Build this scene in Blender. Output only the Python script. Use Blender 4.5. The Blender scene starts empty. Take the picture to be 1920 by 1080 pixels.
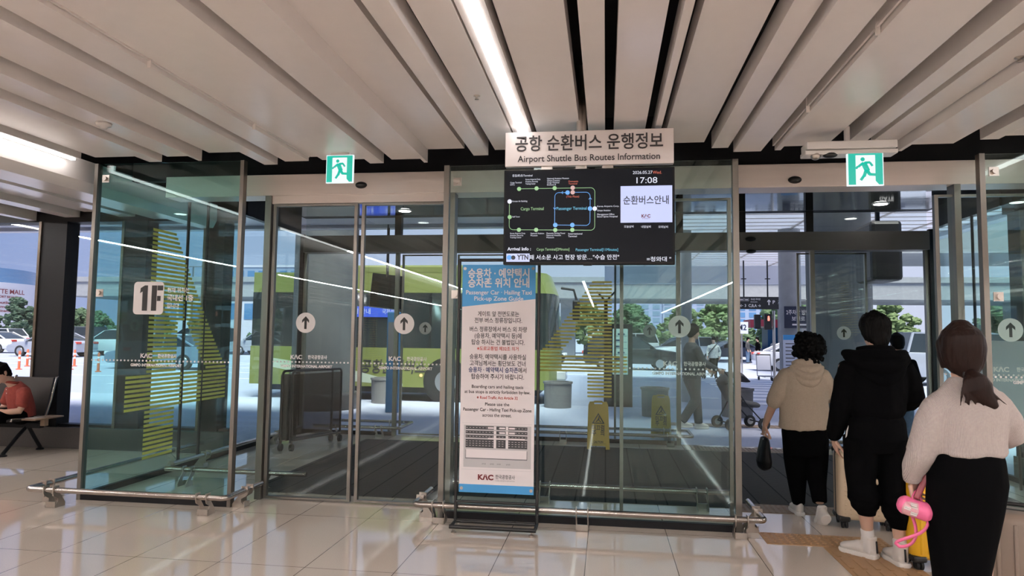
import bpy, bmesh, math, random
from mathutils import Vector, Matrix, noise
S = bpy.context.scene
COL = S.collection
PI = math.pi
random.seed(7)

# ------------------------------------------------------------------ camera
CAM_F, PSI, PITCH, ROLL, EYE = 1274.0, 0.13771, 0.07027, 0.01252, 1.515
fw = Vector((-math.sin(PSI) * math.cos(PITCH), math.cos(PSI) * math.cos(PITCH), math.sin(PITCH)))
r0 = Vector((math.cos(PSI), math.sin(PSI), 0.0))
u0 = r0.cross(fw)
rt = r0 * math.cos(ROLL) + u0 * math.sin(ROLL)
up = rt.cross(fw)
cd = bpy.data.cameras.new('camera')
cd.sensor_width = 36.0
cd.lens = CAM_F * 36.0 / 1920.0
cd.clip_end = 600.0
cam = bpy.data.objects.new('camera', cd)
COL.objects.link(cam)
cam.matrix_world = Matrix(((rt.x, up.x, -fw.x, 0), (rt.y, up.y, -fw.y, 0), (rt.z, up.z, -fw.z, EYE), (0, 0, 0, 1)))
S.camera = cam

# ------------------------------------------------------------------ colour management
S.view_settings.view_transform = 'Standard'
S.view_settings.look = 'None'
S.view_settings.gamma = 1.0
S.view_settings.use_curve_mapping = False
S.view_settings.exposure = 0.58
S.cycles.transparent_max_bounces = 40
S.cycles.max_bounces = 8
S.cycles.diffuse_bounces = 4
S.cycles.glossy_bounces = 5
S.cycles.sample_clamp_indirect = 6.0

# ------------------------------------------------------------------ sky
W = bpy.data.worlds.new('hazy_sky')
S.world = W
W.use_nodes = True
nt = W.node_tree
nt.nodes.clear()
tc = nt.nodes.new('ShaderNodeTexCoord')
sx = nt.nodes.new('ShaderNodeSeparateXYZ')
cr = nt.nodes.new('ShaderNodeValToRGB')
bg = nt.nodes.new('ShaderNodeBackground')
wo = nt.nodes.new('ShaderNodeOutputWorld')
dv = nt.nodes.new('ShaderNodeVectorMath')
dv.operation = 'DOT_PRODUCT'
dv.inputs[1].default_value = (0.42, 0.90, 0.12)      # the brighter part of the haze
mrs = nt.nodes.new('ShaderNodeMapRange')
mrs.inputs['From Min'].default_value = 0.30
mrs.inputs['From Max'].default_value = 0.92
mxs = nt.nodes.new('ShaderNodeMix')
mxs.data_type = 'RGBA'
mxs.inputs[6].default_value = (0.205, 0.275, 0.47, 1)
mxs.inputs[7].default_value = (0.52, 0.52, 0.66, 1)
mul = nt.nodes.new('ShaderNodeMix')
mul.data_type = 'RGBA'
mul.blend_type = 'MULTIPLY'
mul.inputs[0].default_value = 1.0
nt.links.new(tc.outputs['Generated'], sx.inputs[0])
nt.links.new(tc.outputs['Generated'], dv.inputs[0])
nt.links.new(dv.outputs['Value'], mrs.inputs[0])
nt.links.new(mrs.outputs[0], mxs.inputs[0])
nt.links.new(sx.outputs[2], cr.inputs[0])
nt.links.new(mxs.outputs[2], mul.inputs[6])
nt.links.new(cr.outputs[0], mul.inputs[7])
nt.links.new(mul.outputs[2], bg.inputs[0])
nt.links.new(bg.outputs[0], wo.inputs[0])
el = cr.color_ramp.elements
el[0].position = 0.0
el[0].color = (1, 1, 1, 1)
el[1].position = 0.5
el[1].color = (0.72, 0.86, 1.0, 1)
bg.inputs[1].default_value = 1.0

sd = bpy.data.lights.new('hazy_sun', 'SUN')
sd.energy = 6.2
sd.angle = math.radians(25)
sd.color = (1.0, 0.95, 0.88)
so = bpy.data.objects.new('hazy_sun', sd)
COL.objects.link(so)
so.rotation_euler = (math.radians(24), math.radians(10), 0)

# ------------------------------------------------------------------ materials
def pr(name, col, rough=0.5, metal=0.0, spec=0.5, coat=0.0):
    m = bpy.data.materials.new(name)
    m.use_nodes = True
    b = m.node_tree.nodes['Principled BSDF']
    b.inputs['Base Color'].default_value = (col[0], col[1], col[2], 1)
    b.inputs['Roughness'].default_value = rough
    b.inputs['Metallic'].default_value = metal
    b.inputs['Specular IOR Level'].default_value = spec
    if coat:
        b.inputs['Coat Weight'].default_value = coat
        b.inputs['Coat Roughness'].default_value = 0.06
    return m

def nodes(m):
    return m.node_tree.nodes, m.node_tree.links, m.node_tree.nodes['Principled BSDF']

def noisy(m, scale, amount, detail=4.0, bump=0.0, stretch=None, bump_scale=None):
    """Mottle the base colour by a noise texture in object space, and optionally bump."""
    N, L, b = nodes(m)
    t = N.new('ShaderNodeTexCoord')
    src = t.outputs['Object']
    if stretch:
        mp = N.new('ShaderNodeMapping')
        mp.inputs['Scale'].default_value = stretch
        L.new(src, mp.inputs[0])
        src = mp.outputs[0]
    n = N.new('ShaderNodeTexNoise')
    n.inputs['Scale'].default_value = scale
    n.inputs['Detail'].default_value = detail
    L.new(src, n.inputs['Vector'])
    c = b.inputs['Base Color'].default_value[:]
    mx = N.new('ShaderNodeMix')
    mx.data_type = 'RGBA'
    mx.inputs[6].default_value = tuple(max(0, v * (1 - amount)) for v in c[:3]) + (1,)
    mx.inputs[7].default_value = tuple(min(1, v * (1 + amount)) for v in c[:3]) + (1,)
    L.new(n.outputs['Fac'], mx.inputs[0])
    L.new(mx.outputs[2], b.inputs['Base Color'])
    if bump:
        src2 = n.outputs['Fac']
        if bump_scale:
            n2 = N.new('ShaderNodeTexNoise')
            n2.inputs['Scale'].default_value = bump_scale
            L.new(src, n2.inputs['Vector'])
            src2 = n2.outputs['Fac']
        bp = N.new('ShaderNodeBump')
        bp.inputs['Strength'].default_value = bump
        bp.inputs['Distance'].default_value = 0.004
        L.new(src2, bp.inputs['Height'])
        L.new(bp.outputs[0], b.inputs['Normal'])
    return m

def emit(name, col, s):
    m = bpy.data.materials.new(name)
    m.use_nodes = True
    b = m.node_tree.nodes['Principled BSDF']
    b.inputs['Base Color'].default_value = (0.02, 0.02, 0.02, 1)
    b.inputs['Emission Color'].default_value = (col[0], col[1], col[2], 1)
    b.inputs['Emission Strength'].default_value = s
    b.inputs['Roughness'].default_value = 0.3
    return m

def glass(name, tint, refl=1.0, f0=0.04):
    """Clear architectural glass: tinted transmission plus a Schlick mirror reflection on each face."""
    m = bpy.data.materials.new(name)
    m.use_nodes = True
    N, L = m.node_tree.nodes, m.node_tree.links
    N.clear()
    out = N.new('ShaderNodeOutputMaterial')
    mix = N.new('ShaderNodeMixShader')
    tr = N.new('ShaderNodeBsdfTransparent')
    tr.inputs[0].default_value = (*tint, 1)
    gl = N.new('ShaderNodeBsdfGlossy')
    gl.inputs['Roughness'].default_value = 0.0
    gl.inputs['Color'].default_value = (0.95, 1.0, 0.98, 1)
    ge = N.new('ShaderNodeNewGeometry')
    dt = N.new('ShaderNodeVectorMath')
    dt.operation = 'DOT_PRODUCT'
    L.new(ge.outputs['Incoming'], dt.inputs[0])
    L.new(ge.outputs['Normal'], dt.inputs[1])
    def mth(op, a, b):
        n = N.new('ShaderNodeMath')
        n.operation = op
        for i, v in enumerate((a, b)):
            if v is None:
                continue
            if hasattr(v, 'is_linked'):
                L.new(v, n.inputs[i])
            else:
                n.inputs[i].default_value = v
        return n.outputs[0]
    ab = mth('ABSOLUTE', dt.outputs['Value'], None)
    om = mth('SUBTRACT', 1.0, ab)
    p5 = mth('POWER', om, 5.0)
    fr = mth('ADD', mth('MULTIPLY', p5, 0.9 * refl), f0 * refl)
    L.new(fr, mix.inputs[0])
    L.new(tr.outputs[0], mix.inputs[1])
    L.new(gl.outputs[0], mix.inputs[2])
    L.new(mix.outputs[0], out.inputs[0])
    return m

M = {}
# floor: 600 x 1200 polished beige tiles
m = pr('polished beige tile', (0.50, 0.425, 0.36), 0.05, 0, 0.75)
N, L, b = nodes(m)
t = N.new('ShaderNodeTexCoord')
mp = N.new('ShaderNodeMapping')
mp.inputs['Location'].default_value = (0.731 + 0.6 * 40, -4.30 + 1.2 * 40, 0)
L.new(t.outputs['Object'], mp.inputs[0])
bk = N.new('ShaderNodeTexBrick')
bk.offset = 0.0
bk.inputs['Scale'].default_value = 1.0
bk.inputs['Brick Width'].default_value = 0.6
bk.inputs['Row Height'].default_value = 1.2
bk.inputs['Mortar Size'].default_value = 0.0028
bk.inputs['Mortar Smooth'].default_value = 0.1
bk.inputs['Color1'].default_value = (0.60, 0.515, 0.445, 1)
bk.inputs['Color2'].default_value = (0.62, 0.535, 0.465, 1)
bk.inputs['Mortar'].default_value = (0.13, 0.105, 0.09, 1)
L.new(mp.outputs[0], bk.inputs[0])
ns = N.new('ShaderNodeTexNoise')
ns.inputs['Scale'].default_value = 160
ns.inputs['Detail'].default_value = 3
L.new(t.outputs['Object'], ns.inputs['Vector'])
mx = N.new('ShaderNodeMix')
mx.data_type = 'RGBA'
mx.blend_type = 'MULTIPLY'
mx.inputs[0].default_value = 1.0
rp = N.new('ShaderNodeValToRGB')
rp.color_ramp.elements[0].color = (0.84, 0.84, 0.84, 1)
rp.color_ramp.elements[1].color = (1.12, 1.12, 1.12, 1)
L.new(ns.outputs['Fac'], rp.inputs[0])
L.new(bk.outputs['Color'], mx.inputs[6])
L.new(rp.outputs[0], mx.inputs[7])
L.new(mx.outputs[2], b.inputs['Base Color'])
n3 = N.new('ShaderNodeTexNoise')
n3.inputs['Scale'].default_value = 1.3
L.new(t.outputs['Object'], n3.inputs['Vector'])
mr = N.new('ShaderNodeMapRange')
mr.inputs['To Min'].default_value = 0.025
mr.inputs['To Max'].default_value = 0.075
L.new(n3.outputs['Fac'], mr.inputs[0])
L.new(mr.outputs[0], b.inputs['Roughness'])
M['floor'] = m

M['ceil'] = noisy(pr('satin beige ceiling panel', (0.88, 0.82, 0.79), 0.24, 0, 0.45), 9, 0.03)
M['void'] = pr('black ceiling void', (0.006, 0.006, 0.008), 0.9)
M['steel'] = noisy(pr('brushed stainless steel', (0.50, 0.46, 0.42), 0.30, 1.0), 30, 0.10, stretch=(1, 1, 0.05))
M['steel_rail'] = pr('polished stainless rail', (0.44, 0.40, 0.37), 0.26, 1.0)
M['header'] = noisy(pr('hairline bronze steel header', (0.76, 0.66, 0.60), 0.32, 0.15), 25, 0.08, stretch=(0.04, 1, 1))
M['darksteel'] = pr('dark steel frame', (0.011, 0.011, 0.013), 0.5, 0.0, 0.2)
M['bronze'] = pr('bronze edge', (0.13, 0.105, 0.08), 0.4, 0.5)
M['black'] = pr('black', (0.008, 0.008, 0.009), 0.45)
M['blackmatte'] = pr('black matte', (0.012, 0.012, 0.013), 0.8, 0, 0.2)
M['wall'] = noisy(pr('hall wall', (0.5, 0.47, 0.45), 0.6), 3, 0.06)
M['kerb'] = noisy(pr('dark granite kerb', (0.055, 0.05, 0.05), 0.35), 60, 0.25)
M['glassF'] = glass('front glass green tint', (0.86, 0.945, 0.935), 0.9, 0.032)
M['glassL'] = glass('teal front glass', (0.74, 0.91, 0.90), 0.9, 0.032)
M['post'] = pr('slim steel post', (0.23, 0.215, 0.195), 0.34, 0.9)
M['colgrey'] = noisy(pr('shaded grey column', (0.115, 0.122, 0.125), 0.7), 5, 0.15, bump=0.1)  # darker than the plain concrete: shade put into the column colour
M['glassD'] = glass('door glass', (0.93, 0.965, 0.96), 0.9, 0.03)
M['glassS'] = glass('side glass', (0.82, 0.935, 0.925), 0.9, 0.032)
M['glassW'] = glass('window glass', (0.95, 0.955, 0.97), 0.8, 0.03)
M['edge'] = pr('green glass edge', (0.07, 0.14, 0.12), 0.15, 0, 0.8)
M['led'] = emit('led diffuser', (1.0, 0.965, 0.95), 76.0)
M['led_soft'] = emit('dimmed led diffuser', (1.0, 0.965, 0.95), 7.0)
M['down'] = emit('downlight lens', (1.0, 0.95, 0.9), 14.0)
M['white'] = pr('white paint', (0.75, 0.72, 0.70), 0.45)
M['sticker'] = pr('white vinyl sticker', (0.74, 0.70, 0.69), 0.5)
M['stickerblack'] = pr('black vinyl', (0.006, 0.006, 0.007), 0.5)
def vinyl(name, col, back=0.55):
    """Thin film lit from both sides."""
    m = bpy.data.materials.new(name)
    m.use_nodes = True
    N, L = m.node_tree.nodes, m.node_tree.links
    N.clear()
    o = N.new('ShaderNodeOutputMaterial')
    mx = N.new('ShaderNodeMixShader')
    d = N.new('ShaderNodeBsdfDiffuse')
    t = N.new('ShaderNodeBsdfTranslucent')
    d.inputs[0].default_value = (*col, 1)
    t.inputs[0].default_value = (*col, 1)
    mx.inputs[0].default_value = back
    L.new(d.outputs[0], mx.inputs[1])
    L.new(t.outputs[0], mx.inputs[2])
    L.new(mx.outputs[0], o.inputs[0])
    return m
M['yellow'] = vinyl('yellow vinyl stripe', (1.0, 0.82, 0.32), 0.65)
M['ink'] = pr('dark print', (0.035, 0.03, 0.032), 0.6)
M['mirror'] = noisy(pr('mirror steel soffit', (0.46, 0.48, 0.51), 0.06, 1.0), 1.6, 0.06, bump=0.35, stretch=(0.5, 1.6, 1))
M['header_out'] = noisy(pr('shaded steel header', (0.12, 0.112, 0.108), 0.4, 0.3), 25, 0.08, stretch=(0.04, 1, 1))  # darker copy of the header steel, with shade in its colour
# ribbed dust mat
m = pr('charcoal entrance mat', (0.035, 0.033, 0.033), 0.9, 0, 0.2)
N, L, b = nodes(m)
t = N.new('ShaderNodeTexCoord')
wv = N.new('ShaderNodeTexWave')
wv.bands_direction = 'Y'
wv.inputs['Scale'].default_value = 8
wv.inputs['Distortion'].default_value = 0.3
L.new(t.outputs['Object'], wv.inputs['Vector'])
bk = N.new('ShaderNodeTexBrick')
bk.offset = 0.0
bk.inputs['Scale'].default_value = 1.0
bk.inputs['Brick Width'].default_value = 0.28
bk.inputs['Row Height'].default_value = 30
bk.inputs['Mortar Size'].default_value = 0.008
bk.inputs['Color1'].default_value = (0.088, 0.080, 0.078, 1)
bk.inputs['Color2'].default_value = (0.096, 0.088, 0.086, 1)
bk.inputs['Mortar'].default_value = (0.018, 0.018, 0.018, 1)
L.new(t.outputs['Object'], bk.inputs[0])
mx = N.new('ShaderNodeMix')
mx.data_type = 'RGBA'
mx.blend_type = 'MULTIPLY'
mx.inputs[0].default_value = 0.55
L.new(bk.outputs['Color'], mx.inputs[6])
L.new(wv.outputs['Color'], mx.inputs[7])
L.new(mx.outputs[2], b.inputs['Base Color'])
M['mat'] = m
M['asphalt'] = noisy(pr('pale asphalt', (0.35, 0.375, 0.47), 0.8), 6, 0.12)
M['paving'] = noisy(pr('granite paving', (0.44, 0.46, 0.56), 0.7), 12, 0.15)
M['concrete'] = noisy(pr('concrete', (0.30, 0.31, 0.32), 0.75), 5, 0.15, bump=0.1)
M['soffit'] = noisy(pr('pale metal soffit', (0.58, 0.60, 0.66), 0.35, 0.0), 2, 0.05)
M['soffit2'] = vinyl('translucent canopy sheet', (0.74, 0.75, 0.80), 0.5)
M['roadpaint'] = pr('road paint', (0.66, 0.66, 0.70), 0.7)

# ------------------------------------------------------------------ mesh helpers
class MB:
    """Collects shapes into one bmesh; build() links them as ONE mesh object."""
    def __init__(s):
        s.bm = bmesh.new()
        s.T = Matrix.Identity(4)
        s.mi = 0
    def v(s, p):
        return s.bm.verts.new(s.T @ Vector(p))
    def f(s, vs):
        try:
            fc = s.bm.faces.new(vs)
            fc.material_index = s.mi
            return fc
        except ValueError:
            return None
    def box(s, x0, x1, y0, y1, z0, z1, bev=0.0, seg=2):
        nb = len(s.bm.verts)
        q = [s.v((x, y, z)) for x in (x0, x1) for y in (y0, y1) for z in (z0, z1)]
        for a in ((0, 1, 3, 2), (4, 6, 7, 5), (0, 4, 5, 1), (2, 3, 7, 6), (0, 2, 6, 4), (1, 5, 7, 3)):
            s.f([q[i] for i in a])
        if bev > 0:
            es = set()
            for vv in q:
                es.update(vv.link_edges)
            bmesh.ops.bevel(s.bm, geom=list(es), offset=bev, segments=seg, profile=0.5, affect='EDGES', material=-1)
        return s
    def ring(s, c, ax, rx, ry, n, ref=None, ph=0.0):
        ax = Vector(ax).normalized()
        ref = Vector(ref) if ref is not None else (Vector((1, 0, 0)) if abs(ax.x) < 0.9 else Vector((0, 1, 0)))
        a = (ref - ax * ref.dot(ax)).normalized()
        b = ax.cross(a)
        c = Vector(c)
        return [s.v(c + a * (rx * math.cos(ph + 2 * PI * i / n)) + b * (ry * math.sin(ph + 2 * PI * i / n))) for i in range(n)]
    def bridge(s, r1, r2):
        n = len(r1)
        for i in range(n):
            s.f([r1[i], r1[(i + 1) % n], r2[(i + 1) % n], r2[i]])
    def cap(s, r, flip=False):
        s.f(list(reversed(r)) if flip else list(r))
    def cyl(s, p0, p1, r, r2=None, n=16, caps=True):
        r2 = r if r2 is None else r2
        ax = Vector(p1) - Vector(p0)
        a = s.ring(p0, ax, r, r, n)
        b = s.ring(p1, ax, r2, r2, n)
        s.bridge(a, b)
        if caps:
            s.cap(a, True)
            s.cap(b)
        return s
    def tube(s, pts, r, n=10, closed=False):
        P = [Vector(p) for p in pts]
        rs = []
        k = len(P)
        prev = None
        for i in range(k):
            if closed:
                t = (P[(i + 1) % k] - P[i - 1]).normalized()
            else:
                t = (P[min(i + 1, k - 1)] - P[max(i - 1, 0)]).normalized()
            if prev is None:
                ref = Vector((0, 0, 1)) if abs(t.z) < 0.9 else Vector((1, 0, 0))
            else:
                ref = prev
            a = (ref - t * ref.dot(t)).normalized()
            prev = a
            rr = r[i] if isinstance(r, (list, tuple)) else r
            rs.append(s.ring(P[i], t, rr, rr, n, a))
        for i in range(k - 1):
            s.bridge(rs[i], rs[i + 1])
        if closed:
            s.bridge(rs[-1], rs[0])
        else:
            s.cap(rs[0], True)
            s.cap(rs[-1])
        return s
    def lathe(s, prof, c=(0, 0, 0), n=24):
        """prof: list of (radius, z)."""
        c = Vector(c)
        rs = []
        for r, z in prof:
            rs.append(s.ring(c + Vector((0, 0, z)), (0, 0, 1), max(r, 1e-4), max(r, 1e-4), n, (1, 0, 0)))
        for i in range(len(rs) - 1):
            s.bridge(rs[i], rs[i + 1])
        s.cap(rs[0], True)
        s.cap(rs[-1])
        return s
    def prism(s, poly, y0, y1):
        """Extrude an (x, z) polygon along y."""
        a = [s.v((x, y0, z)) for x, z in poly]
        b = [s.v((x, y1, z)) for x, z in poly]
        n = len(poly)
        for i in range(n):
            s.f([a[i], a[(i + 1) % n], b[(i + 1) % n], b[i]])
        s.f(list(reversed(a)))
        s.f(b)
        return s
    def sphere(s, c, rx, ry=None, rz=None, nu=16, nv=10):
        ry = rx if ry is None else ry
        rz = rx if rz is None else rz
        c = Vector(c)
        rs = []
        for j in range(1, nv):
            th = PI * j / nv
            z = -math.cos(th)
            q = math.sin(th)
            rs.append([s.v(c + Vector((rx * q * math.cos(2 * PI * i / nu), ry * q * math.sin(2 * PI * i / nu), rz * z))) for i in range(nu)])
        for i in range(len(rs) - 1):
            s.bridge(rs[i], rs[i + 1])
        bot = s.v(c + Vector((0, 0, -rz)))
        top = s.v(c + Vector((0, 0, rz)))
        for i in range(nu):
            s.f([rs[0][(i + 1) % nu], rs[0][i], bot])
            s.f([rs[-1][i], rs[-1][(i + 1) % nu], top])
        return s
    def loft(s, pts, n=16, ref=(1, 0, 0), round_ends=True, tang=None):
        """pts: (x, y, z, rx, ry); rx is measured along ref, ry across it."""
        P = [Vector(p[:3]) for p in pts]
        k = len(P)
        rs = []
        for i in range(k):
            t = (P[min(i + 1, k - 1)] - P[max(i - 1, 0)]).normalized() if tang is None else Vector(tang)
            if i == 0 and round_ends:
                m_ = min(pts[i][3], pts[i][4])
                rs.append(s.ring(P[i] - t * m_ * 0.55, t, pts[i][3] * 0.35, pts[i][4] * 0.35, n, ref))
                rs.append(s.ring(P[i] - t * m_ * 0.35, t, pts[i][3] * 0.75, pts[i][4] * 0.75, n, ref))
            rs.append(s.ring(P[i], t, pts[i][3], pts[i][4], n, ref))
            if i == k - 1 and round_ends:
                m_ = min(pts[i][3], pts[i][4])
                rs.append(s.ring(P[i] + t * m_ * 0.35, t, pts[i][3] * 0.75, pts[i][4] * 0.75, n, ref))
                rs.append(s.ring(P[i] + t * m_ * 0.55, t, pts[i][3] * 0.35, pts[i][4] * 0.35, n, ref))
        for i in range(len(rs) - 1):
            s.bridge(rs[i], rs[i + 1])
        s.cap(rs[0], True)
        s.cap(rs[-1])
        return s
    def mesh(s, me, T):
        """Append another mesh datablock."""
        vs = [s.v(T @ v.co) for v in me.vertices]
        for p in me.polygons:
            s.f([vs[i] for i in p.vertices])
        return s
    def disc(s, c, r, y0, y1, n=40):
        return s.cyl((c[0], y0, c[1]), (c[0], y1, c[1]), r, n=n)
    def build(s, name, mat, parent=None, smooth=False, loc=None, recalc=True):
        if recalc:
            bmesh.ops.recalc_face_normals(s.bm, faces=s.bm.faces)
        me = bpy.data.meshes.new(name)
        s.bm.to_mesh(me)
        s.bm.free()
        for mm in (mat if isinstance(mat, (list, tuple)) else [mat]):
            me.materials.append(M[mm] if isinstance(mm, str) else mm)
        if smooth:
            for p in me.polygons:
                p.use_smooth = True
            if smooth != True:
                me.set_sharp_from_angle(angle=math.radians(smooth))
        o = bpy.data.objects.new(name, me)
        COL.objects.link(o)
        if parent is not None:
            o.parent = parent
        if loc is not None:
            o.location = loc
        return o

def empty(name, loc=(0, 0, 0), rz=0.0):
    o = bpy.data.objects.new(name, None)
    o.empty_display_size = 0.1
    COL.objects.link(o)
    o.location = loc
    o.rotation_euler = (0, 0, rz)
    return o

def tag(o, label, cat, group=None):
    o['label'] = label
    o['category'] = cat
    if group:
        o['group'] = group
    return o

def struct(o):
    o['kind'] = 'structure'
    return o

def children(o):
    return [c for c in bpy.data.objects if c.parent == o]

def copy_tree(o, kids=None):
    """Copy a thing with its parts and their sub-parts."""
    if kids is None:
        kids = {}
        for c in bpy.data.objects:
            if c.parent is not None:
                kids.setdefault(c.parent.name, []).append(c)
    r = o.copy()
    COL.objects.link(r)
    for ch in kids.get(o.name, []):
        c = ch.copy()
        COL.objects.link(c)
        c.parent = r
        for g in kids.get(ch.name, []):
            d = g.copy()
            COL.objects.link(d)
            d.parent = c
    return r

FRONT = Matrix(((1, 0, 0, 0), (0, 0, -1, 0), (0, 1, 0, 0), (0, 0, 0, 1)))   # text faces -Y
_tcache = {}
def text_me(body, size, bold=0.0, align='CENTER', spacing=1.0, ext=0.0, shear=0.0):
    key = (body, size, bold, align, spacing, ext, shear)
    if key in _tcache:
        return _tcache[key]
    c = bpy.data.curves.new('lettering', 'FONT')
    c.body = body
    c.size = size
    c.align_x = align
    c.align_y = 'CENTER'
    c.offset = bold
    c.space_character = spacing
    c.resolution_u = 3
    c.extrude = ext
    c.shear = shear
    o = bpy.data.objects.new('lettering', c)
    COL.objects.link(o)
    bpy.context.view_layer.update()
    dg = bpy.context.evaluated_depsgraph_get()
    me = bpy.data.meshes.new_from_object(o.evaluated_get(dg))
    bpy.data.objects.remove(o)
    _tcache[key] = me
    return me

def put(mb, body, x, y, z, size, bold=0.0, align='CENTER', spacing=1.0, width=None, T=None, ext=0.0, shear=0.0):
    """Add a line of lettering centred at (x, y, z) on a plane facing -Y; width squeezes it to a given width."""
    me = text_me(body, size, bold, align, spacing, ext, shear)
    sx_ = 1.0
    if width and len(me.vertices):
        xs = [v.co.x for v in me.vertices]
        w_ = max(xs) - min(xs)
        if w_ > 0:
            sx_ = width / w_
    tr_ = Matrix.Translation((x, y, z)) @ FRONT @ Matrix.Diagonal((sx_, 1, 1, 1))
    mb.mesh(me, tr_ if T is None else T @ tr_)
    return mb

def arrow_poly(cx, cz, k):
    """Bold upward arrow as an (x, z) outline, k = sticker radius."""
    p = [(-.12, -.62), (.12, -.62), (.12, .22), (.36, -.02), (.36, .26), (0, .64), (-.36, .26), (-.36, -.02), (-.12, .22)]
    return [(cx + x * k, cz + z * k) for x, z in p]
# ================================================================== setting
FY, DY, OY, FAC = 5.65, 5.98, 10.0, 8.15     # front glass, sliding doors, outer glass, facade planes
VX0, VX1 = -4.68, 4.42                       # vestibule side walls
HX0, HX1, HY0 = -20.0, 14.0, -25.0           # hall

b = MB()
b.box(HX0, HX1, HY0, 8.25, -0.2, 0)
b.box(VX0 - 0.05, VX1 + 0.05, 8.25, 10.06, -0.2, 0)
struct(b.build('floor', 'floor'))

b = MB()
b.box(-160, 160, 10.06, 15.2, -0.4, -0.004)
b.box(-160, VX0 - 0.05, 8.25, 10.06, -0.4, -0.004)
b.box(VX1 + 0.05, 160, 8.25, 10.06, -0.4, -0.004)
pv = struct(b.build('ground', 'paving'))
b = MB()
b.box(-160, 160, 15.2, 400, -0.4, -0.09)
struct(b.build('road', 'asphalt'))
# painted lane lines and crosswalk bars
b = MB()
for yy in (18.9, 22.3, 25.6):
    for k in range(24):
        x = -60 + k * 5.0
        if not (2.5 < x < 9.5):
            b.box(x, x + 3.0, yy, yy + 0.14, -0.09, -0.082)
for yy in (29.0, 33.5):
    b.box(-80, 2.0, yy, yy + 0.15, -0.09, -0.082)
for k in range(9):
    yy = 17.4 + k * 1.15
    b.box(3.6, 8.2, yy, yy + 0.55, -0.09, -0.08)
for k in range(16):
    x = -60 + k * 3.0
    b.box(x, x + 0.12, 29.2, 33.3, -0.09, -0.082)
struct(b.build('road_markings', 'roadpaint'))

# ------------------------------------------------------------------ hall walls
b = MB(); b.box(HX0 - 0.2, HX1 + 0.2, HY0 - 0.2, HY0, 0, 3.6); struct(b.build('wall_back', 'wall'))
b = MB(); b.box(HX0 - 0.2, HX0, HY0, 8.3, 0, 3.6); struct(b.build('wall_left', 'wall'))
b = MB(); b.box(HX1, HX1 + 0.2, HY0, 8.3, 0, 3.6); struct(b.build('wall_right', 'wall'))
b = MB()
b.box(HX0, VX0 - 0.02, 8.1, 8.3, 3.06, 3.75)
b.box(VX1 + 0.02, HX1, 8.1, 8.3, 3.06, 3.75)
b.box(HX0, VX0 - 0.02, 8.06, 8.3, 2.95, 3.06)
b.box(VX1 + 0.02, HX1, 8.06, 8.3, 2.95, 3.06)
b.box(VX0 - 0.02, VX1 + 0.02, 9.9, 10.1, 3.32, 3.75)
b.box(VX0 - 0.08, VX0 + 0.0, 8.3, 9.9, 3.05, 3.75)
b.box(VX1 + 0.0, VX1 + 0.08, 8.3, 9.9, 3.05, 3.75)
b.box(VX0, VX1, 6.10, 6.17, 3.0, 3.5)
struct(b.build('wall_front', 'darksteel'))

# ------------------------------------------------------------------ ceiling
b = MB()
b.box(HX0, HX1, HY0, 8.1, 3.5, 3.75)
b.box(VX0, VX1, 8.1, 9.9, 3.5, 3.75)
ceil = struct(b.build('ceiling', 'void'))
SL = [(-4.60, -4.08, 3.085), (-4.06, -3.94, 3.03), (-3.89, -3.60, 3.075), (-3.585, -3.555, 3.03), (-3.49, -2.98, 3.10),
      (-2.96, -2.84, 2.98), (-2.77, -2.555, 3.005), (-2.54, -2.47, 3.04), (-2.43, -2.02, 3.01), (-2.0, -1.88, 2.97), (-1.81, -1.55, 3.0),
      (-1.525, -1.495, 2.967), (-1.50, -1.18, 3.08), (-1.10, -0.976, 3.017), (-0.92, -0.715, 3.06),
      (-0.53, -0.20, 3.08), (-0.135, -0.01, 3.06), (0.055, 0.285, 3.06), (0.35, 0.395, 3.03), (0.45, 0.775, 3.08),
      (0.832, 0.96, 3.03), (1.0, 1.21, 2.995), (1.315, 1.36, 3.0), (1.37, 1.70, 3.03), (1.84, 1.97, 3.035), (2.03, 2.21, 3.045),
      (2.222, 2.25, 2.97), (2.28, 2.62, 3.02), (2.81, 2.94, 3.045), (2.99, 3.33, 3.07)]
LEDX = (-17.0, -12.85, -8.6, -4.74, -0.627, 3.45, 7.6, 11.7)
rs = random.Random(3)
x = -5.12
while x > HX0 + 0.6:
    w_ = rs.choice((0.12, 0.22, 0.3, 0.42))
    if not any(abs((x - w_ / 2) - q) < w_ / 2 + 0.1 for q in LEDX):
        SL.append((x - w_, x, rs.choice((2.97, 3.01, 3.04, 3.08))))
        x -= w_ + rs.choice((0.03, 0.06, 0.1))
    else:
        x -= 0.04
x = 3.58
while x < HX1 - 0.6:
    w_ = rs.choice((0.12, 0.22, 0.3, 0.42))
    if not any(abs((x + w_ / 2) - q) < w_ / 2 + 0.1 for q in LEDX):
        SL.append((x, x + w_, rs.choice((2.97, 3.01, 3.04, 3.08))))
        x += w_ + rs.choice((0.03, 0.06, 0.1))
    else:
        x += 0.04
for x0, x1, z in SL:
    y1 = 5.5
    if x1 < -4.9 or x0 > 4.6:
        y1 = 8.04
    b = MB()
    b.box(x0, x1, HY0 + 0.05, y1, z, z + 0.13)
    b.build('ceiling_panel', 'ceil', ceil)
# deep beam beside the left row of lights
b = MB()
b.prism([(-4.815, 3.10), (-4.815, 2.90), (-4.86, 2.81), (-5.03, 2.81), (-5.03, 3.10)], HY0 + 0.05, 7.82)  # stretch past the front glass is added for the beam's reflection
b.build('ceiling_beam', 'ceil', ceil)
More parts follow.
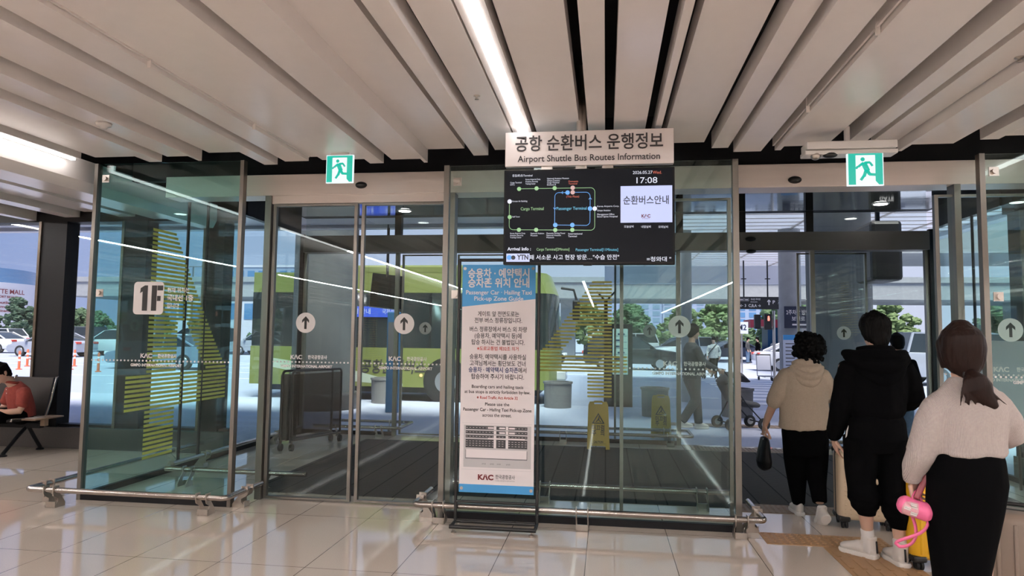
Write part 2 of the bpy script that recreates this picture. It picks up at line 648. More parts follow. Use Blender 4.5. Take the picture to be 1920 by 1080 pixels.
# unlit slot covers with hanger clips
for xx, sgn in ((-2.545, 1), (1.30, -1)):
    b = MB()
    b.box(xx - 0.006, xx + 0.006, HY0 + 0.05, 5.48, 3.03, 3.15)
    for yy in (1.1, 2.6, 3.4, 4.55):
        b.box(xx - 0.012, xx + 0.012, yy, yy + 0.012, 2.99, 3.17)
    b.build('slot_cover', 'ceil', ceil)
# vestibule ceiling of mirror steel
b = MB()
b.box(VX0 + 0.03, VX1 - 0.03, 6.2, 9.9, 3.32, 3.40)
for yy in (7.4, 8.65):
    b.box(VX0 + 0.03, VX1 - 0.03, yy, yy + 0.012, 3.315, 3.34)
b.build('ceiling_panel', 'mirror', ceil)

def linear_light(x, y0, y1, label, z=3.06, w_=0.058, soft=None):
    t = empty('linear_ceiling_light', (x, (y0 + y1) / 2, z))
    h = (y1 - y0) / 2
    b = MB()
    b.box(-0.075, -0.0375, -h, h, 0.0, 0.10)
    b.box(0.0375, 0.066, -h, h, 0.0, 0.10)
    b.box(-0.0375, 0.0375, -h, h, 0.06, 0.10)
    b.build('housing', 'ceil', t)
    b = MB()
    ym = (h - 0.01) if soft is None else max(-h + 0.02, soft - (y0 + y1) / 2)
    if ym > -h + 0.03:
        b.box(-w_ / 2, w_ / 2, -h + 0.01, ym, -0.010, 0.055)
        b.build('diffuser', 'led', t)
        b = MB()
    if soft is not None:
        b.box(-w_ / 2, w_ / 2, ym + 0.004, h - 0.01, -0.010, 0.055)
        b.build('diffuser', 'led_soft', t)
    else:
        b.bm.free()
    return tag(t, label, 'ceiling light', 'linear lights between the ceiling panels')

linear_light(LEDX[0], -24, 7.5, 'linear ceiling light farthest to the left of the hall')
linear_light(LEDX[1], -24, 7.5, 'linear ceiling light over the far left windows')
linear_light(LEDX[2], -24, 7.5, 'linear ceiling light over the bench by the windows')
linear_light(LEDX[3], -24, 5.42, 'linear ceiling light along the deep beam left of the entrance', 3.05, 0.04, 0.0)
linear_light(LEDX[4], -24, 5.48, 'lit linear ceiling light ending above the bus information sign', soft=1.5)
linear_light(LEDX[5], -24, 5.48, 'linear ceiling light above the person in the ivory sweater', soft=1.5)
linear_light(LEDX[6], -24, 7.5, 'linear ceiling light right of the entrance')
linear_light(LEDX[7], -24, 7.5, 'linear ceiling light farthest to the right of the hall')

# ------------------------------------------------------------------ facade windows left and right
def mull(b, x0, x1, z0=0.27, z1=2.95):
    b.box(x0, x1, 8.02, 8.24, z0, z1)
b = MB()
b.box(HX0, VX0 - 0.02, 7.98, 8.26, 0, 0.27)
struct(b.build('baseboard_left', 'kerb'))
b = MB()
b.box(VX1 + 0.02, HX1, 7.98, 8.26, 0, 0.27)
struct(b.build('baseboard_right', 'kerb'))
wn = 1
def facade_window(x0, x1, fw0, fw1):
    """A pane between two deep dark mullions; fw0/fw1 = width of the left/right mullion inside x0..x1."""
    global wn
    b = MB()
    b.box(x0, x0 + fw0, 8.02, 8.24, 0.27, 2.95)
    if fw1:
        b.box(x1 - fw1, x1, 8.02, 8.24, 0.27, 2.95)
    b.box(x0 + fw0, x1 - fw1, 8.06, 8.2, 0.27, 0.30)
    o = struct(b.build('window_%d' % wn, 'darksteel'))
    b = MB()
    b.box(x0 + fw0, x1 - fw1, 8.12, 8.135, 0.30, 2.95)
    b.build('glass_pane', 'glassW', o)
    b = MB()
    b.box(x0 - 0.0, x0 + 0.035, 8.0, 8.02, 0.27, 2.95)
    b.build('mullion_cap', 'bronze', o)
    wn += 1
edges = [-20.0, -16.5, -13.6, -10.9, -8.75, -7.46, -6.25, -5.10, -4.70]
fwid = [0.3, 0.3, 0.35, 0.35, 0.36, 0.40, 0.35, 0.28]
for i in range(len(edges) - 1):
    facade_window(edges[i], edges[i + 1], fwid[i], 0)
for i in range(4):
    facade_window(4.46 + i * 2.3, 4.46 + (i + 1) * 2.3, 0.3, 0)

# ------------------------------------------------------------------ vestibule glass
def dotted(x0, x1, y, z=1.25, step=0.036, r=0.0085):
    b = MB()
    n = int((x1 - x0) / step)
    for i in range(n + 1):
        b.cyl((x0 + i * step, y - 0.002, z), (x0 + i * step, y, z), r, n=8)
    return b
def kac_lettering(b, x, y, z=1.25, k=1.0):
    put(b, 'K\u039bC', x - 0.10 * k, y, z + 0.043 * k, 0.052 * k, 0.0022, width=0.115 * k)
    put(b, '한국공항공사', x + 0.105 * k, y, z + 0.043 * k, 0.040 * k, 0.0012, width=0.185 * k)
    put(b, 'GIMPO INTERNATIONAL AIRPORT', x, y, z - 0.040 * k, 0.034 * k, 0.0013, width=0.50 * k)
    return b

def glass_panel(x0, x1, y, z1, g='glassF', post=0.045, kac=None, rightpost=True):
    """Floor-standing glass screen with steel posts and a dark floor channel."""
    global wn
    b = MB()
    b.box(x0, x0 + post, y - 0.03, y + 0.03, 0, z1)
    if rightpost:
        b.box(x1 - post, x1, y - 0.03, y + 0.03, 0, z1)
    o = struct(b.build('window_%d' % wn, 'post'))
    b = MB()
    b.box(x0 + post, x1 - post, y - 0.022, y + 0.022, 0, 0.055)
    b.build('floor_channel', 'darksteel', o)
    b = MB()
    b.box(x0 + post, x1 - post, y - 0.006, y + 0.006, 0.05, z1)
    b.build('glass_pane', g, o)
    b = MB()
    for xx in (x0 + post + 0.07, x1 - post - 0.07):
        for zz in (1.86, z1 - 0.14):
            if xx < x0 + 0.3 and y < 6:
                b.box(xx - 0.035, xx + 0.035, y - 0.014, y - 0.006, zz - 0.035, zz + 0.035)
                b.cyl((xx, y - 0.035, zz), (xx, y - 0.012, zz), 0.02, n=14)
    if len(b.bm.verts):
        b.build('patch_fitting', 'steel', o)
    else:
        b.bm.free()
    if kac is not None:
        dotted(x0 + post + 0.03, x1 - post - 0.03, y - 0.008).build('dotted_line', 'sticker', o)
        kac_lettering(MB(), kac, y - 0.009).build('lettering', 'sticker', o)
    wn += 1
    return o

wl = glass_panel(-4.70, -3.22, FY, 3.06, g='glassL', kac=-4.0, post=0.035)
wc = glass_panel(-1.38, 1.06, FY, 2.97, post=0.045)
wr = glass_panel(2.86, 4.40, FY, 2.97, g='glassF', kac=3.30, post=0.04)
# floor number sticker on the left panel
b = MB()
cx_, cz_, hs, rr = -4.105, 1.815, 0.148, 0.035
poly = []
for (sx_, sz_, a0) in ((1, 1, 0), (-1, 1, 90), (-1, -1, 180), (1, -1, 270)):
    for k in range(6):
        a = math.radians(a0 + k * 18)
        poly.append((cx_ + sx_ * (hs - rr) + rr * math.cos(a), cz_ + sz_ * (hs - rr) + rr * math.sin(a)))
b.prism(poly, FY - 0.010, FY - 0.007)
st = b.build('floor_sticker', 'sticker', wl)
b = MB()
b.prism([(-4.185, 1.905), (-4.145, 1.93), (-4.115, 1.93), (-4.115, 1.70), (-4.165, 1.70), (-4.165, 1.875), (-4.19, 1.86)], FY - 0.012, FY - 0.0105)
b.box(-4.075, -4.025, FY - 0.012, FY - 0.0105, 1.70, 1.93)
b.box(-4.02, -3.965, FY - 0.012, FY - 0.0105, 1.885, 1.93)
b.box(-4.02, -3.985, FY - 0.012, FY - 0.0105, 1.79, 1.835)
b.build('floor_number', 'stickerblack', st)
b = MB()
put(b, '현재 위치는', -3.925, FY - 0.008, 1.885, 0.050, 0.001, 'LEFT', width=0.215)
put(b, '국내선 1층', -3.925, FY - 0.008, 1.815, 0.062, 0.0018, 'LEFT', width=0.255)
put(b, '입니다', -3.925, FY - 0.008, 1.745, 0.050, 0.001, 'LEFT', width=0.12)
b.build('floor_lettering', 'sticker', wl)

# side walls of the vestibule
def side_wall(x, sgn):
    global wn
    b = MB()
    for yy in (7.05, 7.42, 8.9):
        b.box(x - 0.012, x + 0.012, yy - 0.012, yy + 0.012, 0, 3.05)
    b.box(x - 0.03, x + 0.03, 9.94, 10.0, 0, 3.05)
    o = struct(b.build('window_%d' % wn, 'darksteel'))
    b = MB()
    b.box(x - 0.022, x + 0.022, 5.69, 9.94, 0, 0.055)
    b.build('floor_channel', 'darksteel', o)
    b = MB()
    b.box(x - 0.006, x + 0.006, 5.69, 9.94, 0.055, 3.05)
    b.build('glass_pane', 'glassS', o)
    wn += 1
    return o
sl = side_wall(VX0, -1)
sr = side_wall(VX1, 1)

def four_stripes(b, fn, z0=0.64, z1=2.33, n=33, w_=1.29, th=0.026):
    """Stripes of a 4: u from 0 (left) to w_ (right)."""
    h = z1 - z0
    for i in range(n):
        z = z0 + h * (i + 0.5) / n
        q = (z - z0) / h
        spans = []
        if 0.205 < q < 0.37:
            spans = [(0.0, 1.0)]
        elif q <= 0.205:
            spans = [(0.56, 0.83)]
        else:
            tl = (q - 0.37) / 0.63
            left = 0.0 + 0.62 * tl ** 0.92
            right_d = left + 0.235
            if q < 0.60:
                spans = [(left, right_d), (0.56, 0.83)]
            else:
                spans = [(left, 0.83)]
        for a, c in spans:
            fn(b, a * w_, c * w_, z - th / 2, z + th / 2)
b = MB()
four_stripes(b, lambda b, u0, u1, a, c: b.box(VX0 + 0.007, VX0 + 0.009, 7.92 - u1 * 1.38, 7.92 - u0 * 1.38, a, c), 0.20, 2.60, 52, 1.29, 0.027)
tt = b.build('gate_number_stripes', 'yellow', sl)
b = MB()
four_stripes(b, lambda b, u0, u1, a, c: b.box(VX1 - 0.009, VX1 - 0.007, 7.92 - u1 * 1.38, 7.92 - u0 * 1.38, a, c), 0.20, 2.60, 52, 1.29, 0.027)
b.build('gate_number_stripes', 'yellow', sr)

# ------------------------------------------------------------------ sliding doors
def door_leaf(parent, x0, x1, y, ztop=2.72, arrow=0.094, kac=True, arrow_x=None):
    """A glass leaf with slim steel stiles, an arrow disc and the safety line."""
    b = MB()
    b.box(x0, x0 + 0.03, y - 0.02, y + 0.02, 0.01, ztop)
    b.box(x1 - 0.03, x1, y - 0.02, y + 0.02, 0.01, ztop)
    b.box(x0 + 0.03, x1 - 0.03, y - 0.02, y + 0.02, 0.01, 0.03)
    b.box(x0 + 0.03, x1 - 0.03, y - 0.02, y + 0.02, ztop - 0.02, ztop)
    o = b.build('door_leaf', 'post', parent)
    b = MB()
    b.box(x0 + 0.03, x1 - 0.03, y - 0.006, y + 0.006, 0.03, ztop - 0.02)
    b.build('glass_pane', 'glassD', o)
    ax = (x0 + x1) / 2 if arrow_x is None else arrow_x
    b = MB()
    b.disc((ax, 1.612), arrow, y - 0.009, y - 0.007)
    b.mi = 1
    b.prism(arrow_poly(ax, 1.612, arrow), y - 0.011, y - 0.0095)
    b.build('arrow_sticker', ['sticker', 'stickerblack'], o)
    if kac:
        dotted(x0 + 0.05, x1 - 0.05, y - 0.008).build('dotted_line', 'sticker', o)
        kac_lettering(MB(), ax + 0.02, y - 0.009).build('lettering', 'sticker', o)
    return o

def header_box(parent, x0, x1, y0, y1, z0, z1, mat='header'):
    b = MB()
    b.box(x0, x1, y0, y1, z0, z1, 0.004)
    return b.build('door_header', mat, parent)

d1 = struct(empty('door_1', (0, 0, 0)))
header_box(d1, -4.20, -0.15, 5.94, 6.18, 2.80, 3.00)
b = MB(); b.box(-3.13, -1.36, 5.95, 6.02, 2.725, 2.80); b.build('door_track', 'header', d1)
b = MB()
b.box(-3.17, -3.11, 5.93, 6.05, 0, 2.80)
b.build('door_jamb', 'post', d1)
b = MB()
b.box(-1.40, -1.35, 5.93, 6.05, 0, 2.80)
b.build('door_jamb', 'post', d1)
door_leaf(d1, -3.10, -2.275, DY, arrow_x=-2.75)
door_leaf(d1, -2.235, -1.41, DY, arrow_x=-1.81)
b = MB(); b.sphere((-2.24, 5.94, 2.885), 0.056, 0.04, 0.032); b.build('motion_sensor', 'black', d1, True)

d2 = struct(empty('door_2', (0, 0, 0)))
header_box(d2, -0.10, 4.38, 5.94, 6.18, 2.80, 3.00)
b = MB()
b.box(1.08, 1.12, 5.93, 6.05, 0, 2.80)
b.build('door_jamb', 'post', d2)
b = MB()
b.box(2.82, 2.87, 5.93, 6.05, 0, 2.80)
b.build('door_jamb', 'post', d2)
door_leaf(d2, 0.12, 1.06, DY, arrow_x=0.625)
door_leaf(d2, 2.68, 3.62, DY, arrow_x=3.225)
b = MB(); b.sphere((1.58, 5.94, 2.86), 0.056, 0.04, 0.032); b.build('motion_sensor', 'black', d2, True)

# ------------------------------------------------------------------ outer glass line
def outer_panel(x0, x1):
    return glass_panel(x0, x1, OY, 2.76, g='glassD', kac=None, post=0.06)
outer_panel(-4.66, -3.12)
ow = outer_panel(-1.38, 1.06)
outer_panel(2.84, 4.40)
b = MB()
four_stripes(b, lambda b, u0, u1, a, c: b.box(-0.985 + u0, -0.985 + u1, OY - 0.010, OY - 0.008, a, c), 0.63, 2.34, 33, 1.29, 0.027)
b.build('gate_number_stripes', 'yellow', ow)
d3 = struct(empty('door_3', (0, 0, 0)))
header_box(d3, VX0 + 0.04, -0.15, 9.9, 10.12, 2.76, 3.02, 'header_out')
door_leaf(d3, -3.10, -2.275, OY + 0.08, 2.74, kac=False, arrow_x=-2.72)
door_leaf(d3, -2.235, -1.41, OY + 0.08, 2.74, kac=False, arrow_x=-1.81)
d4 = struct(empty('door_4', (0, 0, 0)))
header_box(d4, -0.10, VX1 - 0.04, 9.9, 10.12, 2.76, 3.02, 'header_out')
door_leaf(d4, 0.12, 1.06, OY + 0.08, 2.74, kac=False, arrow_x=0.63)
door_leaf(d4, 2.68, 3.62, OY + 0.08, 2.74, kac=False, arrow_x=3.30)
b = MB(); b.sphere((2.02, 9.88, 2.92), 0.075, 0.05, 0.035); b.sphere((2.02, 9.86, 2.74), 0.07, 0.06, 0.03); b.build('motion_sensor', 'black', d4, True)
# transom above the outer doors
b = MB()
for xx in (-3.15, -1.37, -0.12, 1.05, 1.92, 2.84):
    b.box(xx - 0.05, xx + 0.05, 9.96, 10.06, 3.02, 3.32)
tr_ = struct(b.build('trim_1', 'darksteel'))
b = MB()
b.box(VX0 + 0.03, VX1 - 0.03, 10.0, 10.012, 3.02, 3.32)
b.build('glass_pane', 'glassD', tr_)

# ------------------------------------------------------------------ entrance mat and tactile strips
b = MB()
b.box(-3.42, 3.9, 6.62, 9.55, 0.0, 0.006)
b.box(-2.80, 1.12, 6.42, 6.62, 0.0, 0.006)
b.box(-3.25, -1.55, 6.22, 6.42, 0.0, 0.006)
b.box(-3.42, -2.80, 6.42, 6.62, 0.0, 0.006)
tag(b.build('entrance_mat', 'mat'), 'charcoal ribbed entrance mat covering the floor between the glass doors', 'mat')

def tactile(name, x0, x1, y0, y1, mat, label, n_u, n_v, bars=False):
    b = MB()
    b.box(x0, x1, y0, y1, 0, 0.004)
    for i in range(n_u):
        for j in range(n_v):
            cx = x0 + (x1 - x0) * (i + 0.5) / n_u
            cy = y0 + (y1 - y0) * (j + 0.5) / n_v
            if bars:
                b.box(cx - 0.013, cx + 0.013, cy - 0.10, cy + 0.10, 0.003, 0.008)
            else:
                b.cyl((cx, cy, 0.003), (cx, cy, 0.008), 0.017, 0.011, n=8)
    return tag(b.build(name, mat), label, 'tactile paving')
M['tact'] = noisy(pr('tan tactile tile', (0.36, 0.21, 0.105), 0.5), 30, 0.15)
M['tactgrey'] = noisy(pr('brown tactile strip', (0.25, 0.175, 0.12), 0.55), 30, 0.15)
tactile('tactile_paving', 1.19, 2.09, 5.37, 5.67, 'tact', 'tan dotted tactile paving strip across the floor behind the man in white sneakers', 18, 6)
tactile('tactile_paving', 1.58, 2.08, 2.4, 5.36, 'tact', 'tan barred tactile paving strip running towards the camera beneath the white sneakers', 6, 12, True)
tactile('tactile_paving', 1.15, 3.2, 6.30, 6.60, 'tactgrey', 'brown dotted tactile paving strip at the near edge of the entrance mat', 40, 6)
tactile('tactile_paving', 1.15, 2.84, 9.62, 9.92, 'tactgrey', 'brown dotted tactile paving strip at the far edge of the entrance mat', 34, 6)
tactile('tactile_paving', 1.0, 4.2, 12.2, 12.6, 'tactgrey', 'grey brown tactile paving strip on the pavement outside the open door', 40, 5)

# ------------------------------------------------------------------ guard rails
def bracket(b, x, y, ang, z=0.15):
    """A pair of S-shaped plates carrying the rail at (x, y); ang turns them about z; they lean away from the glass."""
    T0 = b.T.copy()
    b.T = T0 @ Matrix.Translation((x, y, 0)) @ Matrix.Rotation(ang, 4, 'Z')
    prof = [(-0.03, z + 0.035), (0.032, z + 0.035), (0.032, z - 0.02), (0.075, 0.075), (0.11, 0.03), (0.11, 0.0), (0.0, 0.0), (-0.005, 0.02), (0.03, 0.05), (0.028, 0.075), (-0.02, 0.105), (-0.032, z - 0.01)]
    for dx in (-0.045, 0.045):
        a = [b.v((dx - 0.004, y_, z_)) for y_, z_ in prof]
        c = [b.v((dx + 0.004, y_, z_)) for y_, z_ in prof]
        n = len(prof)
        for i in range(n):
            b.f([a[i], a[(i + 1) % n], c[(i + 1) % n], c[i]])
        b.f(list(reversed(a)))
        b.f(c)
    b.box(-0.045, 0.045, 0.0, 0.012, 0.005, 0.05)
    b.T = T0
def corner_path(pts, r=0.05, z=0.15):
    """Polyline with rounded corners at height z."""
    out = []
    n = len(pts)
    for i, p in enumerate(pts):
        p = Vector((p[0], p[1], z))
        if i in (0, n - 1):
            out.append(p)
            continue
        a = Vector((pts[i - 1][0], pts[i - 1][1], z))
        c = Vector((pts[i + 1][0], pts[i + 1][1], z))
        u = (a - p).normalized() * r
        w_ = (c - p).normalized() * r
        for k in range(6):
            t = k / 5
            out.append((p + u) * (1 - t) ** 2 + p * 2 * t * (1 - t) + (p + w_) * t * t)
    return out
def guard_rail(pts, brs, label, z=0.15):
    t = empty('guard_rail', (pts[0][0], pts[0][1], 0))
    o = Vector((pts[0][0], pts[0][1], 0))
    b = MB()
    b.tube([p - o for p in corner_path(pts, z=z)], 0.024, 12)
    b.build('rail_pipe', 'steel_rail', t, 40)
    for x, y, a in brs:
        b = MB()
        bracket(b, x - o.x, y - o.y, math.radians(a), z)
        b.build('rail_bracket', 'steel', t)
    return tag(t, label, 'guard rail', 'low steel guard rails at the glass')
guard_rail([(-4.93, 7.9), (-4.93, 5.33), (-3.10, 5.33), (-3.10, 5.92)], [(-4.70, 5.33, 0), (-3.30, 5.33, 0), (-4.93, 5.55, -90), (-4.93, 7.3, -90), (-3.10, 5.68, 90)],
           'low steel guard rail wrapping the corner of the left glass panel')
guard_rail([(-1.53, 5.98), (-1.53, 5.44), (1.19, 5.44), (1.19, 6.05)], [(-1.33, 5.44, 0), (-0.18, 5.44, 0), (1.02, 5.44, 0), (-1.53, 5.66, -90), (1.19, 5.7, 90)],
           'low steel guard rail in front of the centre glass panel behind the banner')
guard_rail([(-4.35, 6.36), (-2.87, 6.36)], [(-4.1, 6.36, 180), (-3.3, 6.36, 180)], 'low steel guard rail inside the vestibule behind the left glass panel')
guard_rail([(-1.45, 6.34), (1.12, 6.34)], [(-0.55, 6.34, 180), (0.85, 6.34, 180)], 'low steel guard rail inside the vestibule behind the centre glass panel')
guard_rail([(-4.44, 6.6), (-4.44, 9.6)], [(-4.44, 7.2, 90), (-4.44, 8.9, 90)], 'low steel guard rail along the inside of the left glass wall')
guard_rail([(-4.3, 9.72), (-2.98, 9.72), (-2.98, 10.4), (-4.3, 10.4)], [(-4.0, 9.72, 0), (-3.3, 9.72, 0), (-3.3, 10.4, 180)], 'low steel guard rail round the far glass panel beyond the luggage trolley')
guard_rail([(-1.5, 9.8), (1.2, 9.8), (1.2, 10.4), (-1.5, 10.4)], [(-0.6, 9.8, 0), (0.9, 9.8, 0), (0.9, 10.4, 180)], 'low steel guard rail behind the yellow caution board')
guard_rail([(2.75, 6.02), (2.75, 5.44), (4.5, 5.44)], [(2.95, 5.44, 0), (4.0, 5.44, 0)], 'low steel guard rail in front of the far right glass panel')
guard_rail([(2.7, 9.72), (4.2, 9.72)], [(2.95, 9.72, 0), (4.0, 9.72, 0)], 'low steel guard rail inside the vestibule beyond the black hooded jacket')

# ------------------------------------------------------------------ downlights, detectors
def downlight(x, y, z, label, r=0.075):
    t = empty('downlight', (x, y, z))
    b = MB(); b.lathe([(r + 0.02, 0), (r + 0.02, -0.008), (r, -0.012), (r, 0)]); b.build('trim_ring', 'white', t)
    b = MB(); b.cyl((0, 0, -0.014), (0, 0, -0.011), r - 0.002, n=24); b.build('lens', 'down', t)
    return tag(t, label, 'downlight')
downlight(-2.91, 9.5, 3.32, 'round lit downlight in the vestibule ceiling above the left doors', 0.085)
downlight(3.59, 9.45, 3.32, 'round lit downlight in the vestibule ceiling above the open doors', 0.085)

def detector(x, y, z, label):
    b = MB()
    b.lathe([(0.001, -0.045), (0.022, -0.044), (0.026, -0.03), (0.05, -0.022), (0.056, 0.0)], n=20)
    return tag(b.build('smoke_detector', 'white', None, True, (x, y, z)), label, 'smoke detector')
detector(-3.75, 4.55, 3.075, 'round white smoke detector on the narrow panel near the ceiling end')
detector(-4.33, 3.85, 3.085, 'round white smoke detector near the left edge of the ceiling')
def sprinkler(x, y, z, label):
    b = MB()
    b.lathe([(0.022, 0), (0.022, -0.004), (0.008, -0.006), (0.007, -0.02), (0.014, -0.022), (0.014, -0.025)], n=12)
    return tag(b.build('sprinkler', 'steel', None, True, (x, y, z)), label, 'sprinkler')
sprinkler(-0.83, 4.22, 3.06, 'small sprinkler head in the panel left of the lit ceiling strip')
sprinkler(2.2, 3.9, 3.045, 'small sprinkler head in a panel above the open door')
sprinkler(-4.12, 3.75, 3.085, 'small sprinkler head beside the left smoke detector')
# ================================================================== hanging bus information sign
M['tvscreen'] = emit('dark lit screen', (0.05, 0.06, 0.09), 0.06)
for k_, v_ in (('Base Color', (0.004, 0.004, 0.005, 1)), ('Specular IOR Level', 0.12), ('Roughness', 0.45)):
    M['tvscreen'].node_tree.nodes['Principled BSDF'].inputs[k_].default_value = v_
M['tvframe'] = pr('black screen frame', (0.006, 0.006, 0.007), 0.4, 0, 0.2)
M['sc_white'] = emit('screen white', (0.72, 0.74, 0.86), 0.75)
M['sc_blue'] = emit('screen blue', (0.10, 0.36, 0.85), 0.75)
M['sc_green'] = emit('screen green', (0.33, 0.62, 0.28), 0.65)
M['sc_cyan'] = emit('screen cyan', (0.12, 0.55, 0.80), 0.7)
M['sc_red'] = emit('screen red', (0.75, 0.16, 0.10), 0.65)
M['sc_panel'] = emit('screen pale panel', (0.42, 0.46, 0.72), 0.95)
M['sc_dark'] = emit('screen dark print', (0.02, 0.02, 0.04), 0.3)
M['sc_pink'] = emit('screen pink node', (0.62, 0.38, 0.36), 0.7)
M['signwhite'] = pr('white sign face', (0.80, 0.735, 0.72), 0.4)
M['maroon'] = pr('maroon print', (0.16, 0.018, 0.022), 0.5)
M['greyprint'] = pr('grey print', (0.10, 0.095, 0.10), 0.5)

t = empty('bus_information_sign', (-0.13, 4.85, 2.03))
b = MB(); b.box(-0.605, 0.605, 0.0, 0.06, 0.72, 0.975, 0.004); hb = b.build('header_board', 'signwhite', t)
b = MB()
put(b, '공항 순환버스 운행정보', 0.0, -0.003, 0.878, 0.125, 0.0018, width=1.06, ext=0.0008)
put(b, 'Airport Shuttle Bus Routes Information', 0.0, -0.003, 0.772, 0.066, 0.0006, width=1.02, ext=0.0008)
b.build('board_lettering', 'ink', hb)
b = MB()
b.cyl((-0.05, 0.03, 0.97), (-0.05, 0.03, 1.46), 0.036, n=20)
b.build('hanging_pole', 'steel', t)
for xx in (-0.30, -0.05, 0.14):
    b = MB(); b.box(xx - 0.04, xx + 0.04, 0.02, 0.06, 0.69, 0.725); b.build('mounting_bracket', 'steel', t)
b = MB()
b.box(-0.61, 0.61, 0.0, 0.065, 0.0, 0.695, 0.005)
b.box(-0.03, 0.03, -0.002, 0.02, -0.008, 0.002)
b.build('screen_housing', 'tvframe', t)
b = MB(); b.box(-0.596, 0.596, -0.0025, -0.0005, 0.016, 0.682); scr = b.build('screen', 'tvscreen', t)
# route map and text of the screen; (u, v) from the lower left corner of the picture, in metres
ox, oz = -0.61, 0.0
k = 1.22 / 1225.0
def P_(u, v):
    """Crop pixel of the measured screen (60..1285 x, 335..1030 y) to sign coordinates."""
    return ox + (u - 58) * k, 0.695 - (v - (340 - (u - 58) * 0.018)) * 0.695 / 690
def dot(b, u, v, r):
    x, z = P_(u, v)
    b.cyl((x, -0.0045, z), (x, -0.003, z), r * k, n=20)
def line(b, pts, w_=3.5):
    q = [P_(*p) for p in pts]
    for (x0, z0), (x1, z1) in zip(q[:-1], q[1:]):
        d = Vector((x1 - x0, z1 - z0)).normalized()
        nrm = Vector((-d.y, d.x)) * w_ * k / 2
        e = d * w_ * k * 0.3
        b.prism([(x0 - e.x + nrm.x, z0 - e.y + nrm.y), (x1 + e.x + nrm.x, z1 + e.y + nrm.y), (x1 + e.x - nrm.x, z1 + e.y - nrm.y), (x0 - e.x - nrm.x, z0 - e.y - nrm.y)], -0.0038, -0.003)
def arc(cx, cy, r, a0, a1, n=8):
    return [(cx + r * math.cos(math.radians(a0 + (a1 - a0) * i / n)), cy + r * math.sin(math.radians(a0 + (a1 - a0) * i / n))) for i in range(n + 1)]
b = MB()
line(b, [(170, 478), (690, 470)] + arc(690, 500, 30, -90, 0) + [(720, 745)] + arc(690, 745, 30, 0, 90) + [(140, 777)] + arc(130, 747, 30, 90, 180) + [(100, 572)])
b.build('route_line', 'sc_green', scr)
b = MB()
line(b, [(525, 505), (462, 505)] + arc(462, 535, 30, -90, -180) + [(432, 740), (660, 741)] + arc(655, 710, 31, 90, 0) + [(687, 532)] + arc(656, 532, 30, 0, -90) + [(560, 503)])
line(b, [(422, 615), (432, 628), (442, 615)]); line(b, [(677, 553), (687, 541), (697, 553)]); line(b, [(490, 496), (480, 505), (490, 514)])
b.build('route_line', 'sc_blue', scr)
b = MB()
for u, v in ((170, 479), (298, 475), (172, 777), (298, 776), (103, 685), (437, 776), (560, 774), (430, 473)):
    b = MB(); dot(b, u, v, 15); b.build('route_stop', 'sc_green', scr)
b = MB()
for u, v in ((437, 740), (560, 739), (686, 620), (524, 505)):
    b = MB(); dot(b, u, v, 16); b.build('route_stop', 'sc_blue', scr)
b = MB()
for u, v in ((561, 470), (561, 503)):
    b = MB(); dot(b, u, v, 16); b.build('route_stop', 'sc_pink', scr)
b = MB()
dot(b, 101, 571, 16); dot(b, 720, 620, 16)
def tx(b, s, u, v, h, w_=None, al='CENTER', bold=0.0):
    x, z = P_(u, v)
    put(b, s, x, -0.0032, z, h * k, bold, al, width=w_ * k if w_ else None)
tx(b, '종점/終点/Terminal', 193, 382, 21, 148)
tx(b, 'Cargo Terminal', 146, 433, 17, 84); tx(b, 'GATE 2', 120, 449, 15, 34)
for i, s_ in enumerate(('Korea Airports Corp.', 'Aviation Security', 'Training Center')):
    tx(b, s_, 216, 410 + i * 16, 16, 110 - 18 * i, 'LEFT')
for i, s_ in enumerate(('National Aviation Museum', 'Gimpo Customs', 'Cargo Terminal', 'Entrance B')):
    tx(b, s_, 374, 404 + i * 15, 16, (158, 92, 88, 64)[i], 'LEFT')
tx(b, 'Korean Air Building', 120, 570, 16, 110, 'LEFT'); tx(b, 'Staff Tower', 122, 683, 15, 56, 'LEFT')
for i, s_ in enumerate(('Korea Airports Corp.', 'Gimpo Aviation', 'Management Office', 'Seoul Spine Hospital')):
    tx(b, s_, 736, (604, 634, 662, 678)[i], 17, (155, 95, 122, 145)[i], 'LEFT')
for i, s_ in enumerate(('Korea Airports Corp.', 'Aviation Security', 'Training Center')):
    tx(b, s_, 107, 804 + i * 15, 15, 112 - 14 * i, 'LEFT')
for i, s_ in enumerate(('National Aviation', 'Museum')):
    tx(b, s_, 257, 803 + i * 15, 15, (98, 50)[i], 'LEFT')
for i, s_ in enumerate(('Domestic Parking Tower', 'National Aviation', 'Museum')):
    tx(b, s_, 373, 801 + i * 15, 15, (136, 104, 54)[i], 'LEFT')
for i, s_ in enumerate(('International', 'Terminal')):
    tx(b, s_, 530, 803 + i * 18, 18, (100, 62)[i], 'LEFT')
tx(b, 'Arrival Info :', 90, 918, 33, 172, 'LEFT', 0.0006)
tx(b, '2026.05.27', 1058, 361, 32, 138)
tx(b, '17:08', 1082, 418, 62, 146)
for i, s_ in enumerate(('오늘날씨', '내일날씨', '모레날씨')):
    tx(b, s_, 962 + i * 120, 748, 20, 66)
tx(b, '패 서소문 사고 현장 방문\u2026"수습 만전"', 250, 978, 40, 642, 'LEFT', 0.0003)
tx(b, '=청와대 "', 1085, 978, 38, 168, 'LEFT', 0.0003)
b.build('screen_lettering', 'sc_white', scr)
b = MB(); tx(b, 'Cargo Terminal', 268, 624, 32, 168); tx(b, 'Cargo Terminal[2Minutes]', 302, 918, 27, 236, 'LEFT'); b.build('screen_lettering', 'sc_green', scr)
b = MB(); tx(b, 'Passenger Terminal', 554, 620, 31, 216); tx(b, 'Passenger Terminal[11Minutes]', 584, 917, 27, 300, 'LEFT'); b.build('screen_lettering', 'sc_cyan', scr)
